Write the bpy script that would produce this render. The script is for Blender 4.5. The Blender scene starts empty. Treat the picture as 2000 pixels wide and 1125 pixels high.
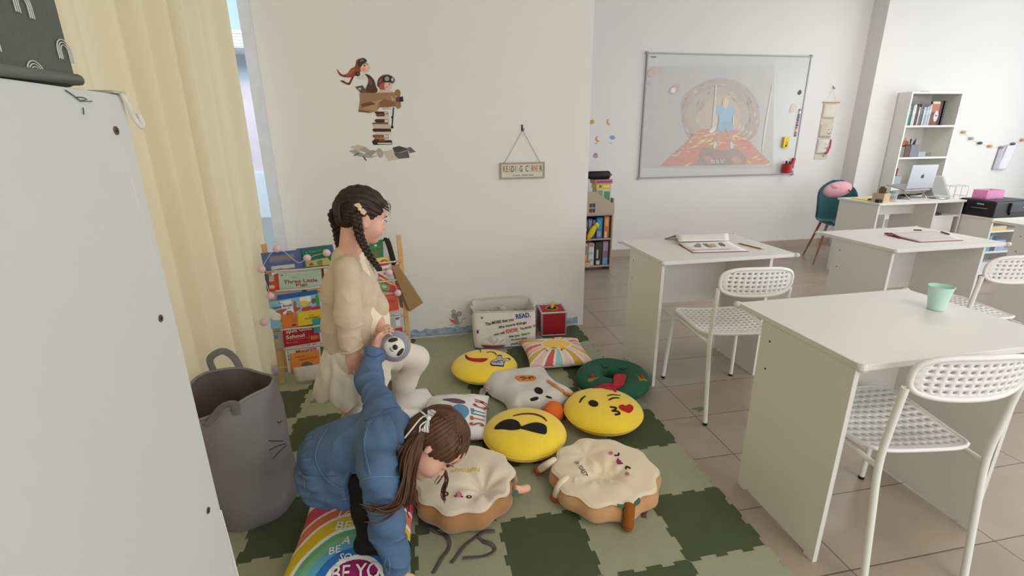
import bpy, bmesh, math, random
import numpy as np
from mathutils import Vector, Matrix, Euler
from mathutils.geometry import delaunay_2d_cdt
S = bpy.context.scene
COL = S.collection
rnd = random.Random(7)

# ------------------------------------------------------------------ camera
CAM = np.array([-1.1151, -1.136, 1.3854]); YAW, PITCH, ROLL, FPX = .1903, .3065, -.0108, 940.7
def _axes():
    cy, sy, cp, sp = math.cos(YAW), math.sin(YAW), math.cos(PITCH), math.sin(PITCH)
    f0 = np.array([sy, cy, 0]); r0 = np.array([cy, -sy, 0]); u = np.array([0, 0, 1.])
    f = f0*cp - u*sp; up = u*cp + f0*sp
    return r0*math.cos(ROLL)+up*math.sin(ROLL), up*math.cos(ROLL)-r0*math.sin(ROLL), f
AX = _axes()
cam = bpy.data.cameras.new('camera'); cam.sensor_width = 36; cam.lens = FPX/2000*36; cam.clip_start = .02
co = bpy.data.objects.new('camera', cam); COL.objects.link(co)
co.matrix_world = Matrix(((AX[0][0], AX[1][0], -AX[2][0], CAM[0]), (AX[0][1], AX[1][1], -AX[2][1], CAM[1]),
                          (AX[0][2], AX[1][2], -AX[2][2], CAM[2]), (0, 0, 0, 1)))
S.camera = co
# ------------------------------------------------------------------ light
def lin(c):
    c = c/255
    return c/12.92 if c <= .04045 else ((c+.055)/1.055)**2.4
def rgb(t): return tuple(lin(c) for c in t)
w = bpy.data.worlds.new('world'); S.world = w; w.use_nodes = True
bg = w.node_tree.nodes['Background']; bg.inputs[0].default_value = (.78, .89, 1.0, 1); bg.inputs[1].default_value = .45
def area(name, loc, rot, sx, sy, power, color=(1, 1, 1), spread=180):
    l = bpy.data.lights.new(name, 'AREA'); l.shape = 'RECTANGLE'; l.size = sx; l.size_y = sy; l.energy = power; l.color = color
    l.spread = math.radians(spread)
    o = bpy.data.objects.new(name, l); COL.objects.link(o); o.location = loc; o.rotation_euler = [math.radians(a) for a in rot]
    return o
# daylight through the shop front on the right, the glazing behind the photographer and the curtained glass on the left
area('daylight_right', (7.3, .6, 1.6), (0, 90, 0), 2.4, 5.0, 150, (.93, .97, 1.0))
area('daylight_behind', (2.5, -4.3, 1.7), (90, 0, 0), 8.0, 2.4, 150, (1, .99, .97))
area('daylight_left', (-3.4, .9, 1.5), (0, -90, 0), 2.6, 5.0, 45, (1.0, .98, .92))
area('street_fill_light', (-5.0, 5.2, 4.6), (58, 0, 0), 6.0, 2.5, 420, (.92, .97, 1.0))  # added lamp, only brightens the building front outside the glass
for i, (x, y) in enumerate(((.9, -1.6), (3.6, .3), (3.6, 2.4))):
    area('ceiling_panel_light', (x, y, 2.93), (0, 0, 0), 1.2, .6, (20, 16, 16)[i], (1, .96, .9))
S.view_settings.view_transform = 'Standard'; S.view_settings.look = 'None'; S.view_settings.gamma = 1
S.view_settings.exposure = 0.05; S.view_settings.use_curve_mapping = False
try: S.cycles.max_bounces = 10; S.cycles.diffuse_bounces = 5
except Exception: pass

# ------------------------------------------------------------------ helpers
def _ray(x, y): return AX[0]*((x-1000)/FPX) - AX[1]*((y-562.5)/FPX) + AX[2]
def pz(x, y, z=0.):
    d = _ray(x, y); return CAM + d*((z-CAM[2])/d[2])
def py(x, y, Y):
    d = _ray(x, y); return CAM + d*((Y-CAM[1])/d[1])
def px(x, y, X):
    d = _ray(x, y); return CAM + d*((X-CAM[0])/d[0])
MATS = {}
def M(name, c, rough=.6, metal=0., var=.06, vs=12., bump=0., bs=200., sheen=0., trans=0., alpha=1., spec=.5, emit=0., stretch=None, ior=1.45, detail=3.):
    if name in MATS: return MATS[name]
    m = bpy.data.materials.new(name); m.use_nodes = True; nt = m.node_tree; b = nt.nodes['Principled BSDF']
    col = rgb(c); b.inputs['Roughness'].default_value = rough; b.inputs['Metallic'].default_value = metal
    b.inputs['Specular IOR Level'].default_value = spec; b.inputs['IOR'].default_value = ior
    tc = nt.nodes.new('ShaderNodeTexCoord'); src = tc.outputs['Object']
    if stretch:
        mp = nt.nodes.new('ShaderNodeMapping'); mp.inputs['Scale'].default_value = stretch
        nt.links.new(src, mp.inputs[0]); src = mp.outputs[0]
    n = nt.nodes.new('ShaderNodeTexNoise'); n.inputs['Scale'].default_value = vs; n.inputs['Detail'].default_value = detail
    nt.links.new(src, n.inputs['Vector'])
    r = nt.nodes.new('ShaderNodeMix'); r.data_type = 'RGBA'
    r.inputs[6].default_value = tuple(x*(1-var*1.6) for x in col)+(1,); r.inputs[7].default_value = tuple(min(1, x*(1+var*1.6)) for x in col)+(1,)
    nt.links.new(n.outputs['Fac'], r.inputs[0]); nt.links.new(r.outputs[2], b.inputs['Base Color'])
    if bump:
        n2 = nt.nodes.new('ShaderNodeTexNoise'); n2.inputs['Scale'].default_value = bs; n2.inputs['Detail'].default_value = 2
        nt.links.new(src, n2.inputs['Vector'])
        bp = nt.nodes.new('ShaderNodeBump'); bp.inputs['Strength'].default_value = bump; bp.inputs['Distance'].default_value = .004
        nt.links.new(n2.outputs['Fac'], bp.inputs['Height']); nt.links.new(bp.outputs[0], b.inputs['Normal'])
    if sheen: b.inputs['Sheen Weight'].default_value = sheen; b.inputs['Sheen Roughness'].default_value = .5
    if trans: b.inputs['Transmission Weight'].default_value = trans
    if alpha < 1: b.inputs['Alpha'].default_value = alpha
    if emit: b.inputs['Emission Color'].default_value = col+(1,); b.inputs['Emission Strength'].default_value = emit
    MATS[name] = m
    return m
def C3(c, rough=.7, **k):
    return M('paint_%02x%02x%02x_%d' % (c[0], c[1], c[2], int(rough*100)), c, rough, **k)
def thing(name, label, cat, loc=(0, 0, 0), rz=0., group=None, rot=None):
    n = len(label.split()); assert 4 <= n <= 16, (n, label)
    o = bpy.data.objects.new(name, None); COL.objects.link(o); o.empty_display_size = .05
    o.location = loc; o.rotation_euler = rot if rot is not None else (0, 0, rz)
    o['label'] = label; o['category'] = cat
    if group: o['group'] = group
    return o
def tag(o, label, cat, group=None):
    n = len(label.split()); assert 4 <= n <= 16, (n, label)
    o['label'] = label; o['category'] = cat
    if group: o['group'] = group
    return o
class MB:
    def __init__(s): s.v = []; s.f = []; s.m = []; s.mats = []; s.k = 0
    def use(s, mat):
        if mat not in s.mats: s.mats.append(mat)
        s.k = s.mats.index(mat); return s
    def add(s, vs, fs):
        o = len(s.v); s.v += [tuple(map(float, v)) for v in vs]; s.f += [tuple(i+o for i in f) for f in fs]; s.m += [s.k]*len(fs); return s
    def box(s, c, d, rz=0., rot=None):
        R = rot if rot is not None else Matrix.Rotation(rz, 3, 'Z')
        vs = [Vector(c)+R @ Vector((x*d[0]/2, y*d[1]/2, z*d[2]/2)) for x in (-1, 1) for y in (-1, 1) for z in (-1, 1)]
        return s.add(vs, [(0, 1, 3, 2), (4, 6, 7, 5), (0, 4, 5, 1), (2, 3, 7, 6), (0, 2, 6, 4), (1, 5, 7, 3)])
    def bb(s, lo, hi): return s.box([(a+b)/2 for a, b in zip(lo, hi)], [abs(b-a) for a, b in zip(lo, hi)])
    def tube(s, pts, r, n=8, cap=True, closed=False, flat=None):
        P = [Vector(p) for p in pts]; L = len(P); rr = r if hasattr(r, '__len__') else [r]*L
        up = None; vs = []; fs = []
        for i in range(L):
            if closed: t = P[(i+1) % L]-P[i-1]
            else: t = P[min(i+1, L-1)]-P[max(i-1, 0)]
            if t.length < 1e-9: t = Vector((0, 0, 1))
            t.normalize()
            if up is None: up = t.orthogonal().normalized() if flat is None else Vector(flat)
            up = (up - t*up.dot(t))
            if up.length < 1e-6: up = t.orthogonal()
            up.normalize(); sd = t.cross(up)
            k = 1. if flat is None else .18
            for j in range(n):
                a = 2*math.pi*j/n; vs.append(P[i]+sd*math.cos(a)*rr[i]+up*math.sin(a)*rr[i]*k)
        for i in range(L if closed else L-1):
            for j in range(n):
                a = i*n+j; b = i*n+(j+1) % n; c = ((i+1) % L)*n+(j+1) % n; d = ((i+1) % L)*n+j
                fs.append((a, b, c, d))
        if cap and not closed: fs += [tuple(range(n-1, -1, -1)), tuple((L-1)*n+j for j in range(n))]
        return s.add(vs, fs)
    def cyl(s, a, b, r0, r1=None, n=16): return s.tube([a, b], [r0, r0 if r1 is None else r1], n)
    def grid(s, fn, nu, nv, cu=False, cv=False, flip=False):
        mu = nu if cu else nu+1; mv = nv if cv else nv+1
        vs = [fn(i/nu, j/nv) for i in range(mu) for j in range(mv)]; fs = []
        for i in range(nu):
            for j in range(nv):
                a = i*mv+j; b = i*mv+(j+1) % mv; c = ((i+1) % mu)*mv+(j+1) % mv; d = ((i+1) % mu)*mv+j
                fs.append((a, d, c, b) if not flip else (a, b, c, d))
        return s.add(vs, fs)
    def sph(s, c, r, n=16, R=None):
        r = r if hasattr(r, '__len__') else (r, r, r); c = Vector(c); R = R or Matrix.Identity(3)
        return s.grid(lambda u, v: c+R @ Vector((r[0]*math.sin(math.pi*max(v, 1e-4) if v < .999 else math.pi*.9999)*math.cos(2*math.pi*u),
                      r[1]*math.sin(math.pi*max(v, 1e-4) if v < .999 else math.pi*.9999)*math.sin(2*math.pi*u), r[2]*math.cos(math.pi*v))), n, max(6, n//2), cu=True, flip=True)
    def lathe(s, prof, n=24, c=(0, 0, 0)):
        return s.grid(lambda u, v: (c[0]+prof[round(v*(len(prof)-1))][0]*math.cos(2*math.pi*u), c[1]+prof[round(v*(len(prof)-1))][0]*math.sin(2*math.pi*u),
                      c[2]+prof[round(v*(len(prof)-1))][1]), n, len(prof)-1, cu=True)
    def prism(s, poly, z0, z1, fr=None):
        fr = fr or (lambda u, v, z: (u, v, z)); n = len(poly)
        ar = sum(poly[i-1][0]*poly[i][1]-poly[i][0]*poly[i-1][1] for i in range(n))
        if ar < 0: poly = poly[::-1]
        vs = [fr(u, v, z0) for u, v in poly]+[fr(u, v, z1) for u, v in poly]
        return s.add(vs, [tuple(range(n-1, -1, -1)), tuple(range(n, 2*n))]+[(i, (i+1) % n, n+(i+1) % n, n+i) for i in range(n)])
    def build(s, name, mat=None, parent=None, smooth=None, bevel=0., seg=2, sub=0, loc=None, solid=0.):
        me = bpy.data.meshes.new(name); me.from_pydata(s.v, [], s.f)
        mats = s.mats or [mat]
        for m in mats: me.materials.append(m)
        if len(mats) > 1: me.polygons.foreach_set('material_index', s.m)
        me.update()
        if smooth is not None:
            me.polygons.foreach_set('use_smooth', [True]*len(me.polygons))
            if smooth < 179: me.set_sharp_from_angle(angle=math.radians(smooth))
        o = bpy.data.objects.new(name, me); COL.objects.link(o)
        if parent is not None: o.parent = parent
        if loc is not None: o.location = loc
        if solid: q = o.modifiers.new('solid', 'SOLIDIFY'); q.thickness = solid; q.offset = 0
        if bevel: q = o.modifiers.new('bevel', 'BEVEL'); q.width = bevel; q.segments = seg; q.limit_method = 'ANGLE'; q.angle_limit = math.radians(40)
        if sub: q = o.modifiers.new('sub', 'SUBSURF'); q.levels = sub; q.render_levels = sub
        return o
def cr(pts, n=6, closed=True):
    P = [np.array(p, float) for p in pts]; L = len(P); out = []
    for i in range(L if closed else L-1):
        if closed: a, b, c, d = P[i-1], P[i], P[(i+1) % L], P[(i+2) % L]
        else: a, b, c, d = P[max(i-1, 0)], P[i], P[i+1], P[min(i+2, L-1)]
        for k in range(n):
            t = k/n; out.append(.5*((2*b)+(c-a)*t+(2*a-5*b+4*c-d)*t*t+(3*b-a-3*c+d)*t**3))
    if not closed: out.append(P[-1])
    return [tuple(p) for p in out]
def inside(pts, poly):
    x, y = pts[:, 0], pts[:, 1]; r = np.zeros(len(pts), bool); n = len(poly)
    for i in range(n):
        x1, y1 = poly[i-1]; x2, y2 = poly[i]
        if y1 == y2: continue
        c = ((y1 > y) != (y2 > y)) & (x < (x2-x1)*(y-y1)/(y2-y1)+x1); r ^= c
    return r
def fill2d(poly, h):
    P = []
    for i in range(len(poly)):
        a = np.array(poly[i-1], float); b = np.array(poly[i], float); L = np.linalg.norm(b-a)
        k = max(1, int(L/h))
        for j in range(k): P.append(tuple(a+(b-a)*j/k))
    nb = len(P); A = np.array(P); lo, hi = A.min(0), A.max(0)
    gx, gy = np.meshgrid(np.arange(lo[0]+h*.5, hi[0], h), np.arange(lo[1]+h*.5, hi[1], h))
    G = np.stack([gx.ravel(), gy.ravel()], 1)
    if len(G):
        G = G[inside(G, A)]
    if len(G):
        d = np.min(((G[:, None, :]-A[None])**2).sum(2), 1); G = G[d > (h*.4)**2]
    pts = [Vector(p) for p in P]+[Vector(g) for g in G]
    v, e, f, *_ = delaunay_2d_cdt(pts, [(i, (i+1) % nb) for i in range(nb)], [], 1, 1e-7)
    return [tuple(p) for p in v], [tuple(t) for t in f]
def addpatch(mb, poly, surf, lift=.002, h=.012, skirt=.0):
    v, f = fill2d(poly, h)
    ff = []
    for t in f:
        a = sum(v[t[i-1]][0]*v[t[i]][1]-v[t[i]][0]*v[t[i-1]][1] for i in range(len(t)))
        ff.append(t if a > 0 else t[::-1])
    mb.add([surf(u, w_, lift) for u, w_ in v], ff)
    if skirt:
        n = len(poly); ar = sum(poly[i-1][0]*poly[i][1]-poly[i][0]*poly[i-1][1] for i in range(n))
        p2 = poly if ar > 0 else poly[::-1]
        mb.add([surf(u, w_, lift) for u, w_ in p2]+[surf(u, w_, lift-skirt) for u, w_ in p2], [(i, n+i, n+(i+1) % n, (i+1) % n) for i in range(n)])
def patch(name, poly, surf, mat, parent, lift=.002, h=.012, skirt=.0):
    mb = MB(); addpatch(mb, poly, surf, lift, h, skirt or lift)
    return mb.build(name, mat, parent, smooth=60)
def stroke(pts, wd, taper=True):
    P = [np.array(p, float) for p in pts]; L = []; Rr = []
    for i, p in enumerate(P):
        t = P[min(i+1, len(P)-1)]-P[max(i-1, 0)]; t = t/(np.linalg.norm(t)+1e-9); n = np.array([-t[1], t[0]])
        k = wd/2*(1 if not taper else .35+.65*math.sin(math.pi*(i+.5)/len(P)))
        L.append(tuple(p+n*k)); Rr.append(tuple(p-n*k))
    return L+Rr[::-1]
_txt = {}
def text2d(body, size, bold=.0, shear=0.):
    key = (body, size, bold, shear)
    if key not in _txt:
        c = bpy.data.curves.new('t', 'FONT'); c.body = body; c.size = size; c.align_x = 'CENTER'; c.align_y = 'CENTER'
        c.offset = bold*size; c.resolution_u = 2; c.shear = shear; c.fill_mode = 'FRONT'
        o = bpy.data.objects.new('t', c); COL.objects.link(o); dg = bpy.context.evaluated_depsgraph_get(); dg.update()
        m = o.evaluated_get(dg).to_mesh(); v = [(p.co.x, p.co.y) for p in m.vertices]; f = [tuple(p.vertices) for p in m.polygons]
        o.evaluated_get(dg).to_mesh_clear(); bpy.data.objects.remove(o); bpy.data.curves.remove(c)
        _txt[key] = (v, f)
    return _txt[key]
def addtext(mb, body, size, surf, at=(0, 0), ang=0., lift=.001, bold=.01, sx=1., width=None, shear=0., fl=1):
    v, f = text2d(body, size, bold, shear)
    if not v: return
    if width:
        xs = [p[0] for p in v]; sx = width/(max(xs)-min(xs)); mx = (max(xs)+min(xs))/2; v = [(p[0]-mx, p[1]) for p in v]
    ca, sa = math.cos(ang), math.sin(ang)
    mb.add([surf(at[0]+x*sx*fl*ca-y*sa, at[1]+x*sx*fl*sa+y*ca, lift) for x, y in v], f)
def copy_tree(o, parent=None):
    c = o.copy(); COL.objects.link(c)
    if parent is not None: c.parent = parent
    for ch in list(o.children): copy_tree(ch, c)
    return c
def struct(o): o['kind'] = 'structure'; return o
def frame(o, ex, ey, ez=None):
    o, ex, ey = Vector(o), Vector(ex).normalized(), Vector(ey).normalized(); ez = Vector(ez) if ez else ex.cross(ey).normalized()
    return lambda u, v, l=0.: o+ex*u+ey*v+ez*l
# ------------------------------------------------------------------ setting
wall_m = M('wall_paint', (224, 223, 217), .85, var=.015, vs=3, bump=.12, bs=160)
wall_b = M('wall_paint_cool', (222, 221, 219), .85, var=.015, vs=3, bump=.12, bs=160)
white_board = M('white_laminate', (226, 225, 218), .38, var=.012, vs=6)
white_plastic = M('white_plastic', (236, 236, 232), .35, var=.01)
white_steel = M('white_powder_coat', (236, 236, 230), .3, var=.01)
alu = M('brushed_aluminium', (188, 190, 192), .35, metal=.8, var=.05, vs=30)
black = M('black_plastic', (22, 22, 24), .45)
dark_m = M('dark_metal', (50, 44, 40), .4, metal=.6)
wood = M('pale_pine', (205, 165, 112), .55, var=.14, vs=14, stretch=(1, 1, .12))
paper = M('white_paper', (236, 234, 230), .8, var=.01)
YW, YB, GX, ZC = 2.13, 4.10, -2.115, 3.0
def slab(name, lo, hi, mat): return struct(MB().bb(lo, hi).build(name, mat))
fm = bpy.data.materials.new('floor_tile'); fm.use_nodes = True; nt = fm.node_tree; bs = nt.nodes['Principled BSDF']
tc = nt.nodes.new('ShaderNodeTexCoord'); mp = nt.nodes.new('ShaderNodeMapping'); mp.inputs['Location'].default_value = (-.2125, -.18, 0)
br = nt.nodes.new('ShaderNodeTexBrick'); br.offset = 0; br.inputs['Scale'].default_value = 1; br.inputs['Brick Width'].default_value = .595
br.inputs['Row Height'].default_value = .3125; br.inputs['Mortar Size'].default_value = .0022; br.inputs['Mortar Smooth'].default_value = .1
br.inputs['Color1'].default_value = rgb((172, 157, 143))+(1,); br.inputs['Color2'].default_value = rgb((165, 150, 136))+(1,); br.inputs['Mortar'].default_value = rgb((96, 80, 68))+(1,)
nz = nt.nodes.new('ShaderNodeTexNoise'); nz.inputs['Scale'].default_value = 5; nz.inputs['Detail'].default_value = 6
mx = nt.nodes.new('ShaderNodeMix'); mx.data_type = 'RGBA'; mx.blend_type = 'MULTIPLY'; mx.inputs[0].default_value = .35
rp = nt.nodes.new('ShaderNodeValToRGB'); rp.color_ramp.elements[0].color = (.72, .7, .68, 1); rp.color_ramp.elements[0].position = .3; rp.color_ramp.elements[1].position = .7
for a, b in ((tc.outputs['Object'], mp.inputs[0]), (mp.outputs[0], br.inputs['Vector']), (tc.outputs['Object'], nz.inputs['Vector']), (nz.outputs['Fac'], rp.inputs[0]),
             (br.outputs['Color'], mx.inputs[6]), (rp.outputs[0], mx.inputs[7]), (mx.outputs[2], bs.inputs['Base Color'])): nt.links.new(a, b)
bs.inputs['Roughness'].default_value = .33
slab('floor', (-6.5, -4.4, -.1), (7.5, YB+.15, 0), fm)
slab('ceiling', (GX-.1, -4.4, ZC), (7.5, YB+.15, ZC+.1), wall_b)
slab('light_block_wall', (GX-.1, -4.5, 0), (-1.6, -4.4, ZC), wall_b)  # unseen wall piece, added to cut sky fill from behind left
slab('wall_back', (GX-.1, YB, 0), (7.5, YB+.15, ZC), wall_b)
slab('wall_reading', (-1.958, YW, 0), (.062, YW+.12, ZC), wall_m)
slab('trim_1', (4.08, 3.90, 0), (4.445, YB, ZC), wall_b)            # the pier beside the tall shelf
slab('trim_2', (-2.03, YW+.01, 0), (-1.958, YW+.09, ZC), M('window_frame_white', (214, 216, 216), .4))
base_m = M('baseboard_tile', (176, 160, 148), .4, var=.06)
slab('baseboard_back', (GX, YB-.012, 0), (4.08, YB, .085), base_m)
slab('baseboard_right', (4.445, YB-.012, 0), (7.5, YB, .085), base_m)
glass = M('window_glass', (214, 232, 238), .04, alpha=.14, var=.0)
win = MB()
win.use(M('window_frame_white', (0, 0, 0)))
for y in (-4.4, -2.2, 0., 2.2): win.bb((GX-.05, y-.03, 0), (GX, y+.03, ZC))
win.bb((GX-.05, -4.4, 0), (GX, 4.1, .06)); win.bb((GX-.05, -4.4, 2.9), (GX, 4.1, ZC))
win.use(glass).bb((GX-.028, -4.4, .06), (GX-.022, 4.1, 2.9))
struct(win.build('window_1'))
# what stands across the street, seen through the gap beside the curtain
ob = thing('building', 'pale blue building front with white canopy seen through the shop glass', 'building', (-5.0, 8.6, 0), -math.pi/2)
MB().bb((-.3, -5, 0), (0, 2.4, 2.75)).build('wall', C3((196, 214, 226), .8), ob); MB().bb((-.3, -5, 2.75), (0, 2.4, 5.5)).build('upper_wall', C3((150, 172, 198), .8), ob)
MB().bb((.001, -5, 2.75), (.7, 2.4, 3.0)).build('canopy', C3((244, 246, 248), .6), ob)
for k in range(5): MB().bb((.701, -5, 2.77+.045*k), (.712, 2.4, 2.79+.045*k)).build('canopy_slat', C3((214, 220, 226), .6), ob)
for y in (-2.2, -.4, 1.0): MB().bb((.001, y, .8), (.12, y+.5, 2.3)).build('pilaster', C3((214, 204, 216), .7), ob)
MB().bb((.001, -5, 0), (.2, 2.4, .8)).build('plinth', C3((212, 228, 236), .7), ob)

# ------------------------------------------------------------------ curtain
cm = bpy.data.materials.new('curtain_cloth'); cm.use_nodes = True; nt = cm.node_tree; nt.nodes.remove(nt.nodes['Principled BSDF'])
d1 = nt.nodes.new('ShaderNodeBsdfDiffuse'); d2 = nt.nodes.new('ShaderNodeBsdfTranslucent'); ms = nt.nodes.new('ShaderNodeMixShader'); ms.inputs[0].default_value = .5
d1.inputs[0].default_value = rgb((214, 204, 180))+(1,); d2.inputs[0].default_value = rgb((230, 215, 178))+(1,)
nt.links.new(d1.outputs[0], ms.inputs[1]); nt.links.new(d2.outputs[0], ms.inputs[2]); nt.links.new(ms.outputs[0], nt.nodes['Material Output'].inputs[0])
def cur(u, v):
    z = .018+v*2.9; y1 = 1.83+.22*v; y = -4.3+(y1+4.3)*u
    k = y*34+1.2*math.sin(y*4.7)+.5*math.sin(v*2.2+y*2)
    a = .034+.012*math.sin(y*6.3+1)
    if y > 1.45: a *= 1-.45*min(1, (y-1.45)/.3)*(1-v)
    x = -2.045+a*(math.sin(k)+.28*math.sin(2*k+.5))*.9+.006*math.sin(k*1.7+2*v)+.010*math.sin(v*3+y*3)
    return (x, y+.022*math.sin(k*.5+v*1.6), z)
cb = MB(); cb.grid(cur, 900, 22)
cu = cb.build('curtain', cm, None, smooth=180)
tag(cu, 'long cream curtain hanging in folds across the left shop glass', 'curtain')

# ------------------------------------------------------------------ foam mat
T, TH = .30, .012
ORD = ['', 'first', 'second', 'third', 'fourth', 'fifth', 'sixth', 'seventh', 'eighth', 'ninth']
def edge(n=6, d=.0062, sh=.0035):
    p = [(0, 0)]; s = T/n
    for k in range(n):
        lv = -d if k % 2 == 0 else d; g = sh if lv > 0 else -sh
        p.append((k*s-g if k else .009, lv)); p.append(((k+1)*s+g if k < n-1 else T-.009, lv))
    return p+[(T, 0)]
ED = edge()
mat_g = {1: M('foam_dark_green', (76, 86, 58), .8, var=.05, vs=30, bump=.25, bs=500), 0: M('foam_sage', (158, 162, 134), .8, var=.04, vs=30, bump=.25, bs=500)}
for j in range(-1, 7):
    for i in range(-7, 0):
        x0, y0 = i*T, j*T
        pts = [(x0+a, y0+b) for a, b in ED]+[(x0+T+b, y0+a) for a, b in ED]+[(x0+a, y0+T+b) for a, b in ED[::-1]]+[(x0+b, y0+a) for a, b in ED[::-1]][:-1]
        pts = [(max(-2.0, x), min(YW-.004, y)) for x, y in pts]
        cl = [pts[0]]
        for q in pts[1:]:
            if abs(q[0]-cl[-1][0])+abs(q[1]-cl[-1][1]) > 1e-6: cl.append(q)
        cx, cy = x0+T/2, y0+T/2
        dk = 0 if (i, j) in ((-4, 5), (-3, 6)) else (i+j) % 2
        o = MB().prism([(x-cx, y-cy) for x, y in cl], .0005, TH).build('foam_mat_tile', mat_g[dk], loc=(cx, cy, 0))
        row = 'row against the wall' if j == 6 else ORD[7-j]+' row from the wall'
        colw = 'on the right edge' if i == -1 else ORD[-i]+' from the right edge'
        tag(o, '%s foam floor tile %s, %s' % ('dark green' if dk else 'pale sage', colw, row), 'mat tile', 'interlocking foam floor tiles')

# ------------------------------------------------------------------ desks
bumper = M('clear_bumper', (226, 226, 220), .25, alpha=.75)
def desk(x, y, label, w=.80, d=.565):
    t = thing('desk', label, 'desk', (x, y, 0), 0, 'white pupil desks')
    MB().bb((0, 0, .725), (w, d, .745)).build('desktop', white_board, t, bevel=.002)
    for px0 in (.004, .655):
        b = MB(); b.bb((px0, .02, .012), (px0+.017, .42, .7248)); b.bb((px0, .02, 0), (px0+.017, .06, .012)); b.bb((px0, .38, 0), (px0+.017, .42, .012))
        q = b.build('side_panel', white_board, t)
        sx = px0-.0008 if px0 < .1 else px0+.0162
        for z in (.66, .55): MB().cyl((sx, .37, z), (sx+.0016, .37, z), .004, n=10).build('screw', dark_m, q)
    MB().bb((.0212, .40, .36), (.6548, .416, .7248)).build('modesty_panel', white_board, t)
    for cx, cy in ((0, 0), (w, 0), (0, d), (w, d)):
        MB().sph((cx, cy, .736), (.016, .016, .014), 12).build('corner_bumper', bumper, t)
    return t
desk(.132, 1.118, 'white desk with open exercise book and pencil near the whiteboard')
desk(.107, -.10, 'nearest white desk with a mint cup standing on its top')
desk(1.53, 1.065, 'white desk with a pink-edged workbook lying in front of the teacher table')
desk(3.10, 1.13, 'white desk at the right picture edge, mostly cut off')

# ------------------------------------------------------------------ chairs
def perf(fn, nu, nv, hr=.30, mu=.5, mv=.5, hx=1.):
    mb = bmesh.new(); V = {}
    def vt(u, v):
        k = (round(u, 4), round(v, 4))
        if k not in V: V[k] = mb.verts.new(fn(*k))
        return V[k]
    tu, tv = nu+2*mu, nv+2*mv
    us = [0]+[mu+i for i in range(nu+1)]+[tu]; vs = [0]+[mv+j for j in range(nv+1)]+[tv]
    for a in range(len(us)-1):
        for b in range(len(vs)-1):
            u0, u1, v0, v1 = us[a], us[a+1], vs[b], vs[b+1]; um, vm = (u0+u1)/2, (v0+v1)/2
            ring = [(u0, v0), (um, v0), (u1, v0), (u1, vm), (u1, v1), (um, v1), (u0, v1), (u0, vm)]
            R = [vt(x/tu, y/tv) for x, y in ring]
            if 0 < a < len(us)-2 and 0 < b < len(vs)-2:
                H = [mb.verts.new(fn((um+hr*hx*math.cos(q))/tu, (vm+hr*math.sin(q))/tv)) for q in [math.radians(-135+45*i) for i in range(8)]]
                for i in range(8): mb.faces.new((R[i], R[(i+1) % 8], H[(i+1) % 8], H[i]))
            else: mb.faces.new(R)
    me = bpy.data.meshes.new('perf'); mb.normal_update(); mb.to_mesh(me); mb.free(); return me
def rrect(u, v, w, h, r):      # unit square to a rounded rectangle
    x, y = (u-.5)*2, (v-.5)*2; m = max(abs(x), abs(y))
    if m < 1e-6: return 0, 0
    k = r/min(w, h)*2
    p = 2+10*(1-min(1, k*1.2)); q = (abs(x)**p+abs(y)**p)**(1/p)
    s = m/q if q > 0 else 1; f = m**6
    return x*(1-f+f*s)*w/2, y*(1-f+f*s)*h/2
def tilt_back(z): return -.205-.10*max(0, z-.42)
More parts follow.
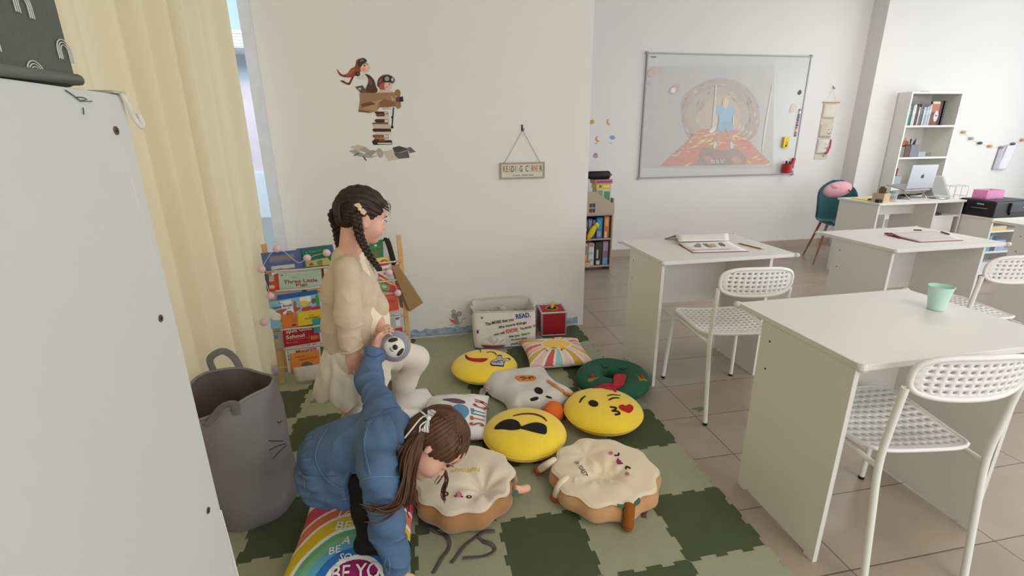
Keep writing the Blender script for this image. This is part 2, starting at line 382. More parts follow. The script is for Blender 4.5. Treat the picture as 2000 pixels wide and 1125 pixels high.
def make_chair(label):
    t = thing('chair', label, 'chair', (0, 0, 0), 0, 'white perforated plastic chairs')
    def seat(u, v):
        x, y = rrect(u, v, .40, .40, .09); wv = y/.4+.5
        return (x*(1-.15*(1-wv)), y+.02, .437+.012*(2*u-1)**2*(.3+.7*wv)+.012*math.exp(-((wv)/.12)**2)-.020*max(0, wv-.85)*6*.15)
    o = bpy.data.objects.new('seat', perf(seat, 12, 11, .27)); COL.objects.link(o); o.parent = t
    def back(u, v):
        x, y = rrect(u, v, .328, .128, .05); z = .738+y
        return (x, tilt_back(z)-.028*(1-(x/.165)**2)-.002, z)
    o2 = bpy.data.objects.new('backrest', perf(back, 11, 5, .27, .8, .5)); COL.objects.link(o2); o2.parent = t
    for q in (o, o2):
        q.data.materials.append(white_plastic); q.data.polygons.foreach_set('use_smooth', [True]*len(q.data.polygons))
        sm = q.modifiers.new('solid', 'SOLIDIFY'); sm.thickness = .007; sm.offset = 0
    lip = MB(); pts = []
    for i in range(64):
        a = 2*math.pi*i/64; c, s_ = math.cos(a), math.sin(a); m = max(abs(c), abs(s_)); u, v = .5+.5*c/m, .5+.5*s_/m
        x, y = rrect(u, v, .334, .134, .05); z = .738+y; pts.append((x, tilt_back(z)-.028*(1-(x/.167)**2)-.002, z))
    lip.tube(pts, .0085, 8, closed=True); lip.build('backrest_rim', white_plastic, t, smooth=180)
    lip = MB(); pts = []
    for i in range(64):
        a = 2*math.pi*i/64; c, s_ = math.cos(a), math.sin(a); m = max(abs(c), abs(s_))
        p = Vector(seat(.5+.5*c/m, .5+.5*s_/m)); pts.append(p)
    lip.tube(pts, .007, 8, closed=True); lip.build('seat_rim', white_plastic, t, smooth=180)
    for sx in (-1, 1):
        lg = MB().tube([(sx*.188, .205, .422), (sx*.205, .232, .012)], .0105, 12).build('leg', white_steel, t, smooth=50)
        MB().tube([(sx*.205, .232, .013), (sx*.2052, .2325, .0005)], .0115, 12).build('foot_cap', dark_m, lg)
        path = cr([(sx*.166, -.262, .012), (sx*.167, -.232, .25), (sx*.168, -.212, .43), (sx*.169, tilt_back(.58), .58), (sx*.169, tilt_back(.70), .70)], 5, False)
        lg = MB().tube(path, .0105, 12).build('leg', white_steel, t, smooth=50)
        MB().tube([(sx*.166, -.2625, .013), (sx*.166, -.263, .0005)], .0115, 12).build('foot_cap', dark_m, lg)
        MB().tube([(sx*.189, .195, .418), (sx*.168, -.208, .418)], .009, 10).build('side_rail', white_steel, t, smooth=50)
    MB().tube([(-.19, .15, .416), (.19, .15, .416)], .008, 10).build('cross_rail', white_steel, t, smooth=50)
    return t
c1 = make_chair('white perforated chair tucked under the desk with the open exercise book')
c1.location = (.419, .963, 0); c1.rotation_euler = (0, 0, math.radians(-8.5))
for loc, rz, lb in (((.395, .04, 0), -8.5, 'nearest white perforated chair, at the desk with the mint cup'),
                    ((1.79, .865, 0), -8, 'white perforated chair behind the mint cup, at the desk with the workbook')):
    c = copy_tree(c1); c.location = loc; c.rotation_euler = (0, 0, math.radians(rz)); c['label'] = lb

# ------------------------------------------------------------------ whiteboard with the projected film
wb = thing('whiteboard', 'white magnetic board in thin aluminium frame with a film projected on it', 'whiteboard', (1.372, YB, .903))
BW, BH = 2.0, 1.305
MB().bb((.012, -.016, .012), (BW-.012, -.0005, BH-.012)).build('board', M('whiteboard_enamel', (200, 201, 199), .22, var=.01), wb)
fr = MB()
fr.bb((0, -.022, 0), (BW, -.0005, .014)); fr.bb((0, -.022, BH-.014), (BW, -.0005, BH)); fr.bb((0, -.022, .014), (.014, -.0005, BH-.014)); fr.bb((BW-.014, -.022, .014), (BW, -.0005, BH-.014))
fr.build('frame', M('board_frame_grey', (150, 150, 152), .45, metal=.3), wb)
for x in (0, BW):
    for z in (0, BH): MB().bb((x-.012, -.024, z-.012), (x+.012, -.0004, z+.012)).build('corner_cap', C3((150, 152, 156), .5), wb)
def B4(x, y):
    p = py(1230+x*.2578, 80+y*.2578, YB-.017); return (p[0]-1.372, p[2]-.903)
bsurf = lambda u, v, l=0.: (u, -.0162-l, v)
def pj(c):
    c = tuple(int(x*.84+196*.16) for x in c)
    return M('film_%02x%02x%02x' % c, c, .4, var=.03)
pic = MB(); ly = [0]  # projector light put into the colour of thin flat shapes
def film(c, pts, smooth=0):
    ly[0] += 1; P = [B4(*p) for p in pts]
    if smooth: P = cr(P, smooth)
    pic.use(pj(c)); addpatch(pic, P, bsurf, .0002+.00002*ly[0], .08)
film((190, 189, 186), [(128, 190), (1095, 185), (1085, 965), (82, 960)])
film((178, 170, 162), [(385, 520), (420, 400), (560, 310), (700, 280), (860, 330), (960, 450), (985, 600), (930, 740), (700, 800), (450, 740)], 5)
film((188, 176, 164), [(430, 560), (500, 420), (680, 350), (830, 420), (900, 560), (840, 700), (600, 720), (480, 690)], 5)
film((196, 182, 168), [(500, 600), (560, 480), (700, 420), (810, 480), (850, 610), (800, 680), (600, 690)], 5)
rr = random.Random(3)
for k in range(120):
    a = rr.uniform(0, 6.28); q = rr.uniform(.5, 1.05); x, y = 690+300*q*math.cos(a), 560+260*q*math.sin(a)
    if 330 < y < 760 and not (600 < x < 830 and y > 460):
        t_ = a+1.57; L = rr.uniform(12, 44); h_ = rr.uniform(3, 9)
        film(rr.choice([(206, 188, 166), (196, 170, 148), (164, 152, 142), (212, 198, 178), (186, 166, 150)]), [(x-L*math.cos(t_), y-L*math.sin(t_)), (x+h_*math.cos(a), y+h_*math.sin(a)), (x+L*math.cos(t_), y+L*math.sin(t_)), (x-h_*math.cos(a), y-h_*math.sin(a))])
film((202, 150, 138), [(500, 690), (560, 665), (820, 680), (860, 720), (1075, 930), (225, 950), (420, 775)])
for k in range(90):
    y = rr.uniform(690, 940); hw = 170+(y-690)*.95; x = 660+rr.uniform(-hw, hw)
    if 510 < x < 860 and y > 790: continue
    L = rr.uniform(10, 42); h_ = rr.uniform(4, 10); sl = rr.uniform(-.6, .3)
    film(rr.choice([(214, 204, 148), (208, 190, 136), (216, 210, 160), (206, 138, 126)]), [(x-L, y-L*sl), (x, y-h_), (x+L, y+L*sl), (x+h_, y+h_)])
film((166, 150, 142), [(525, 900), (545, 815), (600, 810), (700, 830), (800, 815), (855, 850), (860, 930), (505, 938)], 4)
film((192, 156, 146), [(560, 885), (600, 870), (640, 910), (600, 935)], 4); film((194, 160, 146), [(770, 890), (820, 875), (850, 920), (790, 930)], 4)
film((160, 176, 186), [(690, 505), (760, 505), (775, 600), (770, 660), (660, 660), (675, 600)])
film((158, 190, 208), [(690, 495), (705, 480), (745, 480), (785, 490), (805, 550), (775, 560), (768, 620), (680, 620), (672, 560), (640, 560), (650, 510)])
film((176, 202, 216), [(705, 482), (722, 530), (742, 482)]); film((150, 184, 206), [(680, 615), (768, 615), (775, 680), (735, 685), (722, 655), (705, 690), (660, 680)])
film((216, 196, 178), [(705, 480), (708, 440), (728, 425), (746, 440), (745, 480), (726, 505)], 4)
film((196, 160, 150), [(668, 690), (700, 690), (668, 775), (648, 770)]); film((196, 160, 150), [(735, 688), (770, 682), (782, 772), (764, 776)]); film((216, 196, 178), [(642, 562), (664, 562), (658, 640), (640, 640)]); film((216, 196, 178), [(780, 562), (795, 558), (790, 640), (776, 640)])
film((204, 206, 206), [(630, 800), (645, 765), (660, 775), (645, 815)], 3); film((204, 206, 206), [(760, 770), (778, 768), (785, 810), (762, 812)], 3)
film((206, 200, 192), [(648, 330), (662, 330), (640, 690), (612, 700), (622, 640)]); film((212, 210, 204), [(1078, 320), (1086, 320), (1030, 690), (1008, 835), (998, 835), (1020, 650)])
film((222, 216, 208), [(655, 640), (600, 680), (620, 700), (650, 670)], 3)
film((196, 182, 166), [(135, 240), (185, 200), (240, 205), (210, 250), (160, 275)], 4); film((190, 178, 168), [(130, 320), (160, 305), (150, 335)], 3)
film((196, 168, 176), [(295, 385), (345, 325), (385, 335), (370, 380), (330, 405)], 4); film((230, 214, 220), [(312, 385), (320, 355), (345, 360), (340, 390)], 4)
film((206, 196, 182), [(1210, 540), (1230, 480), (1265, 490), (1250, 530)], 3)
o = pic.build('projected_picture', None, wb)
tx = MB(); q = B4(662, 910); addtext(tx, 'Ha ha ha!', .075, bsurf, q, 0, .0078, .0, width=.165)
tx.build('caption', C3((226, 236, 238), .5), wb); 
mk = MB(); q0 = B4(160, 117); q1 = B4(200, 124); mk.bb((q0[0], -.0172, q1[1]), (q1[0], -.0163, q0[1])); mk.build('maker_mark', C3((40, 40, 44), .5), wb)
# things stuck on the board
def onb(x, y): q = B4(x, y); return (q[0]+1.372, YB-.0165, q[1]+.903)
l = onb(1287, 390); t = thing('magnet', 'green leaf shaped magnet high on the right of the whiteboard', 'magnet', l)
MB().prism(cr([(0, .028), (.022, .004), (.010, -.022), (-.008, -.024), (-.024, -.006), (-.012, .016)], 4), 0, .006, lambda u, v, z: (u, -z, v)).build('leaf', C3((58, 86, 52), .5), t)
mc = [(150, 130, 130), (222, 214, 190), (120, 116, 124), (100, 104, 128), (70, 110, 160), (206, 84, 120), (78, 84, 120), (200, 120, 74), (216, 196, 170), (200, 90, 70), (66, 122, 86)]
nm = ['mauve', 'cream', 'grey', 'slate', 'blue', 'pink', 'navy', 'orange', 'beige', 'red', 'green']
for k in range(11):
    l = onb(1288-3.6*k, 522+19.4*k)
    o = MB().cyl((0, 0, 0), (0, -.012, 0), .0125, n=14).build('magnet', C3(mc[k], .4), loc=l)
    tag(o, '%s round magnet, %s down in the magnet column on the whiteboard' % (nm[k], 'topmost and first' if k == 0 else ORD[k+1] if k < 9 else ('tenth' if k == 9 else 'bottommost')), 'magnet', 'magnets in a column')
l = onb(1174, 768); t = thing('board_eraser', 'yellow board eraser stuck low on the whiteboard', 'eraser', l)
MB().bb((-.035, -.03, -.062), (.035, 0, .062)).build('body', C3((226, 202, 50), .6), t, bevel=.004)
tt = MB(); es = lambda u, v, l=0.: (u, -.0302-l, v); tt.bb((-.012, -.0308, -.05), (.006, -.03, -.03)); 
for dx in (0., .014): tt.bb((.006+dx-.01, -.0308, -.048), (.011+dx-.01, -.03, .012))
tt.build('printing', C3((40, 44, 40), .6), t)
l = onb(1170, 962); t = thing('pen_cup', 'red pen cup stuck at the lower right of the whiteboard', 'cup', l)
MB().lathe([(.001, -.055), (.05, -.055), (.052, .05), (.047, .05), (.045, -.045), (.001, -.045)], 20, (0, -.053, 0)).build('cup', C3((176, 22, 30), .4), t, smooth=40)
for dx, dz, c in ((-.012, .085, (30, 34, 34)), (.012, .078, (40, 40, 42))): MB().cyl((dx, -.055, -.03), (dx*2, -.05, dz), .012, n=10).build('marker', C3(c, .4), t)
l = onb(1218, 935); t = thing('marker_holder', 'red and black marker clip at the bottom right board corner', 'marker', l)
MB().box((.012, -.018, .03), (.034, .03, .09), rot=Matrix.Rotation(.28, 3, 'Y')).build('holder', C3((178, 26, 40), .4), t, bevel=.006)
MB().box((-.004, -.018, -.03), (.036, .03, .045), rot=Matrix.Rotation(.6, 3, 'Y')).build('tip', black, t, bevel=.008)
MB().bb((-.03, -.012, -.075), (.04, 0, -.045)).build('pad', C3((190, 208, 206), .5), t)
# ------------------------------------------------------------------ cushions on the mat
A7 = lambda x, y: (780+x*.26, 560+y*.26)
A8 = lambda x, y: (780+x*.3423, 740+y*.3423)
yel = M('yellow_plush', (252, 216, 56), .9, var=.05, vs=18, bump=.35, bs=420, sheen=.35)
blk = M('black_felt', (32, 24, 20), .9, var=.03)
redf = M('red_felt', (182, 26, 34), .85, var=.04)
def tracer(surf, c, rz=0., ztop=.1):
    ca, sa = math.cos(-rz), math.sin(-rz)
    def tr(x, y):
        z = ztop
        for _ in range(24):
            p = pz(x, y, z+c[2]); dx, dy = p[0]-c[0], p[1]-c[1]; u, v = dx*ca-dy*sa, dx*sa+dy*ca
            z = .55*z+.45*float(surf(u, v, 0)[2])
        return (u, v)
    return tr
def disc_cushion(label, cx, cy, R, t, mat, group=None, wob=0.):
    o = thing('cushion', label, 'cushion', (cx, cy, TH), 0, group)
    z0 = t/2
    def ztop(u, v):
        q = min(.9995, math.hypot(u, v)/R); a = math.atan2(v, u)
        return z0+t*.5*(1-q**2.5)**.55+wob*math.sin(3*a+1)*q*q*(1-q)
    surf = lambda u, v, l=0.: (u, v, ztop(u, v)+l)
    mb = MB(); nr = 26
    def top(a, r):
        q = math.sin(r*math.pi/2)*.9995; u, v = R*q*math.cos(2*math.pi*a), R*q*math.sin(2*math.pi*a); return (u, v, ztop(u, v))
    def bot(a, r):
        q = math.sin(r*math.pi/2)*.9995; u, v = R*q*math.cos(2*math.pi*a), R*q*math.sin(2*math.pi*a)
        return (u, v, max(.0005, z0-t*.5*(1-q**2.5)**.55*(1+.05*math.sin(q*9))))
    mb.grid(top, 72, nr, cu=True, flip=True); mb.grid(bot, 72, nr, cu=True)
    mb.build('cover', mat, o, smooth=180)
    ring = [(R*math.cos(2*math.pi*i/72)*1.0, R*math.sin(2*math.pi*i/72)*1.0, z0) for i in range(72)]
    MB().tube(ring, .003, 6, closed=True).build('seam_piping', mat, o, smooth=180)
    return o, surf, tracer(surf, (cx, cy, TH))
def tp(tr, F, pts): return [tr(*F(*p)) for p in pts]
def st(name, o, surf, tr, F, pts, wd, mat, lift=.003, taper=True):
    P = cr([tr(*F(*p)) for p in pts], 5, False)
    return patch(name, stroke(P, wd, taper), surf, mat, o, lift, .01, .003)
# laughing face with the victory hand
o, sf, tr = disc_cushion('yellow round cushion with open red laughing mouth and grey two-finger hand', -.79, 1.45, .194, .125, yel, 'yellow face cushions')
patch('mouth', cr(tp(tr, A7, [(500, 514), (522, 532), (570, 541), (660, 540), (652, 556), (620, 567), (570, 565), (522, 553), (506, 536)]), 3), sf, redf, o, .003)
st('mouth_outline', o, sf, tr, A7, [(498, 512), (505, 535), (522, 550)], .009, blk)
st('closed_eye', o, sf, tr, A7, [(572, 474), (597, 471), (612, 492)], .007, blk); st('closed_eye', o, sf, tr, A7, [(655, 496), (692, 490), (718, 500), (730, 516)], .007, blk)
hp = [(694, 562), (688, 580), (700, 592), (740, 594), (780, 597), (784, 576), (794, 560), (826, 553), (820, 541), (775, 545), (766, 522), (738, 524), (734, 545), (712, 552)]
cxy = (745, 568)
patch('hand_outline', cr([tr(*A7(cxy[0]+(x-cxy[0])*1.07, cxy[1]+(y-cxy[1])*1.12)) for x, y in hp], 3), sf, blk, o, .003)
h = patch('hand', cr([tr(*A7(cxy[0]+(x-cxy[0])*.95, cxy[1]+(y-cxy[1])*.9)) for x, y in hp], 3), sf, M('grey_felt', (186, 182, 186), .9), o, .005)
for s_ in ([(700, 575), (722, 572), (735, 580)], [(722, 572), (745, 570), (757, 580)], [(735, 562), (765, 560), (785, 565)]): st('finger_line', h, sf, tr, A7, s_, .0045, blk, .0065)
# sunglasses face
o, sf, tr = disc_cushion('yellow round cushion with black sunglasses, lying between the white and toast cushions', -.703, .735, .190, .13, yel, 'yellow face cushions')
patch('sunglass_lens', cr(tp(tr, A8, [(541, 286), (572, 252), (605, 237), (640, 233), (675, 244), (690, 264), (688, 286), (642, 293), (590, 288)]), 3), sf, blk, o, .004)
patch('sunglass_lens', cr(tp(tr, A8, [(690, 281), (740, 259), (788, 252), (828, 264), (842, 285), (833, 316), (775, 306), (722, 292)]), 3), sf, blk, o, .004)
patch('sunglass_bridge', tp(tr, A8, [(684, 272), (704, 274), (704, 284), (684, 284)]), sf, blk, o, .0045)
st('eyebrow', o, sf, tr, A8, [(648, 213), (700, 202), (760, 201), (802, 212), (826, 226), (840, 242)], .013, M('brown_felt', (96, 62, 20), .9))
# kissing face
o, sf, tr = disc_cushion('yellow round cushion with red heart kiss and winking eye', -.28, .84, .193, .13, yel, 'yellow face cushions')
st('eyebrow', o, sf, tr, A8, [(1029, 136), (1040, 116), (1062, 98)], .010, blk)
patch('open_eye', cr([tr(*A8(1107+28*math.cos(a), 142+17*math.sin(a)+4*math.cos(a))) for a in [i*math.pi/6 for i in range(12)]], 2), sf, blk, o, .004)
st('winking_eye', o, sf, tr, A8, [(1195, 123), (1218, 111), (1256, 110)], .009, blk); st('eyebrow', o, sf, tr, A8, [(1186, 98), (1215, 92), (1262, 96)], .006, blk)
st('mouth', o, sf, tr, A8, [(1202, 162), (1236, 166), (1226, 180), (1214, 184), (1246, 187), (1256, 200), (1230, 206)], .009, blk, taper=False)
patch('heart', cr(tp(tr, A8, [(1252, 160), (1272, 151), (1292, 158), (1312, 149), (1334, 162), (1333, 178), (1312, 195), (1285, 186), (1262, 175)]), 3), sf, redf, o, .005)
# wreath
gr = M('green_cotton', (40, 92, 72), .85, var=.06, vs=20, bump=.2, bs=300)
Rm, rt, hz = .128, .078, .055
o = thing('wreath_cushion', 'green ring wreath cushion with red bow beside the desk leg', 'cushion', (-.10, 1.155, TH))
def wsurf(u, v, l=0.):
    r = math.hypot(u, v); q = min(1, abs(r-Rm)/rt); a = math.atan2(v, u)
    return (u, v, hz+hz*math.sqrt(max(0, 1-q*q))*(1+.05*math.sin(a*5))+l)
mb = MB(); mb.grid(lambda a, b: ((Rm+rt*math.cos(2*math.pi*b)*(1+.02*math.sin(a*44)))*math.cos(2*math.pi*a), (Rm+rt*math.cos(2*math.pi*b)*(1+.02*math.sin(a*44)))*math.sin(2*math.pi*a),
     max(.0004, hz+hz*math.sin(2*math.pi*b)*(1+.05*math.sin(2*math.pi*a*5)))), 90, 28, True, True); mb.build('ring', gr, o, smooth=180)
tr = tracer(wsurf, (-.10, 1.155, TH)); dkg = M('dark_green_thread', (26, 52, 42), .9)
st('closed_eye', o, wsurf, tr, A7, [(1512, 582), (1530, 604), (1552, 610), (1568, 599)], .006, dkg); st('closed_eye', o, wsurf, tr, A7, [(1652, 612), (1670, 624), (1690, 624), (1708, 612)], .006, dkg)
olive = M('olive_felt', (132, 130, 54), .9)
for bx, by, lv in ((1447, 676, [(1412, 712), (1432, 690), (1470, 686), (1502, 684), (1474, 694), (1452, 710), (1430, 716)]), (1818, 683, [(1770, 664), (1800, 680), (1838, 690), (1862, 712), (1826, 704), (1802, 712), (1796, 690)])):
    lf = patch('leaf', cr(tp(tr, A7, lv), 3), wsurf, olive, o, .004)
    u, v = tr(*A7(bx, by)); p = wsurf(u, v, .006); MB().sph(p, (.012, .012, .010), 14).build('berry', redf, o, smooth=180)
bow_m = M('red_satin', (186, 30, 54), .55, var=.08, vs=30)
bz = lambda u, v, l=0.: (u, v, .118+.012*math.sin(u*60)*math.cos(v*50)+l)
tb = tracer(bz, (-.10, 1.155, TH))
for nm_, pp in (('bow_loop', [(1616, 742), (1606, 690), (1618, 660), (1655, 656), (1702, 662), (1696, 700), (1672, 728), (1636, 752)]), ('bow_loop', [(1612, 738), (1570, 722), (1512, 738), (1462, 760), (1440, 776), (1520, 778), (1590, 778), (1622, 758)]), ('bow_tail', [(1612, 740), (1628, 742), (1632, 778), (1610, 780)])):
    MB().prism(cr(tp(tb, A7, pp), 3), 0, .014, lambda u, v, z: bz(u, v, z-.012)).build(nm_, bow_m, o, bevel=.004, smooth=50)
u, v = tb(*A7(1620, 744)); MB().sph(bz(u, v, .004), (.016, .014, .012), 14).build('bow_knot', bow_m, o, smooth=180)
u, v = tr(*A7(1512, 545)); MB().sph((u, v+.01, .075), (.02, .02, .02), 16).build('pompom', M('brown_plush', (74, 52, 44), .95, bump=.4), o, smooth=180)
# ------------- puffy shapes from an outline
def plush(mb, poly, H, wd, h=.011, z0=0., flat=.25, extra=None):
    v, f = fill2d(poly, h); A = np.array(v); P = np.array(poly); n = len(P); d = np.full(len(A), 9.)
    for i in range(n):
        a = P[i-1]; b = P[i]; ab = b-a; t = np.clip(((A-a)@ab)/(ab@ab+1e-12), 0, 1); d = np.minimum(d, np.linalg.norm(A-(a+t[:, None]*ab), axis=1))
    pr = np.sqrt(np.clip(1-(1-np.clip(d/wd, 0, 1))**2, 0, 1)); bd = d < 1e-4; pr[bd] = 0
    mid = z0+H*flat; zt = mid+(H*(1-flat))*pr; zb = mid-H*flat*pr+.0004
    if extra: zt = zt+np.array([extra(*q) for q in A])*pr
    ff = [t if sum(v[t[i-1]][0]*v[t[i]][1]-v[t[i]][0]*v[t[i-1]][1] for i in range(len(t))) > 0 else t[::-1] for t in f]
    mb.add([(A[i, 0], A[i, 1], zt[i]) for i in range(len(A))], ff); mb.add([(A[i, 0], A[i, 1], zb[i]) for i in range(len(A))], [t[::-1] for t in ff])
    def surf(u, w_, l=0.):
        k = np.argsort((A[:, 0]-u)**2+(A[:, 1]-w_)**2)[:16]; ww = np.exp(-((A[k, 0]-u)**2+(A[k, 1]-w_)**2)/(1.2*h)**2)+1e-12; return (u, w_, float((zt[k]*ww).sum()/ww.sum())+l)
    return surf
# white ghost-like plush
c = (-.60, 1.09, TH)
o = thing('plush_cushion', 'fluffy white ghost cushion with orange foot amid the yellow cushions', 'cushion', c)
a2 = lambda x, y: (1.3165*x, 692.3+1.3165*y)
op = [(632, 728), (648, 696), (690, 680), (790, 668), (880, 655), (1000, 642), (1095, 640), (1118, 668), (1150, 712), (1210, 762), (1280, 800), (1320, 822), (1290, 850), (1240, 880), (1190, 905), (1100, 920), a2(800, 180), a2(740, 178), a2(705, 178), a2(690, 194), a2(645, 194), a2(622, 178), a2(604, 135), a2(560, 104), a2(518, 82), a2(486, 45)]
wpl = M('white_fleece', (214, 211, 206), .95, var=.05, vs=40, bump=.6, bs=260, sheen=.3)
mb = MB(); loc = [(pz(*A7(*p), .05)[0]-c[0], pz(*A7(*p), .05)[1]-c[1]) for p in op]
sf = plush(mb, cr(loc, 3), .105, .085, .012, extra=lambda x, y: .006*math.sin(x*40)*math.cos(y*35)); mb.build('body', wpl, o, smooth=180)
tr = tracer(sf, c)
patch('eye', cr([tr(*A7(1047+32*math.cos(a), 784+23*math.sin(a)+6*math.cos(a))) for a in [i*math.pi/5 for i in range(10)]], 2), sf, blk, o, .005)
patch('eye', cr(tp(tr, A7, [(982, 850), (1000, 840), (1030, 832), (1046, 838), (1040, 850), (1012, 862), (990, 864)]), 2), sf, blk, o, .005)
st('mouth', o, sf, tr, A7, [(1100, 826), (1120, 832), (1146, 840)], .008, blk); st('mouth', o, sf, tr, A7, [(1118, 838), (1126, 828)], .006, blk)
ors = M('orange_felt', (214, 132, 62), .9)
bd = patch('badge', cr(tp(tr, A7, [(868, 686), (895, 672), (1000, 670), (1029, 688), (1012, 705), (965, 711), (900, 710)]), 2), sf, ors, o, .004)
for s_ in ([(905, 690), (935, 684), (955, 690)], [(960, 694), (990, 682), (1010, 690)], [(925, 700), (950, 697)], [(975, 700), (985, 690)]): st('badge_mark', bd, sf, tr, A7, s_, .008, M('brown_felt', (0, 0, 0)), .006)
st('trim_band', o, sf, tr, A7, [(1112, 708), (1150, 735), (1190, 765), (1240, 798)], .018, ors, .006, False)
cp = [pz(*A7(*p), z) for p, z in (((1240, 798), .10), ((1285, 812), .085), ((1330, 800), .07), ((1368, 784), .06))]
MB().tube([q-np.array(c) for q in cp], .008, 8).build('trim_tail', ors, o, smooth=60)
q = pz(1081, 806, .06)-np.array(c); MB().sph(q, (.052, .05, .06), 22).build('foot', M('orange_plush', (228, 112, 44), .95, bump=.4, bs=400), o, smooth=180)
rb = [pz(*A7(*p), z)-np.array(c) for p, z in (((665, 762), .09), ((628, 770), .06), ((614, 800), .03), ((622, 818), .02), ((640, 790), .04), ((655, 770), .08))]
MB().tube(cr([tuple(a) for a in rb], 5, False), .011, 8, flat=(0, 1, 0)).build('hanging_loop', M('silver_ribbon', (200, 198, 196), .35), o, smooth=60)
# ------------- rectangular pillows
def pillow(label, cx, cy, a, b, t, rz, mat, name='cushion', paint=None, mats=None, group=None, n=56, seed=1):
    o = thing(name, label, 'cushion', (cx, cy, TH), rz, group)
    rs = random.Random(seed); ph = [rs.uniform(0, 6) for _ in range(6)]
    def prof(U, V):
        q = max(0, (1-U*U))*max(0, (1-V*V)); wr = .05*math.sin(7*U+ph[0]+3*V)*math.sin(6*V+ph[1])+.04*math.sin(13*U*V+ph[2])
        return q**.42*(1+wr*(1-q*.5))
    z0 = t*.42
    def zt(x, y): return z0+t*.58*prof(max(-1, min(1, x/a)), max(-1, min(1, y/b)))
    surf = lambda x, y, l=0.: (x, y, zt(x, y)+l)
    def pt(u, v, up):
        U, V = math.sin((u-.5)*math.pi), math.sin((v-.5)*math.pi)
        x = a*U*(1-.075*(1-V*V)*abs(U)); y = b*V*(1-.075*(1-U*U)*abs(V)); p = prof(U, V)
        return (x, y, z0+t*.58*p if up else max(.0004, z0-t*.42*p))
    mb = MB()
    if paint:
        vs = [pt(i/n, j/n, True) for i in range(n+1) for j in range(n+1)]
        for i in range(n):
            for j in range(n):
                U, V = math.sin(((i+.5)/n-.5)*math.pi), math.sin(((j+.5)/n-.5)*math.pi)
                mb.use(paint(U, V)); k = len(mb.v); mb.v += [vs[i*(n+1)+j], vs[(i+1)*(n+1)+j], vs[(i+1)*(n+1)+j+1], vs[i*(n+1)+j+1]]; mb.f.append((k, k+1, k+2, k+3)); mb.m.append(mb.k)
        mb.use(mat); mb.grid(lambda u, v: pt(u, v, False), 30, 30, flip=True)
    else: mb.grid(lambda u, v: pt(u, v, True), n, n); mb.grid(lambda u, v: pt(u, v, False), n, n, flip=True)
    cv = mb.build('cover', mat, o)
    bm = bmesh.new(); bm.from_mesh(cv.data); bmesh.ops.remove_doubles(bm, verts=bm.verts, dist=1e-5); bmesh.ops.recalc_face_normals(bm, faces=bm.faces); bm.to_mesh(cv.data); bm.free()
    cv.data.polygons.foreach_set('use_smooth', [True]*len(cv.data.polygons))
    return o, surf, tracer(surf, (cx, cy, TH), rz)
wc = M('white_cotton', (234, 232, 230), .9, var=.015, bump=.15, bs=90)
# sun print
pk = lambda c: M('print_%02x%02x%02x' % c, c, .9, var=.06, vs=40)
sunc = [pk(c) for c in ((222, 120, 112), (236, 196, 182), (228, 180, 88), (236, 200, 184), (214, 92, 84), (158, 206, 206), (238, 206, 190), (222, 170, 66), (240, 204, 188), (228, 180, 90), (166, 206, 204), (226, 140, 132))]
def sunp(U, V):
    x, y = U-.04, (V-.03)*.92; r = math.hypot(x/.46, y/.36)
    if r < 1: return pk((240, 206, 104))
    if r < 1.1: return wc
    a = (math.degrees(math.atan2(y, x))+360) % 360; k = ((a-170)/17.2) % 21; i = int(k); fr_ = k-i
    if fr_ > .74: return wc
    return sunc[i % 12]
o, sf, tr = pillow('square cushion printed with smiling sun and pastel rays against the book bin', -.315, 1.575, .20, .19, .11, math.radians(-3), wc, paint=sunp, n=110)
for p_ in ((1108, 480), (1218, 473)): patch('eye', [tr(*A7(p_[0]+7*math.cos(a), p_[1]+5*math.sin(a))) for a in [i*.8 for i in range(8)]], sf, M('brown_felt', (0, 0, 0)), o, .0015)
st('smile', o, sf, tr, A7, [(1144, 462), (1160, 458), (1182, 464)], .004, M('brown_felt', (0, 0, 0)), .0015)
for p_ in ((1092, 466), (1230, 464)): patch('cheek', [tr(*A7(p_[0]+14*math.cos(a), p_[1]+8*math.sin(a))) for a in [i*.6283 for i in range(10)]], sf, pk((226, 160, 84)), o, .001)
# lettered white pillow
o, sf, tr = pillow('white cushion with sideways red, teal and brown lettering behind the pigtailed head', -1.003, .958, .165, .19, .12, math.radians(-9), wc, seed=3)
for k, (chx, x, y, c) in enumerate((('S', 447, 258, (150, 84, 50)), ('T', 452, 229, (176, 96, 56)), ('I', 456, 205, (60, 108, 116)), ('T', 455, 186, (70, 142, 150)), ('C', 466, 160, (170, 44, 52)), ('H', 476, 134, (150, 30, 44)))):
    tx = MB(); addtext(tx, chx, .092, sf, tr(*A8(x, y)), math.radians(96), .0025, .034, sx=.46); tx.build('lettering', C3(c, .8), o)
pp = lambda pts: cr(tp(tr, A8, pts), 4)
patch('print', pp([(300, 170), (318, 150), (350, 145), (385, 160), (398, 190), (380, 220), (345, 235), (318, 215)]), sf, pk((92, 150, 182)), o, .0012)
patch('print', pp([(245, 118), (310, 112), (365, 124), (375, 140), (330, 140), (285, 130)]), sf, pk((112, 82, 112)), o, .0016)
patch('print', pp([(268, 152), (300, 150), (302, 176), (280, 180)]), sf, pk((214, 150, 70)), o, .0014)
# white pillow behind
o, sf, tr = pillow('white cushion corner half hidden behind the denim shoulder', -1.205, 1.165, .11, .10, .085, math.radians(18), wc, seed=5)
MB().tube([(.1085, -.09+.02*i, .038) for i in range(10)], .003, 6).build('printed_edge', pk((176, 84, 92)), o)
